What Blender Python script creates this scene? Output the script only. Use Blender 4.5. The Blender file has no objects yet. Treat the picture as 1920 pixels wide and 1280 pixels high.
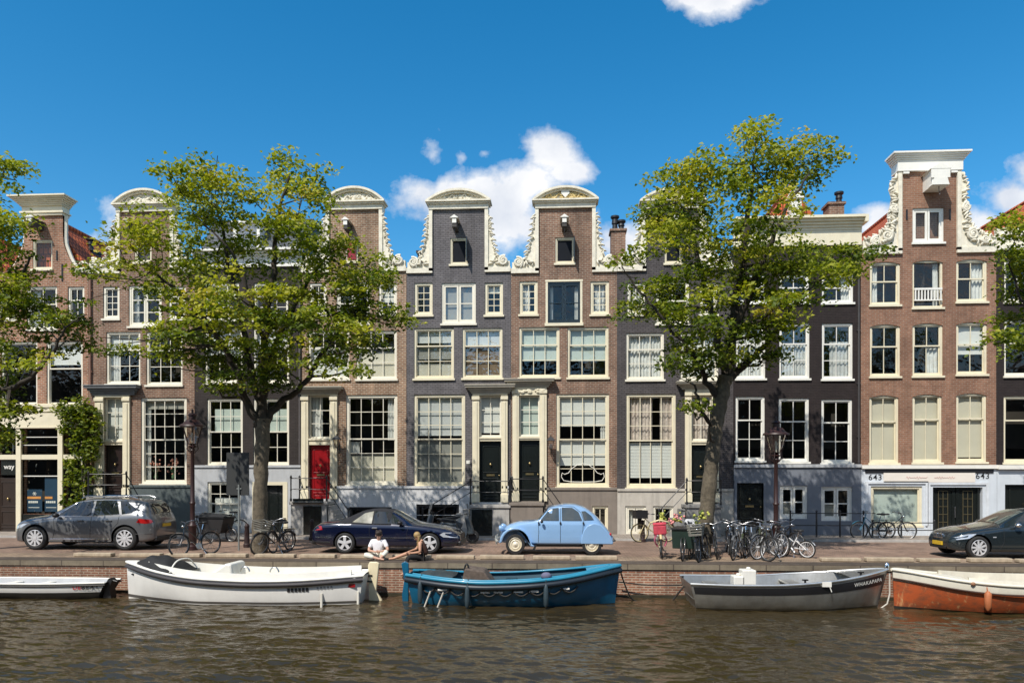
import bpy, bmesh, math, random
import numpy as np
from mathutils import Vector, Matrix
random.seed(7)
rng = np.random.default_rng(11)
R = math.radians
scene = bpy.context.scene
col = scene.collection

# ------------------------------------------------------------------ camera model (survey of the photograph)
F = 1387.0; HZ = 900.0; CAMH = 2.3; YAW = R(3.5)
SN, CS = math.sin(YAW), math.cos(YAW)
def ray(px, py):
    u = (px - 960.0) / F; v = (HZ - py) / F
    return Vector((-SN + u * CS, CS + u * SN, v))
def P(px, py, Y):                       # point of the plane y = Y seen at a photo pixel
    d = ray(px, py); t = Y / d.y
    return Vector((d.x * t, Y, CAMH + d.z * t))
def PX(px, Y): return P(px, 900, Y).x
def S(px, Y):                           # metres per photo pixel there
    d = ray(px, 900); return Y / d.y / F

cam_d = bpy.data.cameras.new("camera"); cam = bpy.data.objects.new("camera", cam_d); col.objects.link(cam)
cam.location = (0, 0, CAMH); cam.rotation_euler = (R(90), 0, YAW)
cam_d.sensor_width = 36; cam_d.lens = F / 1920 * 36; cam_d.shift_y = (HZ - 640) / 1920
cam_d.clip_end = 5000; cam_d.clip_start = 0.1
scene.camera = cam
scene.view_settings.view_transform = 'Standard'; scene.view_settings.look = 'None'
scene.view_settings.exposure = 0; scene.view_settings.gamma = 1

# ------------------------------------------------------------------ mesh builder
BASE = {}
class MB:
    def __init__(s): s.v = []; s.f = []; s.m = []; s.mi = 0
    def add(s, vs, fs):
        o = len(s.v); s.v += [tuple(p) for p in vs]
        for f in fs: s.f.append(tuple(i + o for i in f)); s.m.append(s.mi)
    def quad(s, a, b, c, d): s.add([a, b, c, d], [(0, 1, 2, 3)])
    def poly(s, pts): s.add(pts, [tuple(range(len(pts)))])
    def box(s, x0, x1, y0, y1, z0, z1):
        if x1 < x0: x0, x1 = x1, x0
        if y1 < y0: y0, y1 = y1, y0
        if z1 < z0: z0, z1 = z1, z0
        s.add([(x0,y0,z0),(x1,y0,z0),(x1,y1,z0),(x0,y1,z0),(x0,y0,z1),(x1,y0,z1),(x1,y1,z1),(x0,y1,z1)],
              [(0,3,2,1),(4,5,6,7),(0,1,5,4),(1,2,6,5),(2,3,7,6),(3,0,4,7)])
    def obox(s, c, sz, M=None):
        vs = []
        for dz in (-.5,.5):
            for dx, dy in ((-.5,-.5),(.5,-.5),(.5,.5),(-.5,.5)):
                p = Vector((dx*sz[0], dy*sz[1], dz*sz[2]))
                if M: p = M @ p
                vs.append(p + Vector(c))
        s.add(vs, [(0,3,2,1),(4,5,6,7),(0,1,5,4),(1,2,6,5),(2,3,7,6),(3,0,4,7)])
    def tube(s, pts, r, n=8, closed=False, caps=True):
        pts = [Vector(p) for p in pts]; k = len(pts)
        rr = r if isinstance(r, (list, tuple)) else [r] * k
        up = None; rings = []
        for i in range(k):
            a = pts[(i-1) % k] if (closed or i > 0) else pts[i]
            b = pts[(i+1) % k] if (closed or i < k-1) else pts[i]
            t = (b - a)
            if t.length < 1e-9: t = Vector((0,0,1))
            t.normalize()
            if up is None:
                up = Vector((0,0,1)) if abs(t.z) < .9 else Vector((1,0,0))
            n1 = t.cross(up)
            if n1.length < 1e-6: n1 = t.cross(Vector((0,1,0)))
            n1.normalize(); n2 = n1.cross(t).normalized(); up = n2
            rings.append([pts[i] + (n1*math.cos(2*math.pi*j/n) + n2*math.sin(2*math.pi*j/n)) * rr[i] for j in range(n)])
        vs = [p for ring in rings for p in ring]; fs = []
        for i in range(k if closed else k-1):
            i2 = (i+1) % k
            for j in range(n):
                j2 = (j+1) % n
                fs.append((i*n+j, i*n+j2, i2*n+j2, i2*n+j))
        if caps and not closed:
            fs.append(tuple(range(n-1, -1, -1))); fs.append(tuple((k-1)*n + j for j in range(n)))
        s.add(vs, fs)
    def lathe(s, prof, c=(0,0,0), axis='z', n=16, sq=(1,1), ang=0, caps=True):
        vs = []; fs = []; k = len(prof); c = Vector(c)
        for (r, h) in prof:
            for j in range(n):
                a = 2*math.pi*j/n + ang; x, y = r*math.cos(a)*sq[0], r*math.sin(a)*sq[1]
                p = (x,y,h) if axis == 'z' else ((h,x,y) if axis == 'x' else (x,h,y))
                vs.append(c + Vector(p))
        for i in range(k-1):
            for j in range(n):
                j2 = (j+1) % n; fs.append((i*n+j, i*n+j2, (i+1)*n+j2, (i+1)*n+j))
        if caps and prof[0][0] > 1e-6: fs.append(tuple(range(n-1,-1,-1)))
        if caps and prof[-1][0] > 1e-6: fs.append(tuple((k-1)*n+j for j in range(n)))
        s.add(vs, fs)
    def ball(s, c, r, n=8, k=5):
        if not isinstance(r, (tuple, list)): r = (r, r, r)
        vs = []; fs = []; c = Vector(c)
        for i in range(k+1):
            a = math.pi*i/k
            for j in range(n):
                b = 2*math.pi*j/n
                vs.append(c + Vector((r[0]*math.sin(a)*math.cos(b), r[1]*math.sin(a)*math.sin(b), r[2]*math.cos(a))))
        for i in range(k):
            for j in range(n): fs.append((i*n+j, (i+1)*n+j, (i+1)*n+(j+1)%n, i*n+(j+1)%n))
        s.add(vs, fs)
    def prism(s, poly, y0, y1, plane='xz'):
        n = len(poly)
        mk = (lambda a,b,d: (a,d,b)) if plane == 'xz' else ((lambda a,b,d: (d,a,b)) if plane == 'yz' else (lambda a,b,d: (a,b,d)))
        vs = [mk(a,b,y0) for a,b in poly] + [mk(a,b,y1) for a,b in poly]
        fs = [tuple(range(n)), tuple(range(2*n-1, n-1, -1))]
        for i in range(n): fs.append((i, n+i, n+(i+1)%n, (i+1)%n))
        s.add(vs, fs)
    def grid(s, fn, nu, nv, wrap=False):
        vs = [fn(i/nu, j/nv) for i in range(nu+1) for j in range(nv+1)]
        fs = [(i*(nv+1)+j, (i+1)*(nv+1)+j, (i+1)*(nv+1)+j+1, i*(nv+1)+j+1) for i in range(nu) for j in range(nv)]
        s.add(vs, fs)
    def xform(s, M):
        s.v = [tuple(M @ Vector(p)) for p in s.v]; return s
    def build(s, name, mats, parent=None, smooth=None, bevel=0, recalc=True):
        if not s.v: return None
        b = BASE.get(parent.name, Vector((0,0,0))) if parent else Vector((0,0,0))
        me = bpy.data.meshes.new(name)
        vs = [(p[0]-b.x, p[1]-b.y, p[2]-b.z) for p in s.v]
        me.from_pydata(vs, [], s.f)
        if not isinstance(mats, (list, tuple)): mats = [mats]
        for m in mats: me.materials.append(m)
        me.polygons.foreach_set('material_index', s.m)
        if recalc:
            bm = bmesh.new(); bm.from_mesh(me); bmesh.ops.recalc_face_normals(bm, faces=bm.faces); bm.to_mesh(me); bm.free()
        if smooth:
            me.polygons.foreach_set('use_smooth', [True]*len(me.polygons)); me.set_sharp_from_angle(angle=R(smooth))
        me.update()
        o = bpy.data.objects.new(name, me); col.objects.link(o)
        if parent: o.parent = parent
        BASE[o.name] = b
        if bevel:
            md = o.modifiers.new('bevel', 'BEVEL'); md.width = bevel; md.segments = 2; md.limit_method = 'ANGLE'
        return o

def tag(o, label=None, cat=None, group=None, kind=None):
    if label: o['label'] = label
    if cat: o['category'] = cat
    if group: o['group'] = group
    if kind: o['kind'] = kind
    return o
def thing(name, label, cat, loc=(0,0,0), rz=0, group=None):
    o = bpy.data.objects.new(name, None); col.objects.link(o); o.empty_display_size = .3
    o.location = loc; o.rotation_euler = (0,0,rz); BASE[o.name] = Vector((0,0,0))
    return tag(o, label, cat, group)
def wthing(name, label, cat, loc, group=None):      # thing whose parts are given in world coordinates
    o = thing(name, label, cat, loc, 0, group); BASE[o.name] = Vector(loc); return o
def struct(name, mb, m, smooth=None, label=None):
    o = mb.build(name, m, None, smooth); o['kind'] = 'structure'
    if label: o['label'] = label
    return o
KIDS = {}
def kids(o): return [c for c in bpy.data.objects if c.parent == o]
def copy_tree(o, parent=None):
    c = o.copy(); col.objects.link(c)
    if parent: c.parent = parent
    for ch in kids(o): copy_tree(ch, c)
    return c

# ------------------------------------------------------------------ materials
def nodes(m):
    m.use_nodes = True; nt = m.node_tree; nt.nodes.clear()
    out = nt.nodes.new('ShaderNodeOutputMaterial'); return nt, out
def N(nt, t, **kw):
    n = nt.nodes.new('ShaderNode' + t)
    for k, v in kw.items(): setattr(n, k, v)
    return n
def math_n(nt, op, a, b=None, c=None, clamp=False):
    n = N(nt, 'Math', operation=op); n.use_clamp = clamp
    for i, x in enumerate((a, b, c)):
        if x is None: continue
        if isinstance(x, (int, float)): n.inputs[i].default_value = x
        else: nt.links.new(x, n.inputs[i])
    return n.outputs[0]
def mixc(nt, fac, a, b, mode='MIX'):
    n = N(nt, 'Mix', data_type='RGBA', blend_type=mode)
    for sock, x in ((n.inputs[0], fac), (n.inputs[6], a), (n.inputs[7], b)):
        if isinstance(x, (int, float)): sock.default_value = x
        elif isinstance(x, (tuple, list)): sock.default_value = (x[0], x[1], x[2], 1)
        else: nt.links.new(x, sock)
    return n.outputs[2]
def ramp(nt, fac, stops):
    n = N(nt, 'ValToRGB'); el = n.color_ramp.elements
    while len(el) < len(stops): el.new(.5)
    for e, (p, c) in zip(el, stops):
        e.position = p; e.color = (c[0], c[1], c[2], 1) if isinstance(c, (tuple, list)) else (c, c, c, 1)
    nt.links.new(fac, n.inputs[0]); return n.outputs[0]
def noise(nt, vec, scale, detail=4, rough=.6):
    n = N(nt, 'TexNoise'); n.inputs['Scale'].default_value = scale; n.inputs['Detail'].default_value = detail
    n.inputs['Roughness'].default_value = rough
    if vec is not None: nt.links.new(vec, n.inputs['Vector'])
    return n.outputs[0]
def scaled(nt, vec, sx, sy, sz):
    n = N(nt, 'Mapping'); n.inputs['Scale'].default_value = (sx, sy, sz); nt.links.new(vec, n.inputs['Vector']); return n.outputs[0]
MATS = {}
def mat(name, c, rough=.6, metal=0, var=.15, vs=3.0, streak=0, bump=0, bs=40, coat=0, spec=.5, dirt=None):
    if name in MATS: return MATS[name]
    m = bpy.data.materials.new(name); nt, out = nodes(m); L = nt.links.new
    bs_ = N(nt, 'BsdfPrincipled'); tc = N(nt, 'TexCoord').outputs['Object']
    n1 = noise(nt, tc, vs, 5)
    k = ramp(nt, n1, [(.3, 1-var), (.7, 1+var*.6)])
    base = mixc(nt, 1, (c[0], c[1], c[2]), k, 'MULTIPLY')
    if streak:
        sv = noise(nt, scaled(nt, tc, 3.5, 3.5, .35), 2.2, 5)
        base = mixc(nt, ramp(nt, sv, [(.45, 0), (.75, streak)]), base, dirt or tuple(x*.35 for x in c))
    L(base, bs_.inputs['Base Color'])
    bs_.inputs['Roughness'].default_value = rough; bs_.inputs['Metallic'].default_value = metal
    bs_.inputs['Coat Weight'].default_value = coat; bs_.inputs['Coat Roughness'].default_value = .04
    bs_.inputs['Specular IOR Level'].default_value = spec
    if bump:
        b = N(nt, 'Bump'); b.inputs['Strength'].default_value = bump; b.inputs['Distance'].default_value = .02
        L(noise(nt, tc, bs, 4), b.inputs['Height']); L(b.outputs[0], bs_.inputs['Normal'])
    L(bs_.outputs[0], out.inputs[0]); MATS[name] = m; return m
def brick(name, c1, c2, mortar, bw=.22, bh=.066, ms=.008, patch=.4, dirt=.38, rough=.85, plane='xz', moff=.5):
    if name in MATS: return MATS[name]
    m = bpy.data.materials.new(name); nt, out = nodes(m); L = nt.links.new
    bs_ = N(nt, 'BsdfPrincipled'); bs_.inputs['Roughness'].default_value = rough; bs_.inputs['Specular IOR Level'].default_value = .25
    tc = N(nt, 'TexCoord').outputs['Object']
    sp = N(nt, 'SeparateXYZ'); L(tc, sp.inputs[0]); cb = N(nt, 'CombineXYZ')
    if plane == 'xz':
        L(math_n(nt, 'ADD', sp.outputs[0], sp.outputs[1]), cb.inputs[0]); L(sp.outputs[2], cb.inputs[1])
    else:
        L(sp.outputs[0], cb.inputs[0]); L(sp.outputs[1], cb.inputs[1])
    bt = N(nt, 'TexBrick'); L(cb.outputs[0], bt.inputs['Vector'])
    bt.inputs['Scale'].default_value = 1; bt.inputs['Brick Width'].default_value = bw; bt.inputs['Row Height'].default_value = bh
    bt.inputs['Mortar Size'].default_value = ms; bt.inputs['Mortar Smooth'].default_value = .2; bt.inputs['Bias'].default_value = -.1
    bt.offset = moff
    for i, c in ((1, c1), (2, c2), (3, mortar)): bt.inputs[i].default_value = (c[0], c[1], c[2], 1)
    big = noise(nt, tc, .55, 5); med = noise(nt, tc, 4.5, 4)
    c = mixc(nt, 1, bt.outputs[0], ramp(nt, big, [(.3, 1-patch), (.7, 1+patch*.7)]), 'MULTIPLY')
    c = mixc(nt, 1, c, ramp(nt, med, [(.3, 1-patch*.6), (.7, 1+patch*.5)]), 'MULTIPLY')
    st = noise(nt, scaled(nt, tc, 2.2, 2.2, .22), 1.8, 5)
    c = mixc(nt, ramp(nt, st, [(.5, 0), (.8, dirt)]), c, (.03, .027, .024))
    L(c, bs_.inputs['Base Color'])
    b = N(nt, 'Bump'); b.inputs['Strength'].default_value = .5; b.inputs['Distance'].default_value = .012
    inv = math_n(nt, 'SUBTRACT', 1, bt.outputs[1]); L(math_n(nt, 'ADD', inv, math_n(nt, 'MULTIPLY', med, .6)), b.inputs['Height'])
    L(b.outputs[0], bs_.inputs['Normal'])
    L(bs_.outputs[0], out.inputs[0]); MATS[name] = m; return m
def glass(name, tint=(1,1,1), refl=.1, wob=.02, rough=.01):
    m = bpy.data.materials.new(name); nt, out = nodes(m); L = nt.links.new
    tr = N(nt, 'BsdfTransparent'); tr.inputs[0].default_value = (*tint, 1)
    gl = N(nt, 'BsdfGlossy'); gl.inputs['Roughness'].default_value = rough
    b = N(nt, 'Bump'); b.inputs['Strength'].default_value = 1; b.inputs['Distance'].default_value = wob
    tc = N(nt, 'TexCoord').outputs['Object']; L(noise(nt, tc, 2.3, 2), b.inputs['Height']); L(b.outputs[0], gl.inputs['Normal'])
    lw = N(nt, 'LayerWeight'); lw.inputs[0].default_value = .5
    fac = math_n(nt, 'ADD', math_n(nt, 'MULTIPLY', math_n(nt, 'POWER', lw.outputs[1], 5.0), .85), refl, clamp=True)
    mx = N(nt, 'MixShader'); L(fac, mx.inputs[0]); L(tr.outputs[0], mx.inputs[1]); L(gl.outputs[0], mx.inputs[2])
    L(mx.outputs[0], out.inputs[0]); return m

cream = mat('cream_paint', (.76,.69,.51), .45, var=.08, streak=.12, dirt=(.4,.35,.25))
creamw = mat('ivory_paint', (.79,.745,.62), .42, var=.07, streak=.1, dirt=(.42,.37,.28))
white = mat('white_paint', (.80,.78,.71), .4, var=.06, streak=.08, dirt=(.45,.42,.35))
carved = mat('carved_stone', (.76,.71,.58), .7, var=.18, vs=6, streak=.2, dirt=(.35,.3,.2))
dark_paint = mat('black_green_paint', (.010,.013,.012), .25, coat=.4)
black_iron = mat('black_iron', (.012,.012,.014), .45)
lead = mat('lead_grey', (.16,.17,.18), .6, var=.25)
red_paint = mat('red_gloss_paint', (.28,.008,.012), .25, coat=.5, var=.08)
brass = mat('brass', (.55,.42,.2), .35, 1)
steel = mat('steel', (.6,.6,.6), .3, 1)
glassm = glass('window_glass', (.93,.96,.95), .07)
glass_sky = glass('window_glass_reflecting', (.9,.94,.95), .16)
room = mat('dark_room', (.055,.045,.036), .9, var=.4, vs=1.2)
blind_w = mat('white_blind', (.72,.71,.66), .8, var=.05, vs=1.5)
blind_c = mat('cream_blind', (.66,.60,.47), .8, var=.06, vs=1.5)
blind_g = mat('grey_blind', (.36,.34,.29), .8, var=.1, vs=1.5)
blind_n = mat('green_white_blind', (.52,.58,.52), .8, var=.06)
net = mat('net_curtain', (.70,.69,.65), .9, var=.2, vs=4)
lace = mat('patterned_curtain', (.62,.52,.45), .9, var=.35, vs=9)
brown_blind = mat('brown_shade', (.25,.17,.10), .8, var=.3, vs=5)
tile_o = brick('orange_roof_tiles', (.66,.17,.06), (.54,.12,.045), (.16,.04,.02), .22, .30, .03, .3, .3, .75)
slate = brick('slate_roof', (.10,.11,.12), (.075,.08,.09), (.03,.03,.03), .25, .2, .015, .3, .2, .6)
# ------------------------------------------------------------------ daylight
AZ, EL = R(29), R(50.5)                   # sun behind the viewer's left shoulder
world = bpy.data.worlds.new("World"); scene.world = world; world.use_nodes = True
nt = world.node_tree; nt.nodes.clear(); L = nt.links.new
wo = N(nt, 'OutputWorld'); bg = N(nt, 'Background'); sky = N(nt, 'TexSky')
sky.sky_type = 'NISHITA'; sky.sun_disc = False; sky.sun_elevation = EL; sky.sun_rotation = R(180) + AZ
sky.air_density = 1.0; sky.dust_density = .25; sky.ozone_density = 2.2; sky.altitude = 0
hs = N(nt, 'HueSaturation'); hs.inputs['Saturation'].default_value = 1.42; hs.inputs['Value'].default_value = 1.0; hs.inputs['Hue'].default_value = .491
L(sky.outputs[0], hs.inputs['Color'])
geo = N(nt, 'TexCoord').outputs['Generated']
sp = N(nt, 'SeparateXYZ'); L(geo, sp.inputs[0])
ay = math_n(nt, 'MAXIMUM', math_n(nt, 'ABSOLUTE', sp.outputs[1]), .05)
U = math_n(nt, 'DIVIDE', sp.outputs[0], ay); V = math_n(nt, 'DIVIDE', sp.outputs[2], ay)
front = math_n(nt, 'GREATER_THAN', sp.outputs[1], 0)
cb = N(nt, 'CombineXYZ'); L(U, cb.inputs[0]); L(V, cb.inputs[1]); L(math_n(nt, 'MULTIPLY', front, 7.0), cb.inputs[2])
def ell(px, py, rx, ry, amp=1.0):
    c = P(px, py, 1.0); sx = rx / F; sy = ry / F
    a = math_n(nt, 'DIVIDE', math_n(nt, 'SUBTRACT', U, c.x), sx); b = math_n(nt, 'DIVIDE', math_n(nt, 'SUBTRACT', V, c.z - CAMH), sy)
    d = math_n(nt, 'ADD', math_n(nt, 'MULTIPLY', a, a), math_n(nt, 'MULTIPLY', b, b))
    return math_n(nt, 'MULTIPLY', math_n(nt, 'SUBTRACT', 1, math_n(nt, 'SQRT', d)), amp)
cl = None
for e in [(850,372,120,62), (930,378,140,86), (985,345,105,55), (1040,290,62,58), (970,425,150,72),(905,345,70,40), (1060,322,52,32), (790,362,62,50),
          (1340,2,92,42), (1290,-8,50,40), (1905,372,75,45), (1650,418,55,42), (1840,430,75,55), (1170,455,60,45), (1720,470,160,50),
          (812,290,22,30,.42), (908,288,30,20,.42), (868,296,22,14,.36), (215,440,40,70,.36), (190,470,80,40,.36), (1950,330,60,60)]:
    x = ell(*e); cl = x if cl is None else math_n(nt, 'MAXIMUM', cl, x)
n1 = noise(nt, scaled(nt, cb.outputs[0], 1, 1.15, 1), 13, 10, .58)
n2 = noise(nt, cb.outputs[0], 55, 6, .6)
dens = math_n(nt, 'ADD', cl, math_n(nt, 'ADD', math_n(nt, 'MULTIPLY', math_n(nt, 'SUBTRACT', n1, .5), 2.1), math_n(nt, 'MULTIPLY', math_n(nt, 'SUBTRACT', n2, .5), .45)))
fmask = ramp(nt, dens, [(.0, 0), (.22,.34), (.62, 1)])
backn = noise(nt, cb.outputs[0], 2.2, 7, .6)
bmask = ramp(nt, backn, [(.40, 0), (.60, .95)])  # unseen cloud cover behind the viewer, widened to whiten the ambient light
mask = N(nt, 'Mix', data_type='FLOAT'); L(front, mask.inputs[0]); L(bmask, mask.inputs[2]); L(fmask, mask.inputs[3])
hi = math_n(nt, 'MULTIPLY', math_n(nt, 'GREATER_THAN', sp.outputs[2], 0), mask.outputs[0])
shade = noise(nt, cb.outputs[0], 9, 5, .55)
cc = ramp(nt, shade, [(.30, (4.0,4.3,4.9)), (.62, (6.1,6.1,6.15))])
L(mixc(nt, math_n(nt, 'MULTIPLY', hi, .96), hs.outputs[0], cc), bg.inputs[0]); bg.inputs[1].default_value = .172
L(bg.outputs[0], wo.inputs[0])
sd = bpy.data.lights.new('sun', 'SUN'); sd.energy = 5.0; sd.angle = R(.53); sd.color = (1, .945, .86)
so = bpy.data.objects.new('sun', sd); col.objects.link(so); so.location = (-20, -30, 40)
LD = Vector((math.sin(AZ)*math.cos(EL), math.cos(AZ)*math.cos(EL), -math.sin(EL)))
so.rotation_euler = LD.to_track_quat('-Z', 'Y').to_euler()
scene.cycles.max_bounces = 8; scene.cycles.transparent_max_bounces = 16; scene.cycles.caustics_reflective = False; scene.cycles.caustics_refractive = False
# ------------------------------------------------------------------ houses on the facade plane y = YF
YF = 31.0; DEEP = 11.0
def fr(r):                              # photo rectangle on the facade -> world rectangle
    x0, y0, x1, y1 = r; cx = (x0+x1)/2
    return (PX(x0, YF), P(cx, y1, YF).z, PX(x1, YF), P(cx, y0, YF).z)
def fz(py, px): return P(px, py, YF).z
SC = 31.0 / F                           # metres per photo pixel on the facade (near the middle)

def panel(mb, x0, x1, z0, z1, y, holes, depth=.3):
    hs = []
    for h in holes:
        a, b, c, d = max(h[0], x0), max(h[1], z0), min(h[2], x1), min(h[3], z1)
        if c - a > .01 and d - b > .01: hs.append((a, b, c, d, h[1] > z0 + 1e-4, h[3] < z1 - 1e-4))
    xs = sorted({x0, x1, *[h[0] for h in hs], *[h[2] for h in hs]}); zs = sorted({z0, z1, *[h[1] for h in hs], *[h[3] for h in hs]})
    for i in range(len(xs)-1):
        for j in range(len(zs)-1):
            cx, cz = (xs[i]+xs[i+1])/2, (zs[j]+zs[j+1])/2
            if xs[i+1]-xs[i] < 1e-5 or zs[j+1]-zs[j] < 1e-5: continue
            if any(h[0] < cx < h[2] and h[1] < cz < h[3] for h in hs): continue
            mb.quad((xs[i], y, zs[j]), (xs[i+1], y, zs[j]), (xs[i+1], y, zs[j+1]), (xs[i], y, zs[j+1]))
    for a, b, c, d, lo, hi in hs:
        mb.quad((a,y,b),(a,y,d),(a,y+depth,d),(a,y+depth,b)); mb.quad((c,y,d),(c,y,b),(c,y+depth,b),(c,y+depth,d))
        if hi: mb.quad((a,y,d),(c,y,d),(c,y+depth,d),(a,y+depth,d))
        if lo: mb.quad((c,y,b),(a,y,b),(a,y+depth,b),(c,y+depth,b))

def curtain_mb(x0, x1, z0, z1, y, waves=None, amp=.03):
    mb = MB(); w = waves or max(3, int((x1-x0)/.13)); ph = random.random()*6
    def fn(u, v):
        g = 1 - .25*(1-v) if False else 1
        return (x0+(x1-x0)*u, y + amp*math.sin(u*w*6.283+ph+.6*math.sin(v*3)) + .012*math.sin(u*37+v*2), z0+(z1-z0)*v)
    mb.grid(fn, w*6, 3); return mb

def window(parent, r, cols=3, rt=1, rb=2, split=.33, fw=.085, style='sash', fills=(), gl=None, frame=None, rec=.05, sill=True, name='window', mun=.028, label=None):
    """white wooden sash window in the world rectangle r; fills are blinds and curtains seen behind the glass"""
    x0, z0, x1, z1 = r; frame = frame or creamw; y = YF + rec
    mb = MB(); d = .10
    mb.box(x0, x0+fw, y, y+d, z0, z1); mb.box(x1-fw, x1, y, y+d, z0, z1)
    mb.box(x0+fw, x1-fw, y, y+d, z1-fw, z1); mb.box(x0+fw, x1-fw, y, y+d, z0, z0+fw*1.1)
    a, b, c, e = x0+fw, z0+fw*1.1, x1-fw, z1-fw      # clear opening
    zs = e - (e-b)*split
    def sash(za, zb, yy, rows, rail=.055, cols=cols):
        s = .04
        mb.box(a, a+s, yy, yy+.04, za, zb); mb.box(c-s, c, yy, yy+.04, za, zb)
        mb.box(a+s, c-s, yy, yy+.04, zb-rail*.8, zb); mb.box(a+s, c-s, yy, yy+.04, za, za+rail)
        for k in range(1, cols):
            xx = a + s + (c-a-2*s)*k/cols; mb.box(xx-mun/2, xx+mun/2, yy+.004, yy+.036, za+rail, zb-rail*.8)
        for k in range(1, rows):
            zz = za + rail + (zb-za-rail*1.8)*k/rows; mb.box(a+s, c-s, yy+.008, yy+.032, zz-mun/2, zz+mun/2)
    if style == 'sash':
        sash(zs-.02, e, y+.03, rt); sash(b, zs+.03, y+.075, rb)
    elif style == 'casement':                         # two leaves side by side
        m = (a+c)/2; a0, c0 = a, c
        for (aa, cc) in ((a0, m-.012), (m+.012, c0)):
            a, c = aa, cc; s = .075
            mb.box(a, a+s, y+.02, y+.08, b, e); mb.box(c-s, c, y+.02, y+.08, b, e)
            mb.box(a+s, c-s, y+.02, y+.08, e-s, e); mb.box(a+s, c-s, y+.02, y+.08, b, b+s*1.3)
            for k in range(1, rb):
                zz = b + (e-b)*k/rb; mb.box(a+s, c-s, y+.03, y+.065, zz-.02, zz+.02)
        a, c = a0, c0
    elif style == 'fixed':
        sash(b, e, y+.04, rb)
    w = mb.build(name, frame, parent)
    if label: w['label'] = label
    g = MB(); g.quad((a, y+.085, b), (c, y+.085, b), (c, y+.085, e), (a, y+.085, e)); g.build('pane', gl or glassm, w, recalc=False)
    if sill:
        s = MB(); s.box(x0-.05, x1+.05, YF-.07, y-.002, z0-.07, z0+.012); s.build('sill', frame, w)
    for f in fills:
        kind, u0, v0, u1, v1, m = f
        fx0, fx1 = a+(c-a)*u0, a+(c-a)*u1; fz1, fz0 = e-(e-b)*v0, e-(e-b)*v1
        if kind == 'b':
            q = MB(); yb = y+.17
            q.box(fx0, fx1, yb, yb+.01, fz0, fz1); q.box(fx0, fx1, yb-.012, yb+.02, fz0-.02, fz0+.012); q.build('blind', m, w)
        elif kind == 'v':                              # slatted blind
            q = MB(); n = max(3, int((fz1-fz0)/.06))
            for k in range(n):
                zz = fz0+(fz1-fz0)*(k+.5)/n; q.obox(((fx0+fx1)/2, y+.17, zz), (fx1-fx0, .06, .004), Matrix.Rotation(R(72), 3, 'X'))
            q.build('blind', m, w)
        else:
            curtain_mb(fx0, fx1, fz0, fz1, y+.2).build('curtain', m, w, smooth=60)
    return w

def door_leaf(parent, r, m, y=None, panels=True, knob=True, letter=True):
    x0, z0, x1, z1 = r; y = y or YF+.12
    mb = MB(); mb.box(x0, x1, y, y+.06, z0, z1)
    if panels:
        h = z1-z0; w = x1-x0
        for (a, b) in ((.05,.12),(.16,.40),(.48,.93)):
            p0, p1 = z0+h*a, z0+h*b
            for (xa, xb, za, zb) in ((x0+w*.14,x1-w*.14,p1-.035,p1),(x0+w*.14,x1-w*.14,p0,p0+.035),(x0+w*.14,x0+w*.14+.035,p0+.035,p1-.035),(x1-w*.14-.035,x1-w*.14,p0+.035,p1-.035)):
                mb.box(xa, xb, y-.022, y-.002, za, zb)
    d = mb.build('door', m, parent, bevel=.006)
    xc = (x0+x1)/2; h = z1-z0
    if knob:
        k = MB(); k.ball((xc, y-.06, z0+h*.62), (.05,.04,.06), 10, 6); k.tube([(xc, y, z0+h*.62), (xc, y-.05, z0+h*.62)], .02); k.build('door_knocker', brass, d, smooth=60)
        k = MB(); k.ball((x1-.09, y-.05, z0+h*.44), .035, 8, 5); k.build('door_knob', brass, d, smooth=60)
    if letter:
        k = MB(); k.box(xc-.17, xc+.17, y-.03, y-.002, z0+h*.43, z0+h*.43+.08); k.build('letter_plate', brass, d)
    return d

def cornice(mb, x0, x1, y, z0, z1, proj, n=4, side=True, flare=True):
    """stack of projecting mouldings, growing towards the top"""
    for i in range(n):
        a = z0 + (z1-z0)*i/n; b = z0 + (z1-z0)*(i+1)/n
        t = (i+1)/n; p = proj * (t**1.6 if flare else t); e = p if side else 0
        mb.box(x0-e, x1+e, y-p, y+.15, a, b - (.0 if i == n-1 else .0))

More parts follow.
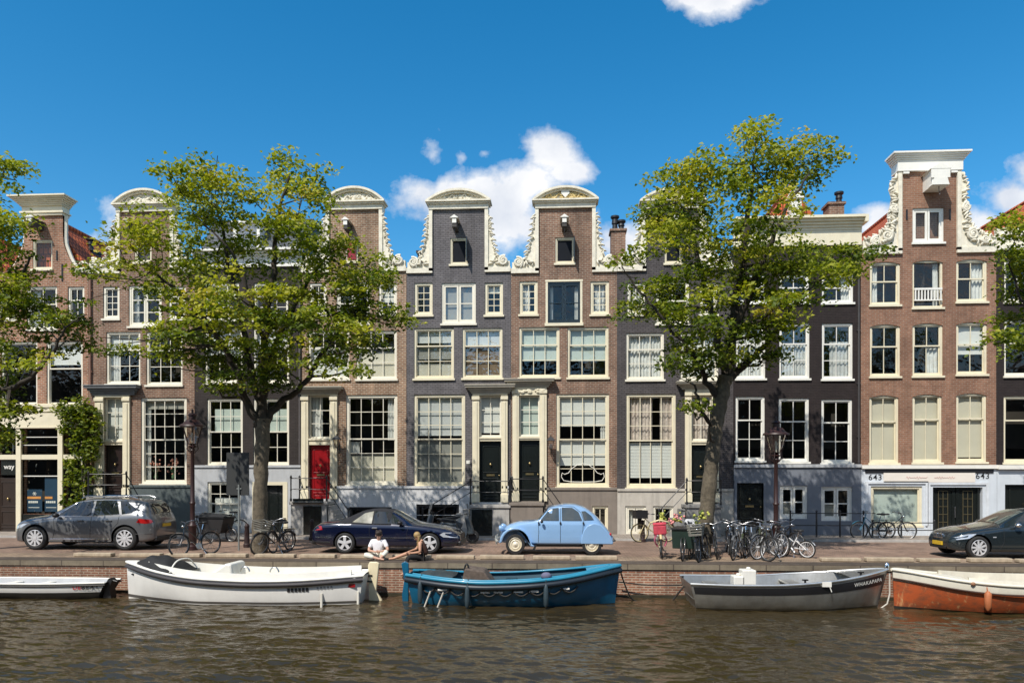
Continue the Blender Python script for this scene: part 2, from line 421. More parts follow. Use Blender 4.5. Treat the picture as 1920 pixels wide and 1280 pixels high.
def portal(parent, px0, px1, trans, door, canopy, m_door, fills=(), cols=2, frieze=False, sub=2, m=None, canm=None, knob=True, letter=True):
    """cream door surround: pilasters, entablature, transom light and door leaf"""
    m = m or cream
    x0, x1 = PX(px0, YF), PX(px1, YF)
    t = fr(trans); d = fr(door); c = fr(canopy)
    mb = MB(); yf = YF-.10
    for (a, b) in ((x0, t[0]), (t[2], x1)):
        mb.box(a, b, yf, YF-.003, d[1], c[1]-.004)
        w = b-a
        mb.box(a+w*.3, b-w*.3, yf-.03, yf-.002, d[1]+.45, c[1]-.35)
        mb.box(a-.02, b+.02, yf-.05, yf-.0, c[1]-.26, c[1]-.12)
        mb.box(a-.02, b+.02, yf-.05, YF-.003, d[1]-.0, d[1]+.35)
    mb.box(t[0], t[2], yf, YF+.1, t[3]+.0, c[1]-.004)
    mb.box(t[0], t[2], yf+.06, YF+.18, d[3]+.003, t[1])
    mb.box(t[0], t[2], yf+.02, yf+.058, t[1]-.08, t[1])
    if frieze:
        for k in range(30):
            xx = x0+.1+(x1-x0-.2)*random.random(); mb.ball((xx, yf-.03, c[1]-.22+.12*random.random()), (.06+.05*random.random(), .035, .05), 7, 4)
    o = mb.build('portal', m, parent, bevel=.008)
    cm = MB(); cornice(cm, c[0]+.12, c[2]-.12, YF-.1, c[1], c[3]-.06, .26, 4); cm.box(c[0]-.16, c[2]+.16, YF-.4, YF, c[3]-.06, c[3]-.02); cm.build('canopy', canm or mat('grey_beige_canopy', (.46,.42,.34), .6, var=.15, streak=.3, dirt=(.22,.2,.17)), o)  # canopy is grey-beige throughout, with darker random streaks
    window(o, (t[0]+.004, t[1]+.002, t[2]-.004, t[3]-.002), cols, 1, 3, 0, .03, 'fixed', fills, rec=.04, sill=False, name='transom_light')
    door_leaf(o, (d[0]+.01, d[1]+.0, d[2]-.01, d[3]), m_door, knob=knob, letter=letter)
    return o

def leafball(mb, c, r, ang, n=8, k=5):
    t = MB(); t.ball((0,0,0), r, n, k); t.xform(Matrix.Translation(c) @ Matrix.Rotation(ang, 4, 'Y')); mb.add(t.v, t.f)
def scroll_work(mb, pts, y, r0=.09, thick=.16, seed=1):
    """carved leaf ornament: overlapping pointed lobes fanning out along a polyline"""
    rnd = random.Random(seed)
    for i in range(len(pts)-1):
        a, b = Vector((pts[i][0], 0, pts[i][1])), Vector((pts[i+1][0], 0, pts[i+1][1])); L_ = (b-a).length; n = max(1, int(L_/(r0*1.0)))
        base = math.atan2(-(b-a).z, (b-a).x)
        for k in range(n):
            p = a.lerp(b, (k+.5)/n); r = r0*rnd.uniform(.75, 1.25)
            leafball(mb, (p.x+rnd.uniform(-.03,.03), y-.02-rnd.uniform(0,.05), p.z+rnd.uniform(-.03,.03)), (r*1.25, thick*.45, r*.42), base+rnd.choice((-1,1))*rnd.uniform(.5,1.5))
def volute(mb, x, z, y, r, sgn=1):
    pts = []; 
    for k in range(26):
        a = k/25*math.pi*3.4; q = r*(1-.75*k/25)
        pts.append((x+sgn*q*math.cos(a+1.2), y-.05-.04*k/25, z+q*math.sin(a+1.2)))
    mb.tube(pts, [.075*(1-.5*k/25) for k in range(26)], 7)
    mb.ball((x, y-.08, z), r*.3, 8, 5)

def bell_gable(h, nx0, nx1, pz0, pz1, shz, x0, x1, wallm, seed, atticr=None, crest=None, ped=None):
    """raised neck with carved claw pieces and a segmental pediment; nx: neck edges, shz: shoulder height"""
    holes = [atticr] if atticr else []
    mb = MB(); panel(mb, nx0, nx1, shz, pz0, YF, holes, .25)
    mb.quad((nx0,YF,shz),(nx0,YF,pz0),(nx0,YF+.4,pz0),(nx0,YF+.4,shz)); mb.quad((nx1,YF,pz0),(nx1,YF,shz),(nx1,YF+.4,shz),(nx1,YF+.4,pz0))
    mb.quad((nx0,YF+.4,shz),(nx1,YF+.4,shz),(nx1,YF+.4,pz0),(nx0,YF+.4,pz0)); mb.quad((nx0,YF,pz0),(nx1,YF,pz0),(nx1,YF+.4,pz0),(nx0,YF+.4,pz0))
    mb.build('gable_neck', wallm, h)
    bw = .15; H = pz0 - shz
    for side in (0, 1):
        sg = -1 if side == 0 else 1; nx = nx0 if side == 0 else nx1; ex = x0+.01 if side == 0 else x1-.01
        m = MB()
        m.box(nx - .02*0, nx + sg*bw, YF-.09, YF+.3, shz-.02, pz0)
        m.box(min(nx, ex), max(nx, ex), YF-.09, YF+.3, shz-.10, shz+.10)
        bx = nx + sg*bw; wid = abs(ex-bx)
        # outline of the claw piece behind the lobes
        prof = [(0, 1.0), (.05, .88), (.10, .72), (.16, .56), (.25, .40), (.36, .26), (.50, .16), (.72, .12), (1, .12)]
        pts = [(bx + sg*wid*.96*a, shz + .1 + (H-.25)*b*.97) for a, b in prof]
        poly = [(bx, shz+.1)] + pts + [(pts[-1][0], shz+.1)]
        m.prism(poly, YF-.03, YF+.2)
        scroll_work(m, pts[:-1], YF-.0, .075, .14, seed+side)
        scroll_work(m, [(bx+sg*.08, shz+.2), (bx+sg*wid*.2, shz+.45), (bx+sg*wid*.5, shz+.22), (ex-sg*.2, shz+.2)], YF-.02, .10, .16, seed+side+5)
        for k in range(7):
            b = .9-.1*k; a = np.interp(b, [.12,.16,.26,.4,.56,.72,.88,1], [.9,.5,.36,.25,.16,.10,.05,0])
            leafball(m, (bx+sg*(wid*a+.07), YF-.05, shz+.1+(H-.25)*b), (.11,.07,.04), sg*.5)
        volute(m, ex - sg*.3, shz+.36, YF-.02, .2, sg)
        m.build('gable_scroll', carved, h, smooth=50)
    # pediment
    ped = ped or carved
    a, b = nx0-bw-.06, nx1+bw+.06; cx = (a+b)/2
    m = MB()
    z0 = pz0
    m.box(nx0-bw, nx1+bw, YF-.12, YF+.42, z0, z0+.20)
    m.box(a, b, YF-.2, YF+.45, z0+.20, z0+.27); m.box(a-.06, b+.06, YF-.28, YF+.47, z0+.27, z0+.33)
    zb = z0+.33; rise = pz1 - zb; half = (b-a)/2+.06; Rr = (half*half+rise*rise)/(2*rise); cz = pz1-Rr; am = math.asin(half/Rr)
    arc = [(cx+Rr*math.sin(t), cz+Rr*math.cos(t)) for t in np.linspace(-am, am, 25)]
    m.prism([(arc[0][0], zb)] + arc[1:-1] + [(arc[-1][0], zb)], YF-.05, YF+.4)
    for (off, pr, th) in ((0, .28, .09), (.09, .18, .08)):
        R0, R1 = Rr-off, Rr-off-th
        o = [(cx+R0*math.sin(t), cz+R0*math.cos(t)) for t in np.linspace(-am, am, 25)]; i_ = [(cx+R1*math.sin(t), max(cz+R1*math.cos(t), zb)) for t in np.linspace(-am, am, 25)]
        for k in range(24): m.prism([o[k], o[k+1], i_[k+1], i_[k]], YF-pr, YF-.045)
    po = m.build('pediment', ped, h)
    rm = MB(); rnd = random.Random(seed)
    for k in range(34):
        t = rnd.uniform(-.75, .75); zz = zb+.08+rnd.random()*max(.05, rise*(1-t*t)-.32); r = rnd.uniform(.04,.085)
        rm.ball((cx+t*half*.8, YF-.07, zz), (r*1.4, .05, r), 7, 4)
    for sg in (-1, 1):
        pts = [(cx+sg*(.15+.75*half*.8*k/14), YF-.1, zb+.16+.10*math.sin(k*.9)) for k in range(15)]; rm.tube(pts, .035, 6)
    rm.build('relief', mat('gilded_relief', (.62,.47,.2), .5, var=.3, vs=9) if crest else carved, po, smooth=50)
    if crest:
        cmb = MB(); cmb.prism([(cx-.17,zb+.55),(cx+.17,zb+.55),(cx+.17,zb+.25),(cx,zb+.08),(cx-.17,zb+.25)], YF-.16, YF-.1); cmb.build('crest_shield', white, po)

def hoist(h, px, py, w=.34, ln=.75, big=False):
    p = P(px, py, YF); m = MB(); s = 1.45 if big else .8
    w *= s; hh = .34*s
    m.box(p.x-w/2+.05, p.x+w/2-.05, YF-ln, YF+.2, p.z-hh*.8, p.z+hh/2)
    o = m.build('hoist_beam', white if big else mat('dark_beam', (.05,.045,.04), .7), h)
    c = MB()
    c.prism([(p.x-w/2-.04, p.z+hh/2+.002), (p.x, p.z+hh/2+.17*s), (p.x+w/2+.04, p.z+hh/2+.002)], YF-ln-.06, YF-.02)
    if big:
        c.box(p.x-w/2, p.x+w/2, YF-ln-.05, YF-ln-.003, p.z-.10, p.z+hh/2)
        c.prism([(p.x-w*.34, p.z-.10), (p.x+w*.34, p.z-.10), (p.x+w*.46, p.z-.38), (p.x-w*.46, p.z-.38)], YF-ln-.06, YF-ln+.25)
    else: c.box(p.x-w*.30, p.x+w*.30, YF-ln-.03, YF-ln-.003, p.z-.06, p.z+hh/2-.03)
    c.build('beam_head', white, o)
    k = MB(); z = p.z-hh*.8; k.tube([(p.x, YF-ln+.1, z), (p.x, YF-ln+.1, z-.2), (p.x+.05, YF-ln+.1, z-.27), (p.x+.02, YF-ln+.1, z-.32)], .015, 6); k.build('hook', black_iron, o)

def attic(h, r, leaf=True, inner=None):
    """loft hatch: cream frame, dark leaf panes and one shutter standing open"""
    x0, z0, x1, z1 = r
    w = window(h, r, 1, 1, 1, 0, .06, 'fixed', (), sill=True, name='loft_window', rec=.04, frame=cream, gl=mat('navy_hatch', (.008,.010,.015), .7, spec=.15) if leaf else None)
    if leaf:
        m = MB(); m.box(x1-.03, x1+.01, YF-.34, YF-.004, z0+.07, z1-.06); m.build('shutter', inner or dark_paint, w)
    return w

def gable_roof(h, x0, x1, ez, rz, m, y0=YF+.45, y1=YF+DEEP, cx=None):
    cx = (x0+x1)/2 if cx is None else cx; mb = MB(); t = .12
    for a, b in ((x0, cx), (x1, cx)):
        n = 14
        mb.quad((a, y0, ez), (a, y1, ez), (b, y1, rz), (b, y0, rz))
    mb.poly([(x0, y0, ez), (x1, y0, ez), (cx, y0, rz)]); mb.poly([(x0, y1, ez), (cx, y1, rz), (x1, y1, ez)])
    mb.quad((x0,y0,ez),(x1,y0,ez),(x1,y1,ez),(x0,y1,ez))
    r = mb.build('roof', m, h)
    rd = MB(); rd.tube([(cx, y0, rz+.03), (cx, y1, rz+.03)], .11, 8); rd.build('ridge', m, r)
    return r
def chimney(parent, px0, px1, py_top, py_bot, Y, m, pots=()):
    x0, x1 = PX(px0, Y), PX(px1, Y); cx = (px0+px1)/2; zt, zb = P(cx, py_top, Y).z, P(cx, py_bot, Y).z
    mb = MB(); mb.box(x0, x1, Y, Y+.7, zb-1.2, zt); mb.box(x0-.06, x1+.06, Y-.06, Y+.76, zt, zt+.10)
    c = mb.build('chimney', m, parent)
    for (px, py) in pots:
        q = P(px, py, Y+.3); r = .13
        pm = MB(); pm.lathe([(r, zt+.1), (r*.85, (zt+q.z)/2), (r*1.15, (zt+q.z)/2+.02), (r*1.0, q.z-.15), (r*1.5, q.z-.1), (r*1.5, q.z-.02), (.02, q.z)], (PX(px, Y+.3), Y+.3, 0), 'z', 12); pm.build('chimney_pot', black_iron, c, smooth=40)
    return c

def railing_mb(path, h=.95, mid=.5, posts=True, r=.022):
    mb = MB()
    mb.tube([(x, y, z+h) for x, y, z in path], r, 6); mb.tube([(x, y, z+mid) for x, y, z in path], r*.8, 6)
    if posts:
        for (x, y, z) in path:
            mb.lathe([(.045,0),(.05,.08),(.03,.14),(.028,h*.45),(.04,h*.5),(.028,h*.55),(.03,h-.02),(.05,h+.03),(.035,h+.1),(.0,h+.14)], (x,y,z), 'z', 8)
    return mb
def stoop(h, pxa, pxb, zt, stair_dir, pxend, m, hatch=None, depth=1.15, slab=None, rail_front=True):
    """raised landing before a door, a flight of stone steps to one side, iron rails"""
    x0, x1 = PX(pxa, YF-depth), PX(pxb, YF-depth); xe = PX(pxend, YF-depth)
    y0, y1 = YF-depth, YF-.005
    mb = MB(); mb.box(x0, x1, y0, y1, 0, zt-.13)
    mb.box(x0-.05, x1+.05, y0-.06, y1, zt-.13, zt-.005)
    n = max(3, round(zt/.19))
    for k in range(n):
        t0 = k/n; z = zt*(1-(k+1)/n)
        if z < .05: break
        if stair_dir > 0: a, b = x1+.05+(xe-x1)*k/n, x1+.05+(xe-x1)*(k+1)/n
        else: a, b = x0-.05-(x0-xe)*k/n, x0-.05-(x0-xe)*(k+1)/n
        mb.box(a, b, y0+.08, y1, 0, z-.045); mb.box(a-.0, b+.0, y0+.04, y1, z-.045, z)
    s = mb.build('stoop', m, h, bevel=.01)
    if hatch:
        hx0, hx1 = PX(hatch[0], y0), PX(hatch[1], y0); hz = zt-.25
        d = MB(); d.box(hx0, hx1, y0-.03, y0-.002, .05, hz); d.box(hx0-.06, hx0, y0-.05, y0-.002, .05, hz+.06); d.box(hx1, hx1+.06, y0-.05, y0-.002, .05, hz+.06); d.box(hx0, hx1, y0-.05, y0-.032, hz, hz+.06)
        d.build('cellar_door', dark_paint, s)
    sx = x1 if stair_dir > 0 else x0; ox = x0 if stair_dir > 0 else x1
    rp = [(ox, y1-.1, zt), (ox, y0+.03, zt), (sx, y0+.03, zt), (xe, y0+.06, .12)] if rail_front else [(sx, y0+.03, zt), (xe, y0+.06, .12)]
    railing_mb(rp).build('railing', black_iron, s, smooth=40)
    return s

def body(h, x0, x1, zt, wallm, holes, plinth_z, plinth_m, front=True, plinth_holes=(), ptop=True, floors=(3.6, 7.0, 9.4)):
    """shell of a terraced house: front wall with openings, side and back walls, dark rooms behind, plinth"""
    x0 += .004; x1 -= .004
    mb = MB(); panel(mb, x0, x1, plinth_z, zt, YF, holes, .3)
    for x in (x0, x1): mb.quad((x,YF,0),(x,YF+DEEP,0),(x,YF+DEEP,zt),(x,YF,zt))
    mb.quad((x0,YF+DEEP,0),(x1,YF+DEEP,0),(x1,YF+DEEP,zt),(x0,YF+DEEP,zt)); mb.quad((x0,YF,zt),(x1,YF,zt),(x1,YF+DEEP,zt),(x0,YF+DEEP,zt))
    w = mb.build('wall', wallm, h)
    p = MB(); panel(p, x0, x1, 0, plinth_z, YF-.05, list(holes)+list(plinth_holes), .35)
    if ptop:
        for a, b in segs(x0, x1, [(q[0], q[2]) for q in holes if q[1] < plinth_z-.05 and q[3] > plinth_z+.02]):
            p.box(a, b, YF-.10, YF-.003, plinth_z-.07, plinth_z+.03)
    p.build('plinth', plinth_m, h)
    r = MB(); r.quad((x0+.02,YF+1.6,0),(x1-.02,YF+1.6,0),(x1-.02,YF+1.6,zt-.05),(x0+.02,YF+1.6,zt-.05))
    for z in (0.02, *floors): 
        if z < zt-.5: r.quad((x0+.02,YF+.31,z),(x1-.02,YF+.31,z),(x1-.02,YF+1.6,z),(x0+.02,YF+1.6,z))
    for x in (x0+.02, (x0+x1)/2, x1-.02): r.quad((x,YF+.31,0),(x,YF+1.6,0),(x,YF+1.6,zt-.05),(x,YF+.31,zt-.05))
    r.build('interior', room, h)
    return w
def segs(x0, x1, cuts):
    out = []; a = x0
    for c in sorted(cuts):
        if c[0] > a+.01: out.append((a, min(c[0], x1)))
        a = max(a, c[1])
    if a < x1-.01: out.append((a, x1))
    return out
def hull_rects(*rs): return [fr(r) for r in rs]
def text_mb(s, size, font_shear=0, bold=False, spacing=1):
    cu = bpy.data.curves.new('lettering', 'FONT'); cu.body = s; cu.size = size; cu.shear = font_shear; cu.align_x = 'CENTER'; cu.align_y = 'CENTER'
    cu.space_character = spacing; cu.offset = .012*size if bold else 0
    o = bpy.data.objects.new('lettering', cu); col.objects.link(o); bpy.context.view_layer.update()
    me = bpy.data.meshes.new_from_object(o.evaluated_get(bpy.context.evaluated_depsgraph_get()))
    mb = MB(); mb.add([v.co[:] for v in me.vertices], [tuple(p.vertices) for p in me.polygons])
    bpy.data.objects.remove(o); bpy.data.curves.remove(cu); bpy.data.meshes.remove(me); return mb
def wall_text(parent, s, x, z, y, size, m, **kw):
    t = text_mb(s, size, **kw); t.xform(Matrix.Translation((x, y, z)) @ Matrix.Rotation(R(90), 4, 'X')); return t.build('lettering', m, parent, recalc=False)
# ------------------------------------------------------------------ the nine canal houses, left to right
def hthing(px0, px1, label): return wthing('canal_house', label, 'house', (PX((px0+px1)/2, YF), YF, 0))
brickA = brick('brown_brick', (.315,.175,.105), (.21,.11,.068), (.44,.37,.28), bh=.078, ms=.013)
brickB = brick('plum_brick', (.245,.13,.085), (.165,.086,.06), (.33,.27,.21), bh=.078, ms=.012)
brickR = brick('red_brown_brick', (.37,.165,.095), (.26,.11,.065), (.42,.33,.25), bh=.078, ms=.013)
brickG = brick('grey_painted_brick', (.175,.163,.168), (.14,.13,.135), (.085,.08,.082), bh=.078, ms=.012, patch=.25)
brickDG = brick('dark_grey_brick', (.105,.094,.094), (.082,.073,.075), (.05,.045,.045), bh=.078, ms=.012, patch=.22)
brickK = brick('black_brown_brick', (.036,.027,.026), (.028,.021,.021), (.02,.016,.016), patch=.22)
brickD = brick('umber_painted_brick', (.05,.041,.038), (.042,.034,.032), (.03,.025,.024), patch=.22)
brickO = brick('orange_brown_brick', (.29,.145,.09), (.215,.10,.063), (.30,.22,.165), bh=.078, ms=.011, patch=.3)
pl_white = mat('white_plaster', (.62,.62,.62), .7, var=.08, streak=.25, dirt=(.35,.34,.32), bump=.1)
pl_lgrey = mat('pale_grey_plaster', (.46,.47,.48), .7, var=.08, streak=.25, dirt=(.25,.25,.25), bump=.1)
pl_blue = mat('blue_grey_plaster', (.175,.19,.22), .65, var=.08, streak=.2, dirt=(.15,.16,.19), bump=.1)  # real blue paint, darkened to carry the tree shadow over this ground floor
pl_pale = mat('pale_blue_plaster', (.60,.64,.68), .6, var=.06, streak=.2, dirt=(.4,.42,.43))
pl_brown = mat('brown_grey_plaster', (.22,.185,.155), .8, var=.12, streak=.3, bump=.15)
pl_cream = mat('weathered_cream_plaster', (.50,.46,.40), .8, var=.12, streak=.35, bump=.15)
pl_green = mat('dark_green_grey_plaster', (.085,.105,.105), .6, var=.15, streak=.2)
stoopstone = mat('bluestone', (.24,.235,.225), .7, var=.2, streak=.3, bump=.15)
stoopgrey = mat('pale_stoop_stone', (.42,.40,.37), .7, var=.2, streak=.3, bump=.15)
Bf = lambda v1, m=blind_w, v0=0, u0=0, u1=1: ('b', u0, v0, u1, v1, m)
Cf = lambda u0, u1, m=net, v0=0, v1=1: ('c', u0, v0, u1, v1, m)

# ---- far left neighbour, only its edge is in view
h = hthing(-215, -10, 'dark brick house cut off by the left edge of the photo')
x0, x1 = PX(-215, YF), PX(-10, YF); zt = fz(505, -100)
W = [fr(r) for r in ((-195,540,-140,610),(-125,540,-70,610),(-195,640,-130,740),(-95,640,-30,740),(-195,780,-130,940),(-95,780,-30,940))]
body(h, x0, x1, zt, brickK, W, fz(975,-100), pl_lgrey)
for r in W: window(h, r, 3, 1, 2)
m = MB(); cornice(m, x0, x1, YF, zt, zt+.6, .35); m.build('cornice', cream, h)
gable_roof(h, x0, x1, zt, zt+2.4, tile_o)

# ---- house 0: neck gable with flared cornice, white shop front
h = hthing(-10, 165, 'red brown brick house with flared top cornice and white shop front')
x0, x1 = PX(-10, YF), PX(165, YF); shz = fz(508, 80)
W2 = [fr(r) for r in ((-2,537,31,600),(50,537,107,618),(127,537,158,600))]
W1 = [fr(r) for r in ((2,640,70,760),(87,640,155,760))]
W0 = [fr((-6,800,33,1000)), fr((42,803,111,963)), fr((120,803,155,1000))]
body(h, x0, x1, shz, brickR, W2+W1+W0, .45, pl_green, ptop=False)
for r, f in zip(W2, ((), (Cf(0,.3,net),), ())): window(h, r, 2, 1, 1, .4, fills=f)
for r, f in zip(W1, ((), (Bf(.34, blind_w),))): window(h, r, 1, 1, 1, .42, fills=f)
m = MB(); m.box(x0+.02, x1-.12, YF-.16, YF-.003, fz(772,80), fz(757,80)); m.build('sill_band', cream, h)
m = MB(); zb = fz(800,70); m.box(x0+.02, PX(158,YF), YF-.12, YF-.003, zb, fz(764,70)); m.box(x0+.02, PX(158,YF), YF-.2, YF-.003, fz(764,70), fz(758.5,70)); m.box(x0+.02, PX(158,YF), YF-.15, YF-.003, zb-.06, zb)
m.build('shop_fascia', cream, h)
m = MB()
for a, b in ((33,42),(111,120),(155,161)): m.box(PX(a,YF), PX(b,YF), YF-.11, YF+.1, .0, zb-.06)
for (a, b) in ((-6,33),(42,111),(120,155)): m.box(PX(a,YF)+.001, PX(b,YF)-.001, YF-.08, YF+.1, fz(861,80), fz(852,80))
sf = m.build('shop_front', cream, h)
for (a, b, c_, d_) in ((42,803,111,852),(42,861,111,963),(120,803,155,852),(120,861,155,960),(-6,803,33,852)):
    r = fr((a,b,c_,d_)); g = MB(); g.quad((r[0],YF+.06,r[1]),(r[2],YF+.06,r[1]),(r[2],YF+.06,r[3]),(r[0],YF+.06,r[3])); g.build('shop_pane', glassm, sf, recalc=False)
m = MB()
for py in (819, 834): m.box(PX(42,YF), PX(111,YF), YF+.02, YF+.04, fz(py,76)-.015, fz(py,76)+.015)
m.box(PX(42,YF), PX(111,YF), YF+.02, YF+.045, fz(892,76)-.02, fz(892,76)+.02); m.build('glazing_bar', white, sf)
m = MB(); m.box(PX(42,YF), PX(155,YF), YF-.04, YF+.1, 0, fz(963,76)-.005); m.build('stall_riser', dark_paint, sf)
d = door_leaf(h, fr((-6,895,33,1000)), mat('dark_brown_door', (.03,.018,.012), .4, coat=.2), YF+.1, letter=False)
m = MB(); r = fr((2,862,32,890)); m.box(r[0], r[2], YF+.0, YF+.09, r[1], r[3]); sg = m.build('shop_sign', dark_paint, h)
wall_text(sg, 'way', (r[0]+r[2])/2, (r[1]+r[3])/2+.03, YF-.004, .3, white, bold=True)
posterb = mat('poster_navy', (.012,.045,.085), .5); orange = mat('poster_orange', (.75,.32,.08), .5)
for (a, b, c_, d_, k) in ((48,917,76,959,0),(81,895,108,959,1)):
    r = fr((a,b,c_,d_)); m = MB(); m.box(r[0], r[2], YF+.10, YF+.11, r[1], r[3]); po = m.build('poster', posterb, h)
    y = YF+.097; w = r[2]-r[0]; hh = r[3]-r[1]
    if k == 0:
        m = MB(); cx, cz = (r[0]+r[2])/2, r[3]-.19
        for q in range(6):
            t = q*math.pi/3; m.tube([(cx, y, cz), (cx+.09*math.cos(t), y, cz+.09*math.sin(t))], .015, 5)
        m.build('star_mark', white, po)
    m = MB(); zz = fz(932.5,70); m.box(r[0]+.01, r[2]-(.05 if k == 0 else .3), y-.006, y, zz-.055, zz+.05); m.build('orange_strip', orange, po)
    m = MB(); zz = fz(940.5,70)
    for q in range(5): m.box(r[0]+.06+q*.09, r[0]+.13+q*.09, y-.006, y, zz-.05, zz+.04)
    m.box(r[0]+.06, r[2]-.12, y-.006, y, fz(951,70)-.012, fz(951,70)+.012); m.build('printed_line', white, po)
# its neck gable
n0, n1 = PX(45,YF), PX(118,YF); f0, f1 = PX(12,YF), PX(148,YF); zn = fz(405,80)
m = MB(); AT = fr((61,450,98,505))
zs_ = np.linspace(0, 1, 9)
left = [(f0+(n0-f0)*min(1, (t*1.9))**.55, shz+(zn-shz)*t) for t in zs_]; right = [(f1+(n1-f1)*min(1,(t*1.9))**.55, shz+(zn-shz)*t) for t in zs_]
m.prism([(n0,AT[1]),(AT[0],AT[1]),(AT[0],AT[3]),(n0,AT[3])], YF, YF+.35); m.prism([(AT[2],AT[1]),(n1,AT[1]),(n1,AT[3]),(AT[2],AT[3])], YF, YF+.35)
m.prism([(n0,AT[3]),(n1,AT[3]),(n1,zn),(n0,zn)], YF, YF+.35); m.prism([(n0,shz),(n1,shz),(n1,AT[1]),(n0,AT[1])], YF, YF+.35)
for pts, nx in ((left, n0), (right, n1)): m.prism([(nx, shz)] + pts + [(nx, zn)], YF+.001, YF+.349)
m.build('gable_neck', brickR, h)
for pts, sg in ((left, -1), (right, 1)):
    m = MB(); m.tube([(p[0]+sg*.03, YF+.15, p[1]+.02) for p in pts], .09, 6); m.build('gable_coping', carved, h, smooth=40)
attic(h, AT, False)
m = MB(); m.box(n0-.03, n1+.03, YF-.1, YF+.4, zn, fz(388,80)); m.box(n0-.1, n1+.1, YF-.16, YF+.42, zn+.1, zn+.17)
zt0 = fz(388,80)
for k in range(6): e = .05+.36*((k+1)/6)**1.4; m.box(n0-e, n1+e, YF-.1-e, YF+.4, zt0+k*.062, zt0+(k+1)*.062)
m.build('cornice', cream, h)
hoist(h, 76, 424, .5, .7)
m = MB()
for (px, py0, py1) in ((107,470,488),(117,495,527),(48,495,527)): m.box(PX(px,YF)-.03, PX(px,YF)+.03, YF-.03, YF-.002, fz(py1,px), fz(py0,px))
m.build('wall_anchor', black_iron, h)
m = MB(); a, b = PX(143,YF), x1; m.box(a, b, YF-.08, YF+.3, shz-.1, shz+.12); scroll_work(m, [(a+.1, shz+.3), (a+.35, shz+.25), (b, shz+.35)], YF, .13, .2, 3); m.build('gable_scroll', carved, h, smooth=50)
gable_roof(h, x0, x1, shz-.1, zn+.1, tile_o)
chimney(h, 168, 172, 470, 500, YF+2.2, black_iron, ((170,447),))

def win_row(h, rects, specs):
    for r, s in zip(rects, specs): window(h, r, **s)
sash3 = dict(cols=3, rt=1, rb=2, split=.34)
big4 = dict(cols=4, rt=3, rb=3, split=.49, fw=.11)
small = dict(cols=2, rt=1, rb=4, split=0, style='fixed', fw=.10)

# ---- house 1: plum brick bell gable, portal on the left
h = hthing(165, 365, 'plum brick house with arched white gable, next to the shop house')
x0, x1 = PX(165, YF), PX(365, YF); shz = fz(508, 265)
R2 = hull_rects((193,537,224,598),(241,535,303,612),(316,537,348,598)); R1 = hull_rects((199,622,263,720),(274,622,342,722)); R0 = hull_rects((264,745,350,907))
dr = fr((195,745,233,930))
body(h, x0, x1, shz, brickB, R2+R1+R0+[dr], fz(910,300), pl_green)
win_row(h, R2, [dict(small), dict(cols=2, rt=1, rb=3, split=0, style='casement', fills=[Cf(0,.2)]), dict(small)])
win_row(h, R1, [dict(sash3, fills=[Cf(.0,.3), Bf(.3)]), dict(sash3, cols=3)])
win_row(h, R0, [dict(big4, fills=[Cf(.0,.12,net), Bf(.1, blind_g)])])
portal(h, 180, 245, (196,745,232,826), (196,834,232,930), (172,722,258,741), mat('dark_brown_door2', (.022,.012,.01), .35, coat=.3), [Bf(.98, blind_w)], canm=lead)
stoop(h, 165, 236, fz(930,213), 1, 272, stoopstone)
at = fr((252,448,284,492))
bell_gable(h, PX(226,YF), PX(320,YF), fz(398,272), fz(357,272), shz, x0, x1, brickB, 21, at)
attic(h, at, False); hoist(h, 253, 428, .3, .6); gable_roof(h, x0, x1, shz-.25, shz+1.1, slate)
m = MB()
for (px, s) in ((285, 1), (318, -1)):       # flowers on the sill inside
    for k in range(26): m.ball((PX(px,YF)+random.gauss(0,.15), YF+.33+random.gauss(0,.04), fz(872,px)+random.gauss(0,.14)), random.uniform(.03,.06), 6, 4)
m.build('flower_bunch', mat('pink_flowers', (.62,.28,.2), .8, var=.4, vs=12), h, smooth=60)
m = MB()
for px in (285, 318):
    m.lathe([(.05,0),(.09,.1),(.05,.22),(.06,.25)], (PX(px,YF), YF+.33, fz(897,px)-.02), 'z', 10)
    for k in range(6): m.tube([(PX(px,YF), YF+.33, fz(890,px)), (PX(px,YF)+random.gauss(0,.12), YF+.33, fz(876,px)+random.random()*.1)], .008, 5)
m.build('flower_vase', mat('green_vase', (.12,.2,.1), .3), h, smooth=60)

# ---- house 2: umber house behind the big tree, straight cornice and mansard
h = hthing(365, 565, 'umber painted house with straight white cornice, behind the left tree')
x0, x1 = PX(365, YF), PX(565, YF); zt = fz(486, 465)
R2 = hull_rects((385,530,448,600),(476,530,540,600)); R1 = hull_rects((384,615,455,718),(475,615,542,718)); R0 = hull_rects((388,747,455,872),(475,747,542,872))
B0 = hull_rects((390,903,452,985)); dr = fr((474,903,540,1003))
body(h, x0, x1, zt, brickD, R2+R1+R0, fz(873,465), pl_lgrey, plinth_holes=B0+[dr])
win_row(h, R2, [dict(sash3, fills=[Bf(.4)]), dict(sash3)])
win_row(h, R1, [dict(sash3, fills=[Bf(.5)]), dict(sash3, fills=[Bf(.35)])])
f0 = dict(cols=3, rt=2, rb=2, split=.5)
win_row(h, R0, [dict(f0, fills=[Bf(.48, blind_n, .13, .12)]), dict(f0, fills=[Bf(.48, blind_n, .13, .12)])])
win_row(h, B0, [dict(cols=3, rt=2, rb=2, split=.5, fills=[Bf(.95, blind_w, .35, .12)], rec=.0, sill=False)])
m = MB(); m.box(dr[0], dr[0]+.2, YF-.07, YF+.1, 0, dr[3]); m.box(dr[2]-.2, dr[2], YF-.07, YF+.1, 0, dr[3]); m.box(dr[0]+.2, dr[2]-.2, YF-.07, YF+.1, dr[3]-.14, dr[3]); dfr = m.build('door_frame', cream, h)
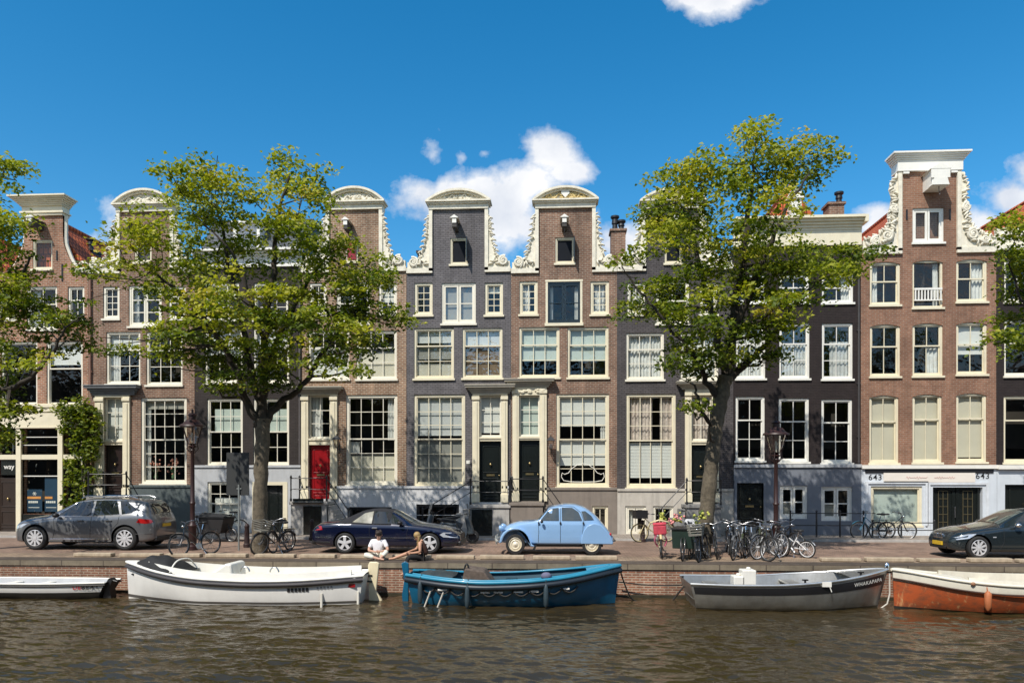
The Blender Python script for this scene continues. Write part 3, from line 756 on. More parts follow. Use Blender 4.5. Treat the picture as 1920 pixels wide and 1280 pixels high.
m = MB(); m.box(dr[0]+.2, dr[2]-.2, YF+.2, YF+.25, 0, dr[3]-.14)
for k in range(1, 3): m.box(dr[0]+.2+k*.4, dr[0]+.23+k*.4, YF+.17, YF+.199, 0, dr[3]-.14)
m.build('garage_door', dark_paint, dfr)
m = MB(); m.box(x0, x1, YF-.08, YF+.1, zt-.35, zt); cornice(m, x0, x1, YF-.08, zt, zt+.36, .35, 4, False); m.build('cornice', white, h)
m = MB(); zm = fz(412, 465)+.6; m.prism([(YF+.3, zt+.35), (YF+1.7, zm), (YF+DEEP, zm), (YF+DEEP, zt)], x0+.05, x1-.05, 'yz'); rf = m.build('roof', slate, h)
m = MB(); a = fr((428,412,478,472)); m.box(a[0], a[2], YF+.5, YF+2.2, zt+.3, a[3]); m.box(a[0]-.12, a[2]+.12, YF+.35, YF+2.3, a[3], a[3]+.1); dm = m.build('dormer', white, rf)
m = MB(); m.box(a[0]+.15, a[2]-.15, YF+.46, YF+.498, zt+.5, a[3]-.15); m.build('dormer_pane', glass('dormer_glass', (.5,.55,.6), .35), dm)

# ---- house 3: brown brick, red door
h = hthing(565, 762, 'brown brick house with the red front door and arched white gable top')
x0, x1 = PX(565, YF), PX(762, YF); shz = fz(506, 663)
R2 = hull_rects((580,530,612,590),(631,529,694,608),(710,530,744,590)); R1 = hull_rects((578,620,655,711),(668,620,744,711)); R0 = hull_rects((649,740,745,909))
B0 = hull_rects((655,950,735,990)); dr = fr((579,741,620,935))
body(h, x0, x1, shz, brickA, R2+R1+R0+[dr], fz(912,700), pl_white, plinth_holes=B0)
win_row(h, R2, [dict(small), dict(cols=2, rt=1, rb=2, split=0, style='casement'), dict(small, fills=[Bf(.6)])])
win_row(h, R1, [dict(sash3, fills=[Bf(1, blind_w, .3)]), dict(sash3, fills=[Bf(1, blind_c, .42)])])
win_row(h, R0, [dict(big4, fills=[Cf(.82,1,net,0,.5), Bf(1, blind_c, .68), Cf(.0,.2,net,.52,.66)])])
win_row(h, B0, [dict(cols=3, rt=1, rb=1, split=0, style='fixed', rec=0, sill=False, frame=black_iron)])
portal(h, 566, 633, (579,741,620,822), (580,834,620,935), (560,725,638,739), red_paint, [Cf(0,.55,net)], knob=True)
stoop(h, 545, 612, fz(938,580), 1, 652, stoopgrey, (572,600))
m = MB(); m.box(PX(549,YF-1.2), PX(606,YF-1.2), YF-1.2, YF-1.15, fz(941,580)+.0, fz(933,580)); m.box(PX(549,YF-1.2), PX(606,YF-1.2), YF-1.32, YF-1.2, fz(941,580), fz(939,580)); m.build('planter_board', dark_paint, h)
at = fr((648,445,671,491))
bell_gable(h, PX(618,YF), PX(711,YF), fz(394,664), fz(353,664), shz, x0, x1, brickA, 33, at)
w = attic(h, at, False); m = MB(); m.box(at[0]+.08, at[2]-.08, YF+.02, YF+.06, at[1]+.1, at[3]-.08); m.build('shutter', red_paint, w)
hoist(h, 655, 428, .34, .6); gable_roof(h, x0, x1, shz-.25, shz+1.1, slate)

# ---- house 4: grey painted
h = hthing(762, 958, 'grey painted brick house with arched white gable top')
x0, x1 = PX(762, YF), PX(958, YF); shz = fz(507, 860)
R2 = hull_rects((777,530,811,591),(828,530,892,607),(909,530,943,591)); R1 = hull_rects((776,615,851,710),(867,615,942,709)); R0 = hull_rects((776,739,872,911))
B0 = hull_rects((781,945,861,987)); dr = fr((898,741,941,941))
body(h, x0, x1, shz, brickG, R2+R1+R0+[dr], fz(912,860), pl_white, plinth_holes=B0)
win_row(h, R2, [dict(small, frame=cream), dict(cols=2, rt=1, rb=2, split=0, style='casement', gl=glass_sky, fills=[Bf(.98,blind_g)]), dict(small, frame=cream, fills=[Bf(.25)])])
win_row(h, R1, [dict(sash3, fills=[Bf(.25), Bf(.6,blind_g,.36), Bf(1,blind_c,.7)], gl=glass_sky, frame=cream), dict(sash3, fills=[Bf(.3), Bf(1,brown_blind,.34)], frame=cream, gl=glass_sky)])
win_row(h, R0, [dict(big4, fills=[Bf(.44), Bf(1,blind_g,.5)], frame=cream, gl=glass_sky)])
win_row(h, B0, [dict(cols=3, rt=1, rb=1, split=0, style='fixed', rec=0, sill=False, frame=black_iron)])
portal(h, 886, 952, (899,741,940,819), (899,827,940,941), (880,721,960,738), dark_paint, [Bf(.9, blind_w)])
m = MB(); q = P(878, 866, YF); m.box(q.x-.08, q.x+.08, YF-.03, YF-.003, q.z-.07, q.z+.07); m.build('house_plate', white, h)
stoop(h, 882, 955, fz(944,915), -1, 792, stoopgrey, (887,920))
m = MB()
for z in (fz(938,820), fz(965,820)): m.box(x0+.01, PX(885,YF), YF-.056, YF-.05, z-.012, z+.012)
m.build('plinth_joint', pl_lgrey, h)
at = fr((844,446,877,496))
bell_gable(h, PX(811,YF), PX(909,YF), fz(393,860), fz(357,860), shz, x0, x1, brickG, 41, at)
attic(h, at); hoist(h, 856, 426, .36, .7); gable_roof(h, x0, x1, shz-.25, shz+1.0, slate)
chimney(h, 783, 806, 474, 495, YF+1.4, mat('dark_slab', (.06,.05,.05), .8), ())

# ---- house 5: plum brick, crest in the pediment
h = hthing(958, 1157, 'brown brick house with a gilded crest in its arched gable')
x0, x1 = PX(958, YF), PX(1157, YF); shz = fz(507, 1058)
R2 = hull_rects((974,527,1008,590),(1024,528,1091,607),(1107,527,1142,590)); R1 = hull_rects((973,613,1049,708),(1064,613,1141,708)); R0 = hull_rects((1043,738,1142,913))
B0 = hull_rects((1110,948,1140,992),(965,960,1006,985)); dr = fr((972,741,1013,939))
body(h, x0, x1, shz, brickB, R2+R1+R0+[dr], fz(915,1060), pl_brown, plinth_holes=B0)
win_row(h, R2, [dict(small, frame=cream, fills=[Cf(0,.6)]), dict(cols=2, rt=1, rb=2, split=0, style='casement', frame=dark_paint, gl=glassm, fills=[Cf(.03,.16), Cf(.84,.97)]), dict(small, frame=cream, fills=[Cf(.1,.9)])])
win_row(h, R1, [dict(sash3, fills=[Bf(.66, blind_n)], frame=cream), dict(sash3, fills=[Bf(.66, blind_n)], frame=cream)])
win_row(h, R0, [dict(big4, fills=[Bf(.33), Bf(.78,blind_w,.5), Cf(.88,1,net,.3,.5)], frame=cream)])
win_row(h, B0, [dict(cols=2, rt=1, rb=1, split=0, style='fixed', rec=0, sill=False, frame=cream)]*2)
m = MB(); r = fr((1024,528,1091,607))
m.box(r[0]-.02, r[0]+.07, YF-.01, YF+.04, r[1], r[3]); m.box(r[2]-.07, r[2]+.02, YF-.01, YF+.04, r[1], r[3]); m.box(r[0]-.04, r[2]+.04, YF-.02, YF+.04, r[3], r[3]+.08); m.box(r[0]-.06, r[2]+.06, YF-.075, YF+.04, r[1]-.09, r[1]+.03); m.build('casing', cream, h)
m = MB(); cx = PX(1093,YF); zz = fz(905,1093)      # scrolled ironwork inside the big window
for sg in (-1, 1):
    pts = [(cx+sg*x, YF+.12, zz+z) for x, z in ((0,.80),(.25,.75),(.46,.60),(.60,.42),(.76,.36),(.86,.42),(.90,.26),(.80,.10),(.5,.05),(0,.04))]; m.tube(pts, .018, 6)
m.build('window_guard', white, h, smooth=60)
portal(h, 961, 1025, (973,741,1012,818), (973,825,1013,939), (953,710,1033,726), dark_paint, [Bf(1, blind_n)], frieze=True)
stoop(h, 957, 1018, fz(940,990), 1, 1060, pl_brown, None)
at = fr((1041,445,1077,494))
bell_gable(h, PX(1010,YF), PX(1110,YF), fz(391,1060), fz(352,1060), shz, x0, x1, brickB, 52, at, crest=True)
attic(h, at); hoist(h, 1058, 425, .36, .7); gable_roof(h, x0, x1, shz-.25, shz+1.0, slate)
chimney(h, 1146, 1173, 433, 480, YF+2.0, brickB, ((1153,405),(1165,413)))

# ---- house 6: dark grey, half behind the right tree
h = hthing(1157, 1375, 'dark grey brick house, its gable half hidden by the right tree')
x0, x1 = PX(1157, YF), PX(1375, YF); shz = fz(503, 1262)
R2 = hull_rects((1176,530,1209,590),(1230,528,1292,607),(1312,530,1345,590)); R1 = hull_rects((1174,624,1245,712),(1276,624,1347,712)); R0 = hull_rects((1174,738,1267,914))
B0 = hull_rects((1172,948,1211,1000),(1224,948,1262,990)); dr = fr((1294,741,1335,941))
body(h, x0, x1, shz, brickDG, R2+R1+R0+[dr], fz(917,1260), pl_cream, plinth_holes=B0)
win_row(h, R2, [dict(small, fills=[Cf(.2,1)]), dict(cols=2, rt=1, rb=1, split=.45, fills=[]), dict(small)])
win_row(h, R1, [dict(sash3, fills=[Cf(0,1,net)]), dict(sash3, fills=[Cf(0,1,net)])])
win_row(h, R0, [dict(big4, rb=1, split=.5, fills=[Cf(0,.55,lace,0,.5), Cf(.72,1,lace,0,.5), ('v',0,.52,1,.92,blind_w)], frame=cream)])
win_row(h, B0, [dict(cols=2, rt=1, rb=1, split=0, style='casement', rec=0, sill=False, fills=[Cf(0,.4)]), dict(cols=2, rt=1, rb=1, split=0, style='fixed', rec=0, sill=False)])
portal(h, 1284, 1347, (1296,741,1334,826), (1295,834,1334,941), (1274,715,1352,730), dark_paint, [Cf(0,1,lace)])
stoop(h, 1288, 1352, fz(944,1320), -1, 1236, stoopstone, None)
at = fr((1246,446,1279,494))
bell_gable(h, PX(1211,YF), PX(1311,YF), fz(392,1261), fz(355,1261), shz, x0, x1, brickDG, 63, at)
attic(h, at); hoist(h, 1261, 426, .36, .7); gable_roof(h, x0, x1, shz-.25, shz+1.0, slate)

# ---- house 7: black brown, straight cornice
h = hthing(1375, 1614, 'black brown house with straight cornice and blue grey ground floor')
x0, x1 = PX(1375, YF), PX(1614, YF); zt = fz(462, 1500)
R2 = hull_rects((1380,515,1434,568),(1461,515,1517,568),(1541,515,1600,568)); R1 = hull_rects((1380,607,1435,710),(1461,606,1518,710),(1541,606,1599,711)); R0 = hull_rects((1379,743,1434,864),(1460,746,1517,866),(1540,748,1598,868))
B0 = hull_rects((1461,910,1513,972),(1539,912,1597,976)); dr = fr((1381,905,1431,985))
body(h, x0, x1, zt, brickK, R2+R1+R0, fz(873,1500), pl_blue, plinth_holes=B0+[dr])
s2 = dict(frame=white, cols=2, rt=1, rb=2, split=.36)
win_row(h, R2, [dict(frame=white, cols=2, rt=1, rb=1, split=.45), dict(frame=white, cols=2, rt=1, rb=1, split=.45), dict(frame=white, cols=2, rt=1, rb=1, split=.45, fills=[Cf(.7,1)])])
win_row(h, R1, [dict(s2, fills=[Cf(0,1)]), dict(s2, fills=[Cf(0,1,net,.36,1)], gl=glass_sky), dict(s2, fills=[Cf(.3,1,net,.3,1)], gl=glass_sky)])
win_row(h, R0, [dict(s2), dict(s2), dict(s2)])
win_row(h, B0, [dict(frame=white, cols=2, rt=1, rb=2, split=0, style='casement', rec=0, sill=False, fills=[Bf(.95,blind_g,.5,.05,.45)])]*2)
door_leaf(h, dr, dark_paint, YF+.08)
m = MB(); m.box(dr[0]-.1, dr[0], YF-.08, YF+.1, dr[1], dr[3]+.1); m.box(dr[2], dr[2]+.1, YF-.08, YF+.1, dr[1], dr[3]+.1); m.box(dr[0], dr[2], YF-.08, YF+.1, dr[3], dr[3]+.1); m.build('door_frame', pl_blue, h)
m = MB(); m.box(dr[0]-.2, dr[2]+.2, YF-.5, YF-.06, 0, dr[1]-.01); m.build('doorstep', stoopstone, h)
m = MB(); m.box(x0+.01, x1-.01, YF-.12, YF-.052, fz(876,1500)-.0, fz(871,1500)+.02); m.build('plinth_moulding', pl_lgrey, h)
m = MB(); m.box(x0, x1, YF-.1, YF+.1, zt, fz(434,1500)); cornice(m, x0, x1, YF-.1, fz(434,1500), fz(411,1500), .38, 5, False); m.box(x1, x1+.14, YF-.45, YF+.1, fz(424,1500), fz(411,1500)); m.build('cornice', cream, h)
zc = fz(411,1500)
gable_roof(h, PX(1400,YF+1), PX(1575,YF+1), zt+.3, P(1490,348,YF+1.2).z, tile_o, YF+1.2)
m = MB(); q = P(1493, 412, YF+.7); w_ = .22; zt2 = P(1493,372,YF+.7).z; m.box(q.x-w_, q.x+w_, YF+.7, YF+2, zt, zt2); m.box(q.x-w_-.1, q.x+w_+.1, YF+.6, YF+2.1, zt2, zt2+.1); m.prism([(q.x-w_-.06,zt2+.1),(q.x+w_+.06,zt2+.1),(q.x+.15,zt2+.4),(q.x-.15,zt2+.4)], YF+.65, YF+1.8)
m.build('dormer', white, h)
chimney(h, 1554, 1583, 383, 420, YF+1.6, brickB, ((1573,360),))

# ---- house 8: number 643
h = hthing(1614, 1868, 'tall brown brick house numbered 643 with a high neck gable')
x0, x1 = PX(1614, YF), PX(1868, YF); shz = fz(470, 1740)
R3 = hull_rects((1631,491,1688,572),(1711,488,1768,577),(1793,486,1851,566)); R1 = hull_rects((1631,608,1688,706),(1711,606,1768,705),(1793,604,1851,702)); R0 = hull_rects((1630,741,1685,868),(1711,739,1766,867),(1793,737,1850,866))
shop = fr((1632,911,1728,985)); dr = fr((1748,913,1841,1012))
body(h, x0, x1, shz, brickO, R3+R1+R0, fz(876,1740), pl_pale, plinth_holes=[shop, dr], ptop=False)
for rr_ in (R3, R1, R0):
    m = MB()
    for r in rr_:                           # shallow brick arch closing the top of each opening
        n = 12; a, b = r[0], r[2]; top = r[3]; rise = .10
        pts = [(a+(b-a)*k/n, top - rise*(2*k/n-1)**2) for k in range(n+1)]
        m.prism([(a, top)] + pts[1:-1] + [(b, top), (b, top-.0)] if False else [(a, top+.0)] + [(b, top)] + pts[::-1], YF+.002, YF+.14)
    m.build('brick_arch', brickO, h)
g2 = dict(cols=2, rt=1, rb=1, split=.45)
win_row(h, R3[:1]+R3[2:], [dict(g2, frame=cream, fills=[Cf(0,.3)]), dict(g2, frame=cream, fills=[Cf(.6,1)])])
r = R3[1]; w = window(h, r, 1, 1, 1, 0, .08, 'none', (Cf(.8,1),), frame=cream)
m = MB(); zb, zt_ = r[1]+.28, fz(541,1740)
m.box(r[0]+.05, r[2]-.05, YF-.06, YF-.0, zt_-.06, zt_+.02); m.box(r[0]+.05, r[2]-.05, YF-.06, YF-.0, zb, zb+.05)
for k in range(9): xx = r[0]+.1+(r[2]-r[0]-.2)*k/8; m.box(xx-.025, xx+.025, YF-.05, YF-.01, zb+.05, zt_-.06)
m.build('balustrade', white, w)
win_row(h, R1, [dict(cols=2, rt=1, rb=1, split=.42, frame=cream), dict(cols=2, rt=1, rb=1, split=.42, frame=cream, fills=[Cf(.55,1,net,.45,1)]), dict(cols=2, rt=1, rb=1, split=.42, frame=cream, fills=[Bf(.6,blind_w)])])
win_row(h, R0, [dict(cols=2, rt=1, rb=1, split=.38, frame=cream, fills=[Bf(1,blind_c), ]), dict(cols=2, rt=1, rb=1, split=.36, frame=cream, fills=[Bf(1,blind_c)]), dict(cols=2, rt=1, rb=1, split=.36, frame=cream, fills=[Bf(.95,blind_c)])])
m = MB(); z = fz(876,1740); m.box(x0-.0, x1+.0, YF-.14, YF-.003, z-.05, z+.1); m.build('ground_floor_cornice', white, h)
m = MB(); m.box(x0+.15, x1-.15, YF-.09, YF-.052, fz(886,1740), z-.055); m.build('dark_frieze', black_iron, h)
m = MB(); r = fr((1655,886,1826,904)); m.box(r[0], r[2], YF-.10, YF-.052, r[1], r[3]); sg = m.build('name_board', mat('cream_board', (.78,.72,.64), .5, var=.04), h)
m = MB(); cx = (r[0]+r[2])/2+.05; rnd = random.Random(5)
pts = [(cx-.95+1.9*k/90, YF-.104, (r[1]+r[3])/2+.055*math.sin(k*1.35)*(.5+.5*math.sin(k*.31+1))) for k in range(91) if not 42 < k < 49]
for a in (pts[:40], pts[46:]): m.tube(a, .012, 4)
m.build('faded_script', mat('faded_pink', (.62,.42,.38), .6), sg)
for px, py in ((1640,895),(1841,892.5)):
    q = P(px, py, YF); wall_text(h, '643', q.x, q.z, YF-.055, .33, black_iron, bold=True, spacing=1.15)
m = MB(); a = .12
for r in (shop, dr):                        # splayed jambs of the two ground floor bays
    m.prism([(r[0]-.22, r[1]),(r[0]-.22, r[3]+.2),(r[2]+.22, r[3]+.2),(r[2]+.22, r[1]),(r[2]+.12,r[1]),(r[2]+.12,r[3]+.1),(r[0]-.12,r[3]+.1),(r[0]-.12,r[1])], YF-.10, YF-.052)
m.build('bay_surround', mat('blue_white_trim', (.66,.69,.72), .5), h)
window(h, shop, 1, 1, 1, 0, .10, 'fixed', (Bf(1, blind_n),), frame=cream, rec=0, sill=True, name='shop_window')
y = YF+.14; m = MB(); m.box(dr[0], dr[2], y, y+.05, dr[1], dr[3]); xc = (dr[0]+dr[2])/2
for a, b in ((dr[0], xc), (xc, dr[2])):
    m.box(a+.02, b-.02, y-.03, y-.002, dr[3]-.12, dr[3]-.02)
    m.box(a+.02, a+.14, y-.03, y-.002, dr[1]+.02, dr[3]-.12); m.box(b-.14, b-.02, y-.03, y-.002, dr[1]+.02, dr[3]-.12); m.box(a+.14, b-.14, y-.03, y-.002, dr[1]+.02, dr[1]+.35)
dd = m.build('double_door', dark_paint, h)
m = MB()
for a, b in ((dr[0], xc), (xc, dr[2])):
    for k in range(3): xx = a+.3+(b-a-.6)*k/2; m.box(xx-.01, xx+.01, y-.02, y-.003, dr[1]+.4, dr[3]-.15)
    for k in range(6): zz = dr[1]+.4+(dr[3]-dr[1]-.55)*k/5; m.box(a+.3, b-.3, y-.025, y-.021, zz-.01, zz+.01)
m.build('door_grille', mat('dull_gold', (.16,.13,.07), .5, .5), dd)
m = MB(); m.box(xc-.05, xc-.02, y-.07, y-.03, dr[1]+.9, dr[1]+1.35); m.build('door_handle', steel, dd)
# high neck
n0, n1 = PX(1690,YF), PX(1793,YF); zn = fz(322,1740); at = fr((1711,390,1770,455))
m = MB(); panel(m, n0, n1, shz, zn, YF, [at], .25)
for x in (n0, n1): m.quad((x,YF,shz),(x,YF+.4,shz),(x,YF+.4,zn),(x,YF,zn))
m.quad((n0,YF+.4,shz),(n1,YF+.4,shz),(n1,YF+.4,zn),(n0,YF+.4,zn)); m.build('gable_neck', brickO, h)
for sg, nx, ex in ((-1, n0, x0+.08), (1, n1, x1)):
    m = MB(); bx = nx+sg*.16; H = zn-shz; wid = abs(ex-bx)
    m.box(nx, bx, YF-.1, YF+.3, shz, zn); m.box(nx, ex, YF-.1, YF+.3, shz-.12, shz+.1)
    prof = [(0,1),(.14,.93),(.20,.82),(.13,.72),(.16,.60),(.24,.48),(.22,.38),(.36,.27),(.55,.2),(.75,.16),(1,.12)]
    pts = [(bx+sg*wid*a, shz+.1+(H-.2)*b) for a, b in prof]
    m.prism([(bx, shz+.1)]+pts+[(pts[-1][0], shz+.1)], YF-.03, YF+.2)
    scroll_work(m, pts, YF, .095, .16, 71+sg); scroll_work(m, [(bx+sg*.1, shz+2.4), (bx+sg*.2, shz+.8), (bx+sg*wid*.4, shz+.35), (ex-sg*.1, shz+.25)], YF-.03, .11, .18, 74+sg)
    volute(m, bx+sg*wid*.32, shz+.62, YF-.04, .22, sg); volute(m, bx+sg*wid*.66, shz+.4, YF-.04, .18, -sg); volute(m, bx+sg*.2, shz+1.7, YF-.04, .16, sg)
    m.build('gable_scroll', carved, h, smooth=50)
m = MB(); m.box(n0-.2, n1+.2, YF-.14, YF+.45, zn, fz(305,1740)); zz = fz(305,1740)
for k in range(5): e = .20+.24*((k+1)/5)**1.3; m.box(n0-e, n1+e, YF-.12-(e-.2), YF+.5, zz+k*.07, zz+(k+1)*.07)
for px in (1697, 1787): m.box(PX(px,YF)-.12, PX(px,YF)+.12, YF-.12, YF-.003, zn-.1, zn)
m.build('cornice', white, h)
window(h, at, 2, 1, 1, 0, .08, 'casement', (), frame=white, name='loft_window', label='double loft window with black iron hinges')
hoist(h, 1745, 343, .5, .75, True)
m = MB()
for px in (1700, 1781): m.box(PX(px,YF)-.03, PX(px,YF)+.03, YF-.03, YF-.002, fz(412,px), fz(393,px))
m.build('wall_anchor', black_iron, h)
gable_roof(h, x0, x1, shz-.3, fz(345,1740), tile_o, YF+.9)

# ---- house 9: right edge
h = hthing(1868, 2090, 'dark brown house with orange roof at the right edge, beside number 643')
x0, x1 = PX(1868, YF), PX(2090, YF); zt = fz(466, 1960)
R3 = hull_rects((1883,486,1942,566),(1962,486,2020,566),(2035,486,2080,566)); R1 = hull_rects((1883,600,1942,705),(1962,600,2020,705),(2035,600,2080,705)); R0 = hull_rects((1882,742,1944,867),(1962,742,2022,867))
sh = fr((1883,908,1965,1008))
body(h, x0, x1, zt, brickK, R3+R1+R0, fz(876,1960), pl_pale, plinth_holes=[sh])
for rr_, s in ((R3, g2), (R1, dict(cols=1, rt=1, rb=1, split=.4)), (R0, dict(cols=1, rt=1, rb=1, split=.36, frame=cream))): win_row(h, rr_, [s]*len(rr_))
door_leaf(h, sh, dark_paint, YF+.1)
m = MB(); m.box(x0, x1, YF-.12, YF+.2, zt-.05, zt+.14); m.box(x0+.02, x1, YF+.0, YF+.2, zt+.14, fz(425,1960)); scroll_work(m, [(x0+.2, fz(440,1880)), (x0+1.2, fz(436,1900)), (x0+2.2, fz(436,1900))], YF, .14, .2, 9); m.build('parapet', carved, h)
m = MB(); z = fz(876,1960); m.box(x0, x1, YF-.2, YF-.003, z-.07, z+.1); m.build('ground_floor_cornice', white, h)
gable_roof(h, x0, x1, zt+.55, zt+2.5, tile_o, YF+.8)

# rain pipes between the fronts
for px, py0, py1, hh_, mm in ((171,520,722,'plum brick house',mat('pipe_terracotta',(.25,.13,.09),.6)),(1609,470,868,'black brown house',mat('pipe_dark',(.05,.045,.045),.6)),(563,500,870,'umber painted house',mat('pipe_grey',(.10,.09,.09),.6))):
    hh = next(o for o in bpy.data.objects if o.name.startswith('canal_house') and o['label'].startswith(hh_)); x = PX(px,YF); m = MB()
    m.tube([(x,YF-.07,fz(py1,px)),(x,YF-.07,fz(py0,px))], .045, 8)
    for k in range(4): z = fz(py1,px)+(fz(py0,px)-fz(py1,px))*(k+.5)/4; m.box(x-.07,x+.07,YF-.08,YF-.003,z-.02,z+.02)
    m.build('drainpipe', mm, hh)
# ------------------------------------------------------------------ ground, quay, water
WZ = -0.92; QY = 20.6
pav = brick('street_clinkers', (.31,.205,.15), (.24,.155,.115), (.18,.14,.11), .21, .1, .012, .35, .35, .9, 'xy')
pave_grey = brick('sidewalk_tiles', (.34,.29,.245), (.28,.24,.2), (.18,.15,.13), .3, .3, .012, .25, .3, .9, 'xy')
stone_cop = brick('coping_stone', (.23,.19,.135), (.19,.155,.11), (.09,.07,.055), 1.25, 3.0, .016, .3, .35, .85, 'xz', .0)
stone_top = brick('quay_top_stone', (.36,.30,.215), (.31,.255,.185), (.15,.12,.09), 1.25, .8, .014, .35, .4, .9, 'xy', .0)
quay_brick = brick('quay_brick', (.28,.125,.075), (.20,.088,.055), (.40,.32,.24), .22, .068, .012, .35, .6)
m = MB(); m.quad((-400,QY,-.02),(400,QY,-.02),(400,900,-.02),(-400,900,-.02)); struct('ground', m, mat('bare_ground', (.2,.18,.15), .9))
# the bank behind the viewer: quay, street and a dark row of roofs, only met in reflections
m = MB(); m.box(-60, 60, -40, -1.5, -3, -.05)
rb = random.Random(2); xx = -58
while xx < 56:
    wd = rb.uniform(5, 8); ht = rb.uniform(10, 13); m.box(xx, xx+wd-.05, -20, -10, 0, ht); m.prism([(xx, ht), (xx+wd-.05, ht), (xx+wd/2, ht+2.5)], -20, -10); xx += wd
struct('opposite_bank', m, mat('far_bank_brick', (.09,.065,.05), .9, var=.5, vs=.6))
m = MB(); m.quad((-60,22.6,-.012),(60,22.6,-.012),(60,28.6,-.012),(-60,28.6,-.012)); struct('road', m, pav)
m = MB(); m.box(-60,60,28.6,31.2,-.4,.06); struct('pavement', m, pave_grey)
m = MB(); m.box(-60,60,28.45,28.599,-.4,.065); struct('kerb', m, stoopgrey)
m = MB(); m.quad((-60,QY+.7,-.008),(60,QY+.7,-.008),(60,22.595,-.008),(-60,22.595,-.008)); struct('quay_strip', m, brick('quay_clinkers', (.35,.255,.175), (.28,.2,.14), (.19,.145,.105), .21, .1, .012, .4, .4, .9, 'xy'))
m = MB(); m.box(-60,60,QY-.04,QY+.7,-.16,.0); o = struct('quay_coping', m, stone_cop)
m = MB(); m.box(-60,60,QY,QY+1,-3,-.161); struct('quay_wall', m, quay_brick)
m = MB(); m.box(-60,60,QY-.12,QY-.001,-3,WZ+.07); struct('quay_footing', m, mat('wet_mossy_stone', (.05,.045,.03), .35, var=.5, vs=3))
# low stone beams along the parking edge
stonebeam = mat('beam_stone', (.42,.34,.24), .9, var=.3, vs=5, streak=.35, bump=.3)
k = 0; x = -14.6; proto = None; beams = []
while x < 17.5:
    px_gap = 0.16 if (k % 3) else .26
    ln = 1.18 + .12*math.sin(k*2.3)
    if proto is None:
        m = MB(); m.box(-.5, .5, -.13, .13, 0, .105); proto = m.build('stone_beam', stonebeam, None, bevel=.02); o = proto
    else: o = proto.copy(); col.objects.link(o)
    if PX(1195, 21.6) < x+ln/2 < PX(1500, 21.6): x += ln+px_gap; k += 1; bpy.data.objects.remove(o); continue
    o.location = (x+ln/2, 21.62+.015*math.sin(k*5), 0); o.scale = (ln, 1, 1+.12*math.sin(k*3.1)); o.rotation_euler = (0,0,.012*math.sin(k*7))
    tag(o, 'low weathered stone beam in the row along the top of the quay', 'stone beam', 'stone beams along the quay'); x += ln + px_gap; k += 1
# rippled canal water (real waves)
nx, ny = 1300, 600
xs = np.linspace(-26, 30, nx); ys = 20.75 - (20.75-6.5)*np.linspace(0, 1, ny)**1.0
X, Y = np.meshgrid(xs, ys, indexing='ij'); Z = np.zeros_like(X); rw = np.random.default_rng(4)
patchy = .5+.5*np.sin(X*.33+1.2*np.sin(Y*.21+.5))*np.sin(Y*.47+1.4*np.sin(X*.17))
for k in range(80):
    lam = float(np.exp(rw.uniform(np.log(.19), np.log(1.15)))); th = rw.normal(1.50, .38); A = .0068*lam**.95*rw.uniform(.5, 1.3)
    kx, ky = math.cos(th)*2*math.pi/lam, math.sin(th)*2*math.pi/lam; ph = rw.uniform(0, 6.28)
    mod = .5+.5*np.sin(X*rw.uniform(.2,.9)+Y*rw.uniform(.2,.9)+rw.uniform(0,6))
    q = np.sin(kx*X+ky*Y+ph+.8*np.sin(X*.7+Y*.9+k))
    Z += A*mod*(.55+.65*patchy)*(q - .35*np.cos(2*(kx*X+ky*Y+ph)))
for k in range(70):
    lam = float(np.exp(rw.uniform(np.log(.11), np.log(.24)))); th = rw.normal(1.53, .45); A = .0028*lam**.62*rw.uniform(.6, 1.4)
    kx, ky = math.cos(th)*2*math.pi/lam, math.sin(th)*2*math.pi/lam
    mod = np.clip(.25+.75*np.sin(X*rw.uniform(.3,1.4)+Y*rw.uniform(.3,1.6)+rw.uniform(0,6)), 0, 1)
    Z += np.clip((18-Y)/6, .10, 1)*A*mod*(.4+.9*patchy)*np.sin(kx*X+ky*Y+rw.uniform(0,6)+.5*np.sin(X*1.3+Y*1.7+k))
me = bpy.data.meshes.new('water'); V3 = np.stack([X, Y, Z+WZ], -1).reshape(-1, 3)
i = np.arange(nx-1)[:,None]*ny + np.arange(ny-1)[None,:]; q = np.stack([i, i+1, i+ny+1, i+ny], -1).reshape(-1)
me.vertices.add(len(V3)); me.vertices.foreach_set('co', V3.ravel()); me.loops.add(len(q)); me.loops.foreach_set('vertex_index', q)
me.polygons.add(len(q)//4); me.polygons.foreach_set('loop_start', np.arange(0, len(q), 4)); me.polygons.foreach_set('use_smooth', np.ones(len(q)//4, bool)); me.update(calc_edges=True)
wm = bpy.data.materials.new('canal_water'); nt, out = nodes(wm); L = nt.links.new
b = N(nt, 'BsdfPrincipled'); tc = N(nt, 'TexCoord').outputs['Object']
L(ramp(nt, noise(nt, tc, .25, 3), [(.3, (.030,.021,.008)), (.7, (.044,.032,.014))]), b.inputs['Base Color'])
b.inputs['Roughness'].default_value = .015; b.inputs['IOR'].default_value = 1.62; b.inputs['Specular IOR Level'].default_value = .75; b.inputs['Specular Tint'].default_value = (1,.86,.66,1)
bp = N(nt, 'Bump'); bp.inputs['Strength'].default_value = .18; bp.inputs['Distance'].default_value = .02
L(noise(nt, scaled(nt, tc, 1, 2.0, 1), 11, 3, .6), bp.inputs['Height']); L(bp.outputs[0], b.inputs['Normal']); L(b.outputs[0], out.inputs[0])
me.materials.append(wm); o = bpy.data.objects.new('water', me); col.objects.link(o); o['kind'] = 'structure'
m = MB(); m.quad((-400,-1.4,WZ-.15),(400,-1.4,WZ-.15),(400,QY,WZ-.15),(-400,QY,WZ-.15)); struct('water', m, wm)
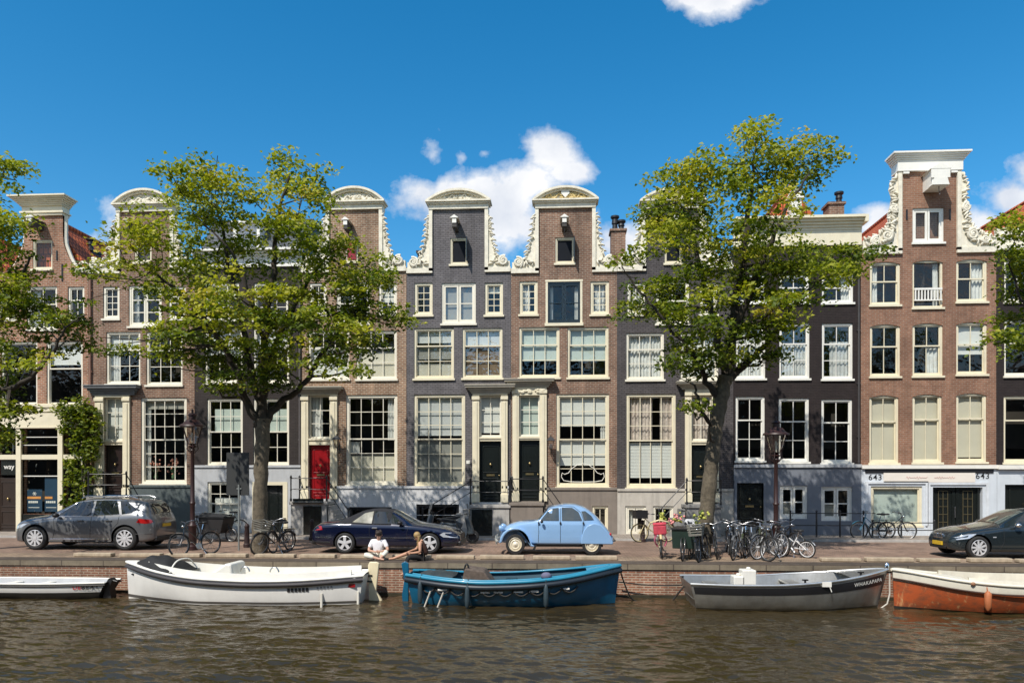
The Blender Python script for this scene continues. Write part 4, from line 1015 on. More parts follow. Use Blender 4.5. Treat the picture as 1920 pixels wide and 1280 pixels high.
# ------------------------------------------------------------------ trees
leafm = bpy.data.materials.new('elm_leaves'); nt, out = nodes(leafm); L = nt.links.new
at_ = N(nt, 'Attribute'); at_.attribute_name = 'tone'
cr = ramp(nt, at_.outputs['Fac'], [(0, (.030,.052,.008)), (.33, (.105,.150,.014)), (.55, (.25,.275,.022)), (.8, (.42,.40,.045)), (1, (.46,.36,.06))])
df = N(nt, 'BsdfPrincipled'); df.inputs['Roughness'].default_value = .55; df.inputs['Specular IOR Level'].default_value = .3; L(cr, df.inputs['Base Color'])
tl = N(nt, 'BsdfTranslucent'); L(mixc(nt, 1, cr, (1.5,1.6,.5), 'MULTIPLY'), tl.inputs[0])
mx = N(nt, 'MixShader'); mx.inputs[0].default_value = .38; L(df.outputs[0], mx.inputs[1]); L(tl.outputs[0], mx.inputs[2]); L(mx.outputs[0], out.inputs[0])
bark = mat('bark', (.135,.11,.075), .95, var=.45, vs=9, streak=.4, bump=1.0, bs=22)
bark_d = mat('dark_bark', (.045,.036,.026), .95, var=.4, vs=9, bump=.8, bs=22)

def leaf_mesh(cent, size, tone, rg, name, base, up=.55):
    n = len(cent)
    nrm = rg.normal(size=(n,3)); nrm[:,2] = np.abs(nrm[:,2])+up+.2; nrm[:,1] -= .35; nrm /= np.linalg.norm(nrm, axis=1)[:,None]
    t = rg.normal(size=(n,3)); t[:,2] -= .5; t -= nrm*(t*nrm).sum(1)[:,None]; t /= np.linalg.norm(t, axis=1)[:,None]; bt = np.cross(nrm, t)
    s = (size*rg.uniform(.65, 1.3, n))[:,None]
    fold = nrm*s*.16
    v = np.stack([cent - t*s*.5, cent + bt*s*.36 + fold + t*s*.02, cent + t*s*.55, cent - bt*s*.36 + fold + t*s*.02], 1).reshape(-1, 3) - np.array(base)
    q = np.arange(4*n).reshape(n, 4); tri = np.stack([q[:,0],q[:,1],q[:,2],q[:,0],q[:,2],q[:,3]], 1).reshape(-1)
    me = bpy.data.meshes.new(name); me.vertices.add(4*n); me.vertices.foreach_set('co', v.ravel().astype('f4')); me.loops.add(len(tri)); me.loops.foreach_set('vertex_index', tri.astype('i4'))
    me.polygons.add(len(tri)//3); me.polygons.foreach_set('loop_start', np.arange(0, len(tri), 3, dtype='i4')); me.update(calc_edges=True)
    a = me.attributes.new('tone', 'FLOAT', 'FACE'); a.data.foreach_set('value', np.repeat(np.clip(tone,0,1), 2).astype('f4'))
    me.materials.append(leafm); return me

def tree(name, label, base, limbs, blobs, Y, seed, dens=1.0, lsize=.14, group='street trees along the canal', trunk_r=None):
    """limbs: polylines of (px, py, dy, radius); blobs: (px, py, r_px) foliage masses measured from the photo"""
    rg = np.random.default_rng(seed); rnd = random.Random(seed)
    t = wthing(name, label, 'tree', base, group)
    def w(px, py, dy=0): return P(px, py, Y+dy)
    tm = MB(); lpts = []
    first = True; parts = []
    for li, lb in enumerate(limbs):
        ctrl = [w(a, b, c) for a, b, c, r in lb]; rr = [r for *_, r in lb]
        pts = []; rad = []
        for k in range(len(ctrl)-1):                    # Catmull-Rom
            p0, p1, p2, p3 = ctrl[max(k-1,0)], ctrl[k], ctrl[k+1], ctrl[min(k+2, len(ctrl)-1)]
            for s in range(6):
                u = s/6; pts.append(.5*((2*p1)+(p2-p0)*u+(2*p0-5*p1+4*p2-p3)*u*u+(3*p1-p0-3*p2+p3)*u**3)); rad.append(rr[k]*(1-u)+rr[k+1]*u)
        pts.append(ctrl[-1]); rad.append(rr[-1])
        if li > 0:
            for k in range(len(pts)): pts[k] = pts[k] + Vector((rnd.gauss(0,.03), rnd.gauss(0,.03), rnd.gauss(0,.03)))
        mb = MB()
        if li == 0:
            n = 16; mb.tube(pts, [r*(1+.04*math.sin(k*1.7)) for k, r in enumerate(rad)], n)
            mb.v = [(x+.02*math.sin(z*9+x*30), y+.02*math.cos(z*7+y*25), z) for x, y, z in mb.v]
            trunk = mb.build('trunk', bark, t, smooth=80)
        else: mb.tube(pts, rad, 7); parts.append(mb.build('limb', bark_d, trunk, smooth=80))
        lpts += [(p, r) for p, r in zip(pts, rad)]
    tw = MB(); C = []; TN = []
    for bi, (px, py, rp) in enumerate(blobs):
        r = rp*S(px, Y); dy = rnd.gauss(0, 1.0) * min(1.3, 1.5 - r*.3); c = w(px, py, max(-2.0, min(2.0, dy)))
        cand = sorted(lpts, key=lambda q: (q[0]-c).length + max(0, q[0].z-c.z)*1.2)[:6]; q, qr = cand[rnd.randrange(min(4, len(cand)))]
        mid = q.lerp(c, .5) + Vector((rnd.gauss(0,.15), rnd.gauss(0,.15), -.12+rnd.gauss(0,.1)))
        r0 = min(qr*.6, .03+.02*(c-q).length); tw.tube([q, mid, c], [r0, r0*.6, .012], 5, caps=False)
        nc = int(dens*7.0*max(.2, r)**2.0*2.3)+2
        d = rg.normal(size=(nc,3)); d /= np.linalg.norm(d, axis=1)[:,None]; rad = r*rg.uniform(.15, 1.08, nc)**.55
        ctr = np.array(c) + d*rad[:,None]*np.array([1.0, 1.15, .92])
        # flattened sprays: each cluster droops a little outward
        g = np.sin(ctr[:,0]*2.1+bi)*np.sin(ctr[:,2]*2.6+bi*1.3)*np.sin(ctr[:,1]*1.9)
        keep = g > -.27; ctr = ctr[keep]; d = d[keep]
        for k in range(0, len(ctr), 3):
            e = Vector(ctr[k]); m2 = c.lerp(e, .55)+Vector((0,0,.05)); tw.tube([c, m2, e], [.012,.009,.005], 3, caps=False)
        nl = 64
        off = rg.normal(size=(len(ctr), nl, 3))*np.array([.27,.27,.075]); 
        off = np.clip(off, -.42, .42); off += d[:,None,:]*rg.uniform(-.1,.25,(len(ctr),nl,1)); off[:,:,2] -= .35*np.hypot(off[:,:,0], off[:,:,1])*.5
        cc = (ctr[:,None,:]+off).reshape(-1,3)
        tone = np.repeat(.40+.20*rg.normal(size=len(ctr))*.7, nl) + rg.normal(size=len(cc))*.11 + np.repeat(d[:,2]*.13, nl) + (cc[:,2]-7)*.034 - (cc[:,1]-Y)*.05  # random tone, plus lighter upper and front leaves: sun and shade put into colour
        C.append(cc); TN.append(tone)
    tag(tw.build('twigs', bark_d, trunk), kind='stuff')
    C = np.concatenate(C); TN = np.concatenate(TN)
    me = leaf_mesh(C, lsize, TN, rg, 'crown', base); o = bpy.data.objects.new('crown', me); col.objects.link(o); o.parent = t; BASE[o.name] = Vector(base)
    return t, len(C)

TY = 23.1
b0 = P(487, 1036, TY); b0.z = 0
t1 = tree('elm_tree', 'leafy tree with a straight trunk, left of the red door', tuple(b0),
 [[(486,1042,0,.29),(487,1025,0,.245),(487,980,0,.225),(489,900,0,.215),(492,830,0,.22),(493,785,0,.23)],
  [(492,800,0,.17),(462,752,-.2,.12),(440,690,-.4,.10),(400,620,-.7,.075),(345,560,-.9,.055),(285,505,-.8,.03)],
  [(494,795,0,.17),(520,760,.2,.11),(565,722,.3,.09),(603,665,.4,.075),(650,600,.2,.055),(700,560,.1,.03)],
  [(494,790,0,.19),(492,720,.1,.15),(497,620,.2,.12),(512,510,.1,.09),(520,420,0,.06),(540,330,0,.025)],
  [(490,760,.1,.14),(470,690,.6,.11),(452,590,.8,.09),(425,480,.7,.06),(405,380,.5,.03)],
  [(497,700,.2,.11),(530,620,.9,.09),(575,530,1.1,.06),(620,470,1.0,.03)],
  [(495,640,.1,.09),(470,560,-.7,.07),(440,480,-1.0,.04),(380,420,-1.0,.02)]],
 [(400,322,38),(350,335,30),(318,322,18),(408,292,16),(420,380,62),(360,400,50),(330,360,26),(545,335,46),(580,318,26),(528,300,22),(560,400,62),(500,400,45),(470,370,28),(595,360,22),
  (300,450,62),(245,460,42),(235,490,46),(185,520,40),(170,560,24),(300,520,50),(380,480,66),(460,470,62),(540,480,62),(610,470,44),(650,470,30),(690,500,48),(725,545,36),(735,590,28),(690,560,52),(640,540,55),(600,560,52),
  (530,560,60),(450,560,66),(380,560,60),(330,590,44),(420,640,56),(490,620,52),(560,620,56),(620,610,46),(680,600,36),(640,650,32),(590,670,30),(680,640,26),(700,612,24),(480,690,44),(430,695,40),(530,690,34),(385,650,36),
  (345,640,30),(225,645,22),(185,632,18),(310,655,20),(330,690,18),(405,720,20),(150,510,20),(680,690,12),(745,610,16)], TY, 5, 1.0)
b1 = P(1318, 1040, TY); b1.z = 0
t2 = tree('elm_tree', 'tall leafy tree with a leaning trunk rising from the bicycles', tuple(b1),
 [[(1316,1048,0,.29),(1319,1025,0,.25),(1325,960,0,.23),(1333,880,0,.22),(1342,800,0,.22),(1352,745,0,.23),(1360,705,0,.22)],
  [(1350,750,0,.13),(1325,715,-.2,.09),(1300,670,-.5,.07),(1255,610,-.7,.05),(1200,545,-.8,.03),(1165,500,-.9,.015)],
  [(1362,715,0,.16),(1400,680,.3,.11),(1440,640,.5,.08),(1490,570,.6,.055),(1560,510,.4,.03),(1610,480,.3,.015)],
  [(1360,715,0,.2),(1372,640,.1,.16),(1385,540,.2,.12),(1400,430,.1,.09),(1410,340,0,.05),(1420,260,0,.02)],
  [(1360,700,0,.15),(1340,610,.5,.11),(1315,510,.8,.08),(1290,420,.8,.05),(1260,350,.6,.02)],
  [(1375,620,.1,.12),(1420,520,-.5,.09),(1460,420,-.8,.06),(1510,330,-.8,.025)],
  [(1335,800,0,.08),(1312,760,-.4,.05),(1300,720,-.6,.03)]],
 [(1425,250,30),(1430,225,13),(1395,285,42),(1340,300,34),(1310,295,22),(1450,310,52),(1500,290,34),(1545,292,22),(1535,322,22),(1480,345,34),(1390,350,58),(1320,350,46),(1275,330,26),(1240,330,16),
  (1265,385,42),(1225,400,30),(1200,395,14),(1300,420,58),(1380,430,66),(1455,410,56),(1240,450,44),(1215,480,26),(1300,500,58),(1380,510,66),(1450,490,58),(1505,480,40),
  (1550,480,40),(1600,475,34),(1632,470,20),(1590,510,28),(1540,530,32),(1480,550,42),(1260,540,42),(1320,580,56),(1400,580,60),(1450,600,34),(1230,590,24),(1195,520,26),(1165,490,18),(1185,560,16),(1270,620,32),(1330,640,46),(1400,650,40),(1300,680,30),(1440,660,20),
  (1275,660,20),(1330,700,30),(1310,740,20),(1300,770,16),(1330,800,16),(1245,570,14),(1180,590,10),(1515,600,14),(1270,690,10)], TY, 8, 1.05)
b2 = P(-75, 1034, TY); b2.z = 0
t3 = tree('elm_tree', 'leafy tree cut off by the left edge, boughs before the shop house', tuple(b2),
 [[(-76,1040,0,.31),(-75,1000,0,.26),(-72,850,0,.24),(-70,770,0,.24)],
  [(-70,790,0,.16),(-20,740,-.2,.11),(40,720,-.3,.08),(90,670,-.4,.055),(130,610,-.4,.03),(160,590,-.4,.015)],
  [(-70,780,0,.18),(-60,640,.1,.14),(-40,500,.1,.1),(-15,400,0,.05),(5,320,0,.02)],
  [(-60,700,0,.12),(-10,620,.6,.08),(30,540,.7,.06),(60,480,.5,.03)],
  [(-72,780,0,.15),(-120,650,.2,.1),(-150,500,.2,.06)]],
 [(5,305,22),(32,303,10),(8,335,14),(-20,360,35),(0,415,38),(32,420,22),(-30,440,50),(18,470,36),(45,500,34),(20,530,44),(60,560,36),(15,590,46),(100,575,34),(135,590,26),(165,640,16),(75,610,40),(120,620,30),(30,640,42),(90,650,30),
  (10,690,44),(60,690,24),(0,745,34),(35,765,22),(10,780,26),(-5,830,22),(-60,500,60),(-70,600,60),(-110,450,60),(-110,560,70),(-60,390,45),(-40,690,50),(-130,650,55)], TY, 13, 1.0)
b3 = P(2010, 1048, 22.6); b3.z = 0
t4 = tree('elm_tree', 'leafy tree cut off by the right edge, beside the orange roof', tuple(b3),
 [[(2010,1052,0,.3),(2010,900,0,.24),(2008,780,0,.24)],
  [(2008,790,0,.16),(1985,700,-.2,.11),(1955,620,-.3,.07),(1915,560,-.3,.04),(1890,500,-.3,.02)],
  [(2008,780,0,.18),(2010,620,0,.13),(1990,480,0,.08),(1940,430,0,.04)],
  [(2008,780,0,.15),(2050,640,0,.1),(2080,520,0,.06)]],
 [(1885,420,22),(1910,428,30),(1935,450,34),(1912,470,26),(1908,510,24),(1890,540,20),(1915,555,28),(1935,520,34),(1900,600,24),(1885,625,18),(1915,635,26),(1940,600,36),(1960,480,50),(1970,560,50),(2000,420,60),(2030,500,70),(2050,600,60),(1990,640,50)], 22.6, 17, .95)
print('leaves', t1[1], t2[1], t3[1], t4[1])

# climbing plant on the shop house
def bush(name, label, cat, base, blobs, Y, seed, dens, lsize, dy=.25, stem=None, group=None):
    rg = np.random.default_rng(seed); t = wthing(name, label, cat, base, group); C = []; TN = []
    for px, py, rp in blobs:
        r = rp*S(px, Y); c = P(px, py, Y); n = int(dens*r*r*620)
        d = rg.normal(size=(n,3)); d /= np.linalg.norm(d, axis=1)[:,None]
        cc = np.array(c)+d*(r*rg.uniform(.2,1.05,n)**.5)[:,None]*np.array([1,dy/r if r > dy else 1,1]); cc = cc[np.sin(cc[:,0]*7)*np.sin(cc[:,2]*6+px) > -.55]
        C.append(cc); TN.append(.33+.15*rg.normal(size=len(cc))+.1*np.sin(cc[:,2]*5+px))
    me = leaf_mesh(np.concatenate(C), lsize, np.concatenate(TN), rg, 'foliage', base); o = bpy.data.objects.new('foliage', me); col.objects.link(o); o.parent = t
    if stem:
        m = MB()
        for s in stem: m.tube([P(a,b,Y+.15) for a,b in s], .035, 6)
        m.build('stem', bark_d, t)
    return t
c0 = P(150, 1000, YF-.4); c0.z = 0.06
bush('climbing_plant', 'bushy green climber growing up between the shop front and the next door portal', 'plant', tuple(c0),
 [(125,770,24),(150,765,26),(172,780,20),(140,800,30),(165,815,26),(185,800,14),(150,840,28),(172,850,20),(130,780,22),(150,880,24),(135,905,20),(160,920,18),(175,890,14),(130,940,18),(150,950,20),(165,780,22),(108,768,14),(120,800,14),(130,870,14),(180,830,14)],
 YF-.45, 3, 1.0, .16, .35, [[(150,1003),(152,930),(158,850),(150,790),(120,770)],[(155,1003),(165,900),(172,800)]])
# ------------------------------------------------------------------ parked cars (local: x from front to rear, near side -y)
def paint(name, c, metal=.0, rough=.28, var=.03): return mat(name, c, rough, metal, var=var, coat=1.0, vs=1.2)
rubber = mat('tyre_rubber', (.018,.018,.018), .8)
alloy = mat('alloy_rim', (.72,.72,.73), .35, .35, var=.05)
car_glass = mat('tinted_car_glass', (.012,.016,.018), .04, coat=1.0, var=.1)
chrome = mat('chrome_trim', (.75,.75,.76), .15, 1)
lens_clear = mat('headlight_lens', (.55,.58,.62), .08, .3, coat=1)
lens_red = mat('red_lens', (.42,.012,.012), .15, coat=1)
black_trim = mat('black_trim', (.014,.014,.015), .5)
yellow_plate = mat('yellow_plate', (.75,.48,.03), .5)
class Car:
    def __init__(s, knots, L, n=110):
        k = np.array(knots); s.xs = np.linspace(k[0,0], k[-1,0], n)
        def itp(j):
            v = np.interp(s.xs, k[:,0], k[:,j]); p = np.pad(v, 4, mode='edge'); ker = np.array([1,2,3,4,5,4,3,2,1])/25.
            return np.convolve(p, ker, 'valid')*.75 + v*.25
        s.zb, s.zs, s.zt, s.w, s.wr = (itp(j) for j in range(1, 6)); s.n = n
        s.sec = [s.section(i) for i in range(n)]
    def section(s, i):
        zb, zs, zt, w, wr = s.zb[i], s.zs[i], s.zt[i], s.w[i], s.wr[i]; h = zs-zb; d = max(zt-zs, .012)
        tr = min(.085, d*.55)
        pts = [(0,zb),(.80*w,zb),(.955*w,zb+.07*h),(.99*w,zb+.3*h),(1.0*w,zb+.62*h),(.985*w,zb+.85*h),(.945*w,zs),(wr*1.0+.012,zt-tr),(wr*.72,zt-tr*.28),(0,zt)]
        subs = [2,2,6,7,5,3,7,3,4]; out = []
        for k in range(9):
            p0, p1, p2, p3 = (np.array(pts[max(k-1,0)]), np.array(pts[k]), np.array(pts[k+1]), np.array(pts[min(k+2,9)]))
            for q in range(subs[k]):
                u = q/subs[k]; lin = p1*(1-u)+p2*u
                cr = .5*((2*p1)+(p2-p0)*u+(2*p0-5*p1+4*p2-p3)*u*u+(3*p1-p0-3*p2+p3)*u**3)
                out.append(cr*.45+lin*.55 if k not in (0,) else lin)
        out.append(np.array(pts[-1])); return np.array(out)
    def idx(s, x): return min(max(int(round(x/s.xs[-1]*(s.n-1))), 0), s.n-1)
    def side_y(s, x, z):
        f = min(max((x-s.xs[0])/(s.xs[-1]-s.xs[0])*(s.n-1), 0), s.n-1.001); i = int(f); u = f-i; r = []
        for j in (i, i+1):
            sec = s.sec[j][3:36]; o = np.argsort(sec[:,1]); r.append(np.interp(z, sec[o,1], sec[o,0]))
        return r[0]*(1-u)+r[1]*u
    def top_z(s, x, y):
        f = min(max((x-s.xs[0])/(s.xs[-1]-s.xs[0])*(s.n-1), 0), s.n-1.001); i = int(f); u = f-i; r = []
        for j in (i, i+1):
            sec = s.sec[j][32:]; o = np.argsort(sec[:,0]); r.append(np.interp(abs(y), sec[o,0], sec[o,1]))
        return r[0]*(1-u)+r[1]*u
    def body(s, parent, m, wheels, Ra, name='body', top=None, topm=None):
        M = len(s.sec[0]); ring = 2*M-2
        V = np.zeros((s.n, ring, 3))
        for i in range(s.n):
            sec = s.sec[i]
            for j in range(M): V[i,j] = (s.xs[i], -sec[j,0], sec[j,1])
            for j in range(1, M-1): V[i,ring-j] = (s.xs[i], sec[j,0], sec[j,1])
        for (wx, wz) in wheels:
            d = np.hypot(V[:,:,0]-wx, V[:,:,2]-wz); a = (np.abs(d-Ra) < .045) & (np.abs(V[:,:,1]) > .45)
            sc_ = np.where(a, Ra/np.maximum(d,1e-6), 1); V[:,:,0] = wx+(V[:,:,0]-wx)*sc_; V[:,:,2] = wz+(V[:,:,2]-wz)*sc_
        b = MB(); t = MB(); b.v = [tuple(p) for p in V.reshape(-1,3)]; t.v = list(b.v)
        for i in range(s.n-1):
            for j in range(ring):
                j2 = (j+1) % ring; c = (V[i,j]+V[i+1,j]+V[i,j2]+V[i+1,j2])/4
                if abs(c[1]) > .42 and any(math.hypot(c[0]-wx, c[2]-wz) < Ra-.004 for wx, wz in wheels): continue
                f = (i*ring+j, (i+1)*ring+j, (i+1)*ring+j2, i*ring+j2)
                if top and top[0] < c[0] < top[1] and c[2] > s.zs[i]+.015: t.f.append(f); t.m.append(0)
                else: b.f.append(f); b.m.append(0)
        b.f.append(tuple(range(ring))); b.m.append(0); b.f.append(tuple((s.n-1)*ring+j for j in range(ring))); b.m.append(0)
        o = b.build(name, m, parent, smooth=50)
        if top: t.build('soft_top', topm, parent, smooth=60)
        for (wx, wz) in wheels:
            for sg in (-1, 1):
                lm = MB()
                arc = [(wx+(Ra-.01)*math.cos(a), wz+(Ra-.01)*math.sin(a)) for a in np.linspace(-.3, math.pi+.3, 20)]
                for k in range(19): lm.quad((arc[k][0], sg*.36, arc[k][1]), (arc[k+1][0], sg*.36, arc[k+1][1]), (arc[k+1][0], sg*.86, arc[k+1][1]), (arc[k][0], sg*.86, arc[k][1]))
                lm.poly([(x, sg*.38, z) for x, z in arc]); lm.build('wheel_arch', black_trim, parent)
        return o
    def patch(s, parent, name, poly, m, off=.006, both=True, label=None):
        pts = []
        for k in range(len(poly)):
            a, b = poly[k], poly[(k+1) % len(poly)]; n = max(1, int(math.hypot(b[0]-a[0], b[1]-a[1])/.05))
            pts += [(a[0]+(b[0]-a[0])*q/n, a[1]+(b[1]-a[1])*q/n) for q in range(n)]
        for sg in ((-1, 1) if both else (-1,)):
            mb = MB(); mb.poly([(x, sg*(s.side_y(x, z)+off), z) for x, z in pts])
            bm = bmesh.new(); vs = [bm.verts.new(p) for p in mb.v]; bm.faces.new(vs); bmesh.ops.triangulate(bm, faces=bm.faces[:], ngon_method='BEAUTY')
            me = MB(); bm.verts.index_update(); me.add([v.co[:] for v in bm.verts], [tuple(v.index for v in f.verts) for f in bm.faces]); bm.free()
            o = me.build(name, m, parent, smooth=80)
            if label: o['label'] = label
        return o
    def strip(s, mb, pts, r=.006, off=.001, both=0):
        q = []
        for k in range(len(pts)-1):
            a, b = pts[k], pts[k+1]; n = max(1, int(math.hypot(b[0]-a[0], b[1]-a[1])/.06))
            q += [(a[0]+(b[0]-a[0])*j/n, a[1]+(b[1]-a[1])*j/n) for j in range(n)]
        q.append(pts[-1])
        for sg in ((-1,1) if both == 0 else (both,)): mb.tube([(x, sg*(s.side_y(x,z)+off), z) for x, z in q], r, 5)
    def strips(s, parent, name, m, *lines):
        for pts, r, off in lines:
            for sg in (-1, 1):
                q = MB(); s.strip(q, pts, r, off, sg); q.build(name, m, parent, smooth=60)
    def screen(s, parent, name, xa, xb, frac, m, off=.008, dx=0):
        mb = MB(); mb.grid(lambda u, v: (xa+(xb-xa)*u+dx, (2*v-1)*frac*np.interp(xa+(xb-xa)*u, s.xs, s.wr), s.top_z(xa+(xb-xa)*u, (2*v-1)*frac*np.interp(xa+(xb-xa)*u, s.xs, s.wr))+off), 12, 12)
        return mb.build(name, m, parent, smooth=80)
def wheel(parent, x, y, Rw, wd=.21, style=5, cream_cap=False, rim_r=None, z=None):
    sg = -1 if y < 0 else 1; z = z or Rw; rr = rim_r or Rw*.70
    t = MB(); t.lathe([(rr,-wd*.42),(Rw*.86,-wd*.5),(Rw*.97,-wd*.42),(Rw,-wd*.25),(Rw,wd*.25),(Rw*.97,wd*.42),(Rw*.86,wd*.5),(rr,wd*.42)], (x,y,z), 'y', 32, caps=False)
    w = t.build('wheel', rubber, parent, smooth=40)
    r = MB(); f = y+sg*wd*.30
    r.lathe([(rr, f-y+sg*.04),(rr*.95, f-y+sg*.045),(rr*.9, f-y-sg*.0),(rr*.88, f-y-sg*.12)], (x,y,z), 'y', 32, caps=False)
    if cream_cap:
        r.lathe([(rr*.9, f-y-sg*.01),(rr*.62,f-y+sg*.03),(rr*.5,f-y-sg*.005),(rr*.34,f-y+sg*.03),(.0,f-y+sg*.05)], (x,y,z), 'y', 24, caps=False)
    else:
        d = MB()
        for k in range(style):
            a = 2*math.pi*k/style+.3; ca, sa = math.cos(a), math.sin(a)
            tw_ = .20 if style <= 6 else .115
            i0, o0 = rr*.18, rr*.93
            pts = []
            for (rad, wv) in ((i0, rr*tw_*.9), (o0, rr*tw_*1.05)):
                pts += [(rad*ca - wv*sa, rad*sa + wv*ca), (rad*ca + wv*sa, rad*sa - wv*ca)]
            poly = [pts[0], pts[2], pts[3], pts[1]]
            r.prism([(x+a_, z+b_) for a_, b_ in poly], f, f+sg*.035)
        r.lathe([(rr*.24, f-y),(rr*.24, f-y+sg*.04),(0,f-y+sg*.045)], (x,y,z), 'y', 16)
        d.lathe([(rr*.97, f-y-sg*.07),(0,f-y-sg*.07)], (x,y,z), 'y', 20, caps=False); d.build('brake_disc', black_trim, w)
    r.build('rim', alloy if not cream_cap else mat('cream_rim', (.72,.66,.52), .35, coat=.5), w, smooth=40)
    return w
def wheels4(p, xf, xr, yt, Rw, **k):
    for x in (xf, xr):
        for y in (-yt, yt): wheel(p, x, y, Rw, **k)
def blob(parent, name, c, r, m):
    b = MB(); b.ball(c, r, 12, 8); return b.build(name, m, parent, smooth=80)

def place_car(root, px_front, px_rear, Ynear, hw, L, flip=False):
    """put the local box 0..L on the photo pixels of its near side"""
    xa, xb = PX(px_front, Ynear), PX(px_rear, Ynear); s = abs(xb-xa)/L
    root.scale = (s, 1, 1)
    root.location = (xa, Ynear+hw, 0)
    if flip: root.rotation_euler = (0,0,math.pi)

# silver grey sport utility car
g = paint('grey_metallic_paint', (.175,.18,.188), .5, .3)
c = thing('parked_car', 'silver grey estate car parked facing left before the shop house', 'car', group='cars parked along the quay')
C_ = Car([(.08,.34,.55,.58,.58,.40),(.13,.26,.68,.76,.72,.56),(.24,.23,.78,.90,.88,.74),(.5,.22,.87,1.0,.925,.78),(.9,.22,.93,1.075,.94,.78),(1.2,.22,.98,1.13,.94,.74),(1.36,.22,1.0,1.21,.94,.71),(2.0,.22,1.0,1.52,.94,.63),(2.3,.22,1.01,1.60,.94,.63),(2.9,.22,1.03,1.63,.94,.63),(3.5,.22,1.06,1.61,.94,.62),(3.95,.22,1.09,1.57,.93,.61),(4.24,.24,1.08,1.53,.91,.60),(4.33,.26,1.06,1.36,.88,.62),(4.42,.28,1.02,1.12,.83,.64),(4.49,.30,.92,1.02,.74,.6),(4.53,.40,.76,.88,.6,.5)], 4.63)
C_.body(c, g, [(.88,.37),(3.69,.37)], .425)
for poly in ([(1.50,1.05),(2.06,1.46),(2.58,1.53),(2.60,1.06)], [(2.68,1.065),(2.66,1.535),(3.30,1.535),(3.50,1.10)], [(3.57,1.11),(3.40,1.53),(3.62,1.51),(3.98,1.27),(3.86,1.15)]): C_.patch(c, 'side_window', poly, car_glass)
C_.screen(c, 'windscreen', 1.32, 2.08, .93, car_glass, dx=-.008); C_.screen(c, 'rear_window', 4.265, 4.415, .84, car_glass, dx=.025)
C_.patch(c, 'tail_light', [(4.12,.98),(4.05,.86),(4.30,.82),(4.46,.84),(4.47,.94)], lens_red); C_.patch(c, 'headlight', [(.12,.70),(.16,.62),(.45,.70),(.62,.80),(.5,.81)], lens_clear)
C_.strips(c, 'door_seam', black_trim, ([(1.46,.98),(1.5,.6),(1.42,.32)], .006, .001), ([(2.64,1.04),(2.62,.6),(2.60,.3)], .006, .001), ([(3.5,1.06),(3.48,.84),(3.28,.62)], .006, .001), ([(.55,.84),(1.4,.97)], .006, .001), ([(3.95,.5),(4.45,.5)], .006, .001))
C_.strips(c, 'chrome_strip', chrome, ([(1.35,.335),(3.2,.345)], .013, .001), ([(1.48,1.045),(2.0,1.05),(2.6,1.055),(3.55,1.10)], .01, .001), ([(1.5,1.06),(2.05,1.475),(2.6,1.545),(3.4,1.545),(3.64,1.52),(4.0,1.28)], .009, .001))
m = MB()
for k, (a, b) in enumerate(((.0,.32),)): C_.strip(m, [(1.3,.27),(3.25,.27)], .04, -.01)
m.build('sill_trim', black_trim, c)
m = MB()
for x in (2.30, 3.20): m.obox((x, -.952, .92), (.19,.03,.035)); m.obox((x, .952, .92), (.19,.03,.035))
m.build('door_handle', g, c, bevel=.008)
m = MB()
for sg in (-1,1): m.tube([(2.15,sg*.56,1.60),(2.3,sg*.57,1.67),(3.7,sg*.57,1.67),(3.9,sg*.55,1.60)], .02, 6)
m.build('roof_rail', chrome, c, smooth=60)
for sg in (-1,1): blob(c, 'mirror', (1.60, sg*1.03, 1.08), (.10,.11,.075), g if sg > 0 else black_trim)
m = MB(); m.box(.06,.12,-.42,.42,.45,.72); m.build('grille', black_trim, c, bevel=.02)
m = MB(); m.box(4.51,4.55,-.26,.26,.70,.80); m.build('number_plate', yellow_plate, c)
m = MB(); m.box(4.2,4.56,-.66,.66,.26,.42); m.build('bumper', black_trim, c, bevel=.04)
m = MB(); m.lathe([(.06,0),(.05,.02),(0,.02)], (2.3, -.35, 1.62), 'z', 8); m.build('roof_aerial', black_trim, c)
wheels4(c, .88, 3.69, .83, .365, style=10, wd=.24)
place_car(c, 13, 290, 23.55, .94, 4.63); c.scale.z = 1.06

# dark blue convertible, hood up
nb = paint('midnight_blue_paint', (.004,.007,.028), .2, .2)
fab = mat('black_canvas', (.016,.016,.02), .9, var=.2)
c = thing('parked_car', 'dark blue convertible with its black canvas roof up, facing right', 'car', group='cars parked along the quay')
C_ = Car([(0,.36,.50,.53,.62,.5),(.06,.26,.58,.66,.74,.6),(.2,.22,.66,.75,.81,.66),(.6,.2,.75,.84,.85,.72),(1.1,.2,.82,.91,.86,.72),(1.45,.2,.86,.96,.86,.70),(1.6,.2,.87,1.03,.86,.68),(2.12,.2,.89,1.33,.86,.58),(2.35,.2,.89,1.39,.86,.56),(2.8,.2,.9,1.40,.86,.56),(3.2,.2,.91,1.33,.86,.57),(3.6,.2,.92,1.15,.86,.60),(3.88,.2,.93,1.01,.855,.64),(4.1,.2,.92,.985,.85,.68),(4.5,.24,.88,.96,.82,.66),(4.66,.28,.8,.88,.76,.62),(4.72,.4,.66,.74,.68,.56)], 4.72)
C_.body(c, nb, [(.94,.325),(3.64,.325)], .375, top=(2.16, 3.9), topm=fab)
C_.patch(c, 'side_window', [(1.76,.93),(2.22,1.29),(2.72,1.32),(2.74,.94)], car_glass); C_.patch(c, 'quarter_window', [(2.79,.94),(2.77,1.32),(3.05,1.26),(3.42,.98)], mat('pale_car_glass', (.30,.29,.24), .08, coat=1.0, var=.5, vs=4))
C_.screen(c, 'windscreen', 1.54, 2.14, .93, car_glass); C_.screen(c, 'rear_window', 3.42, 3.74, .6, car_glass)
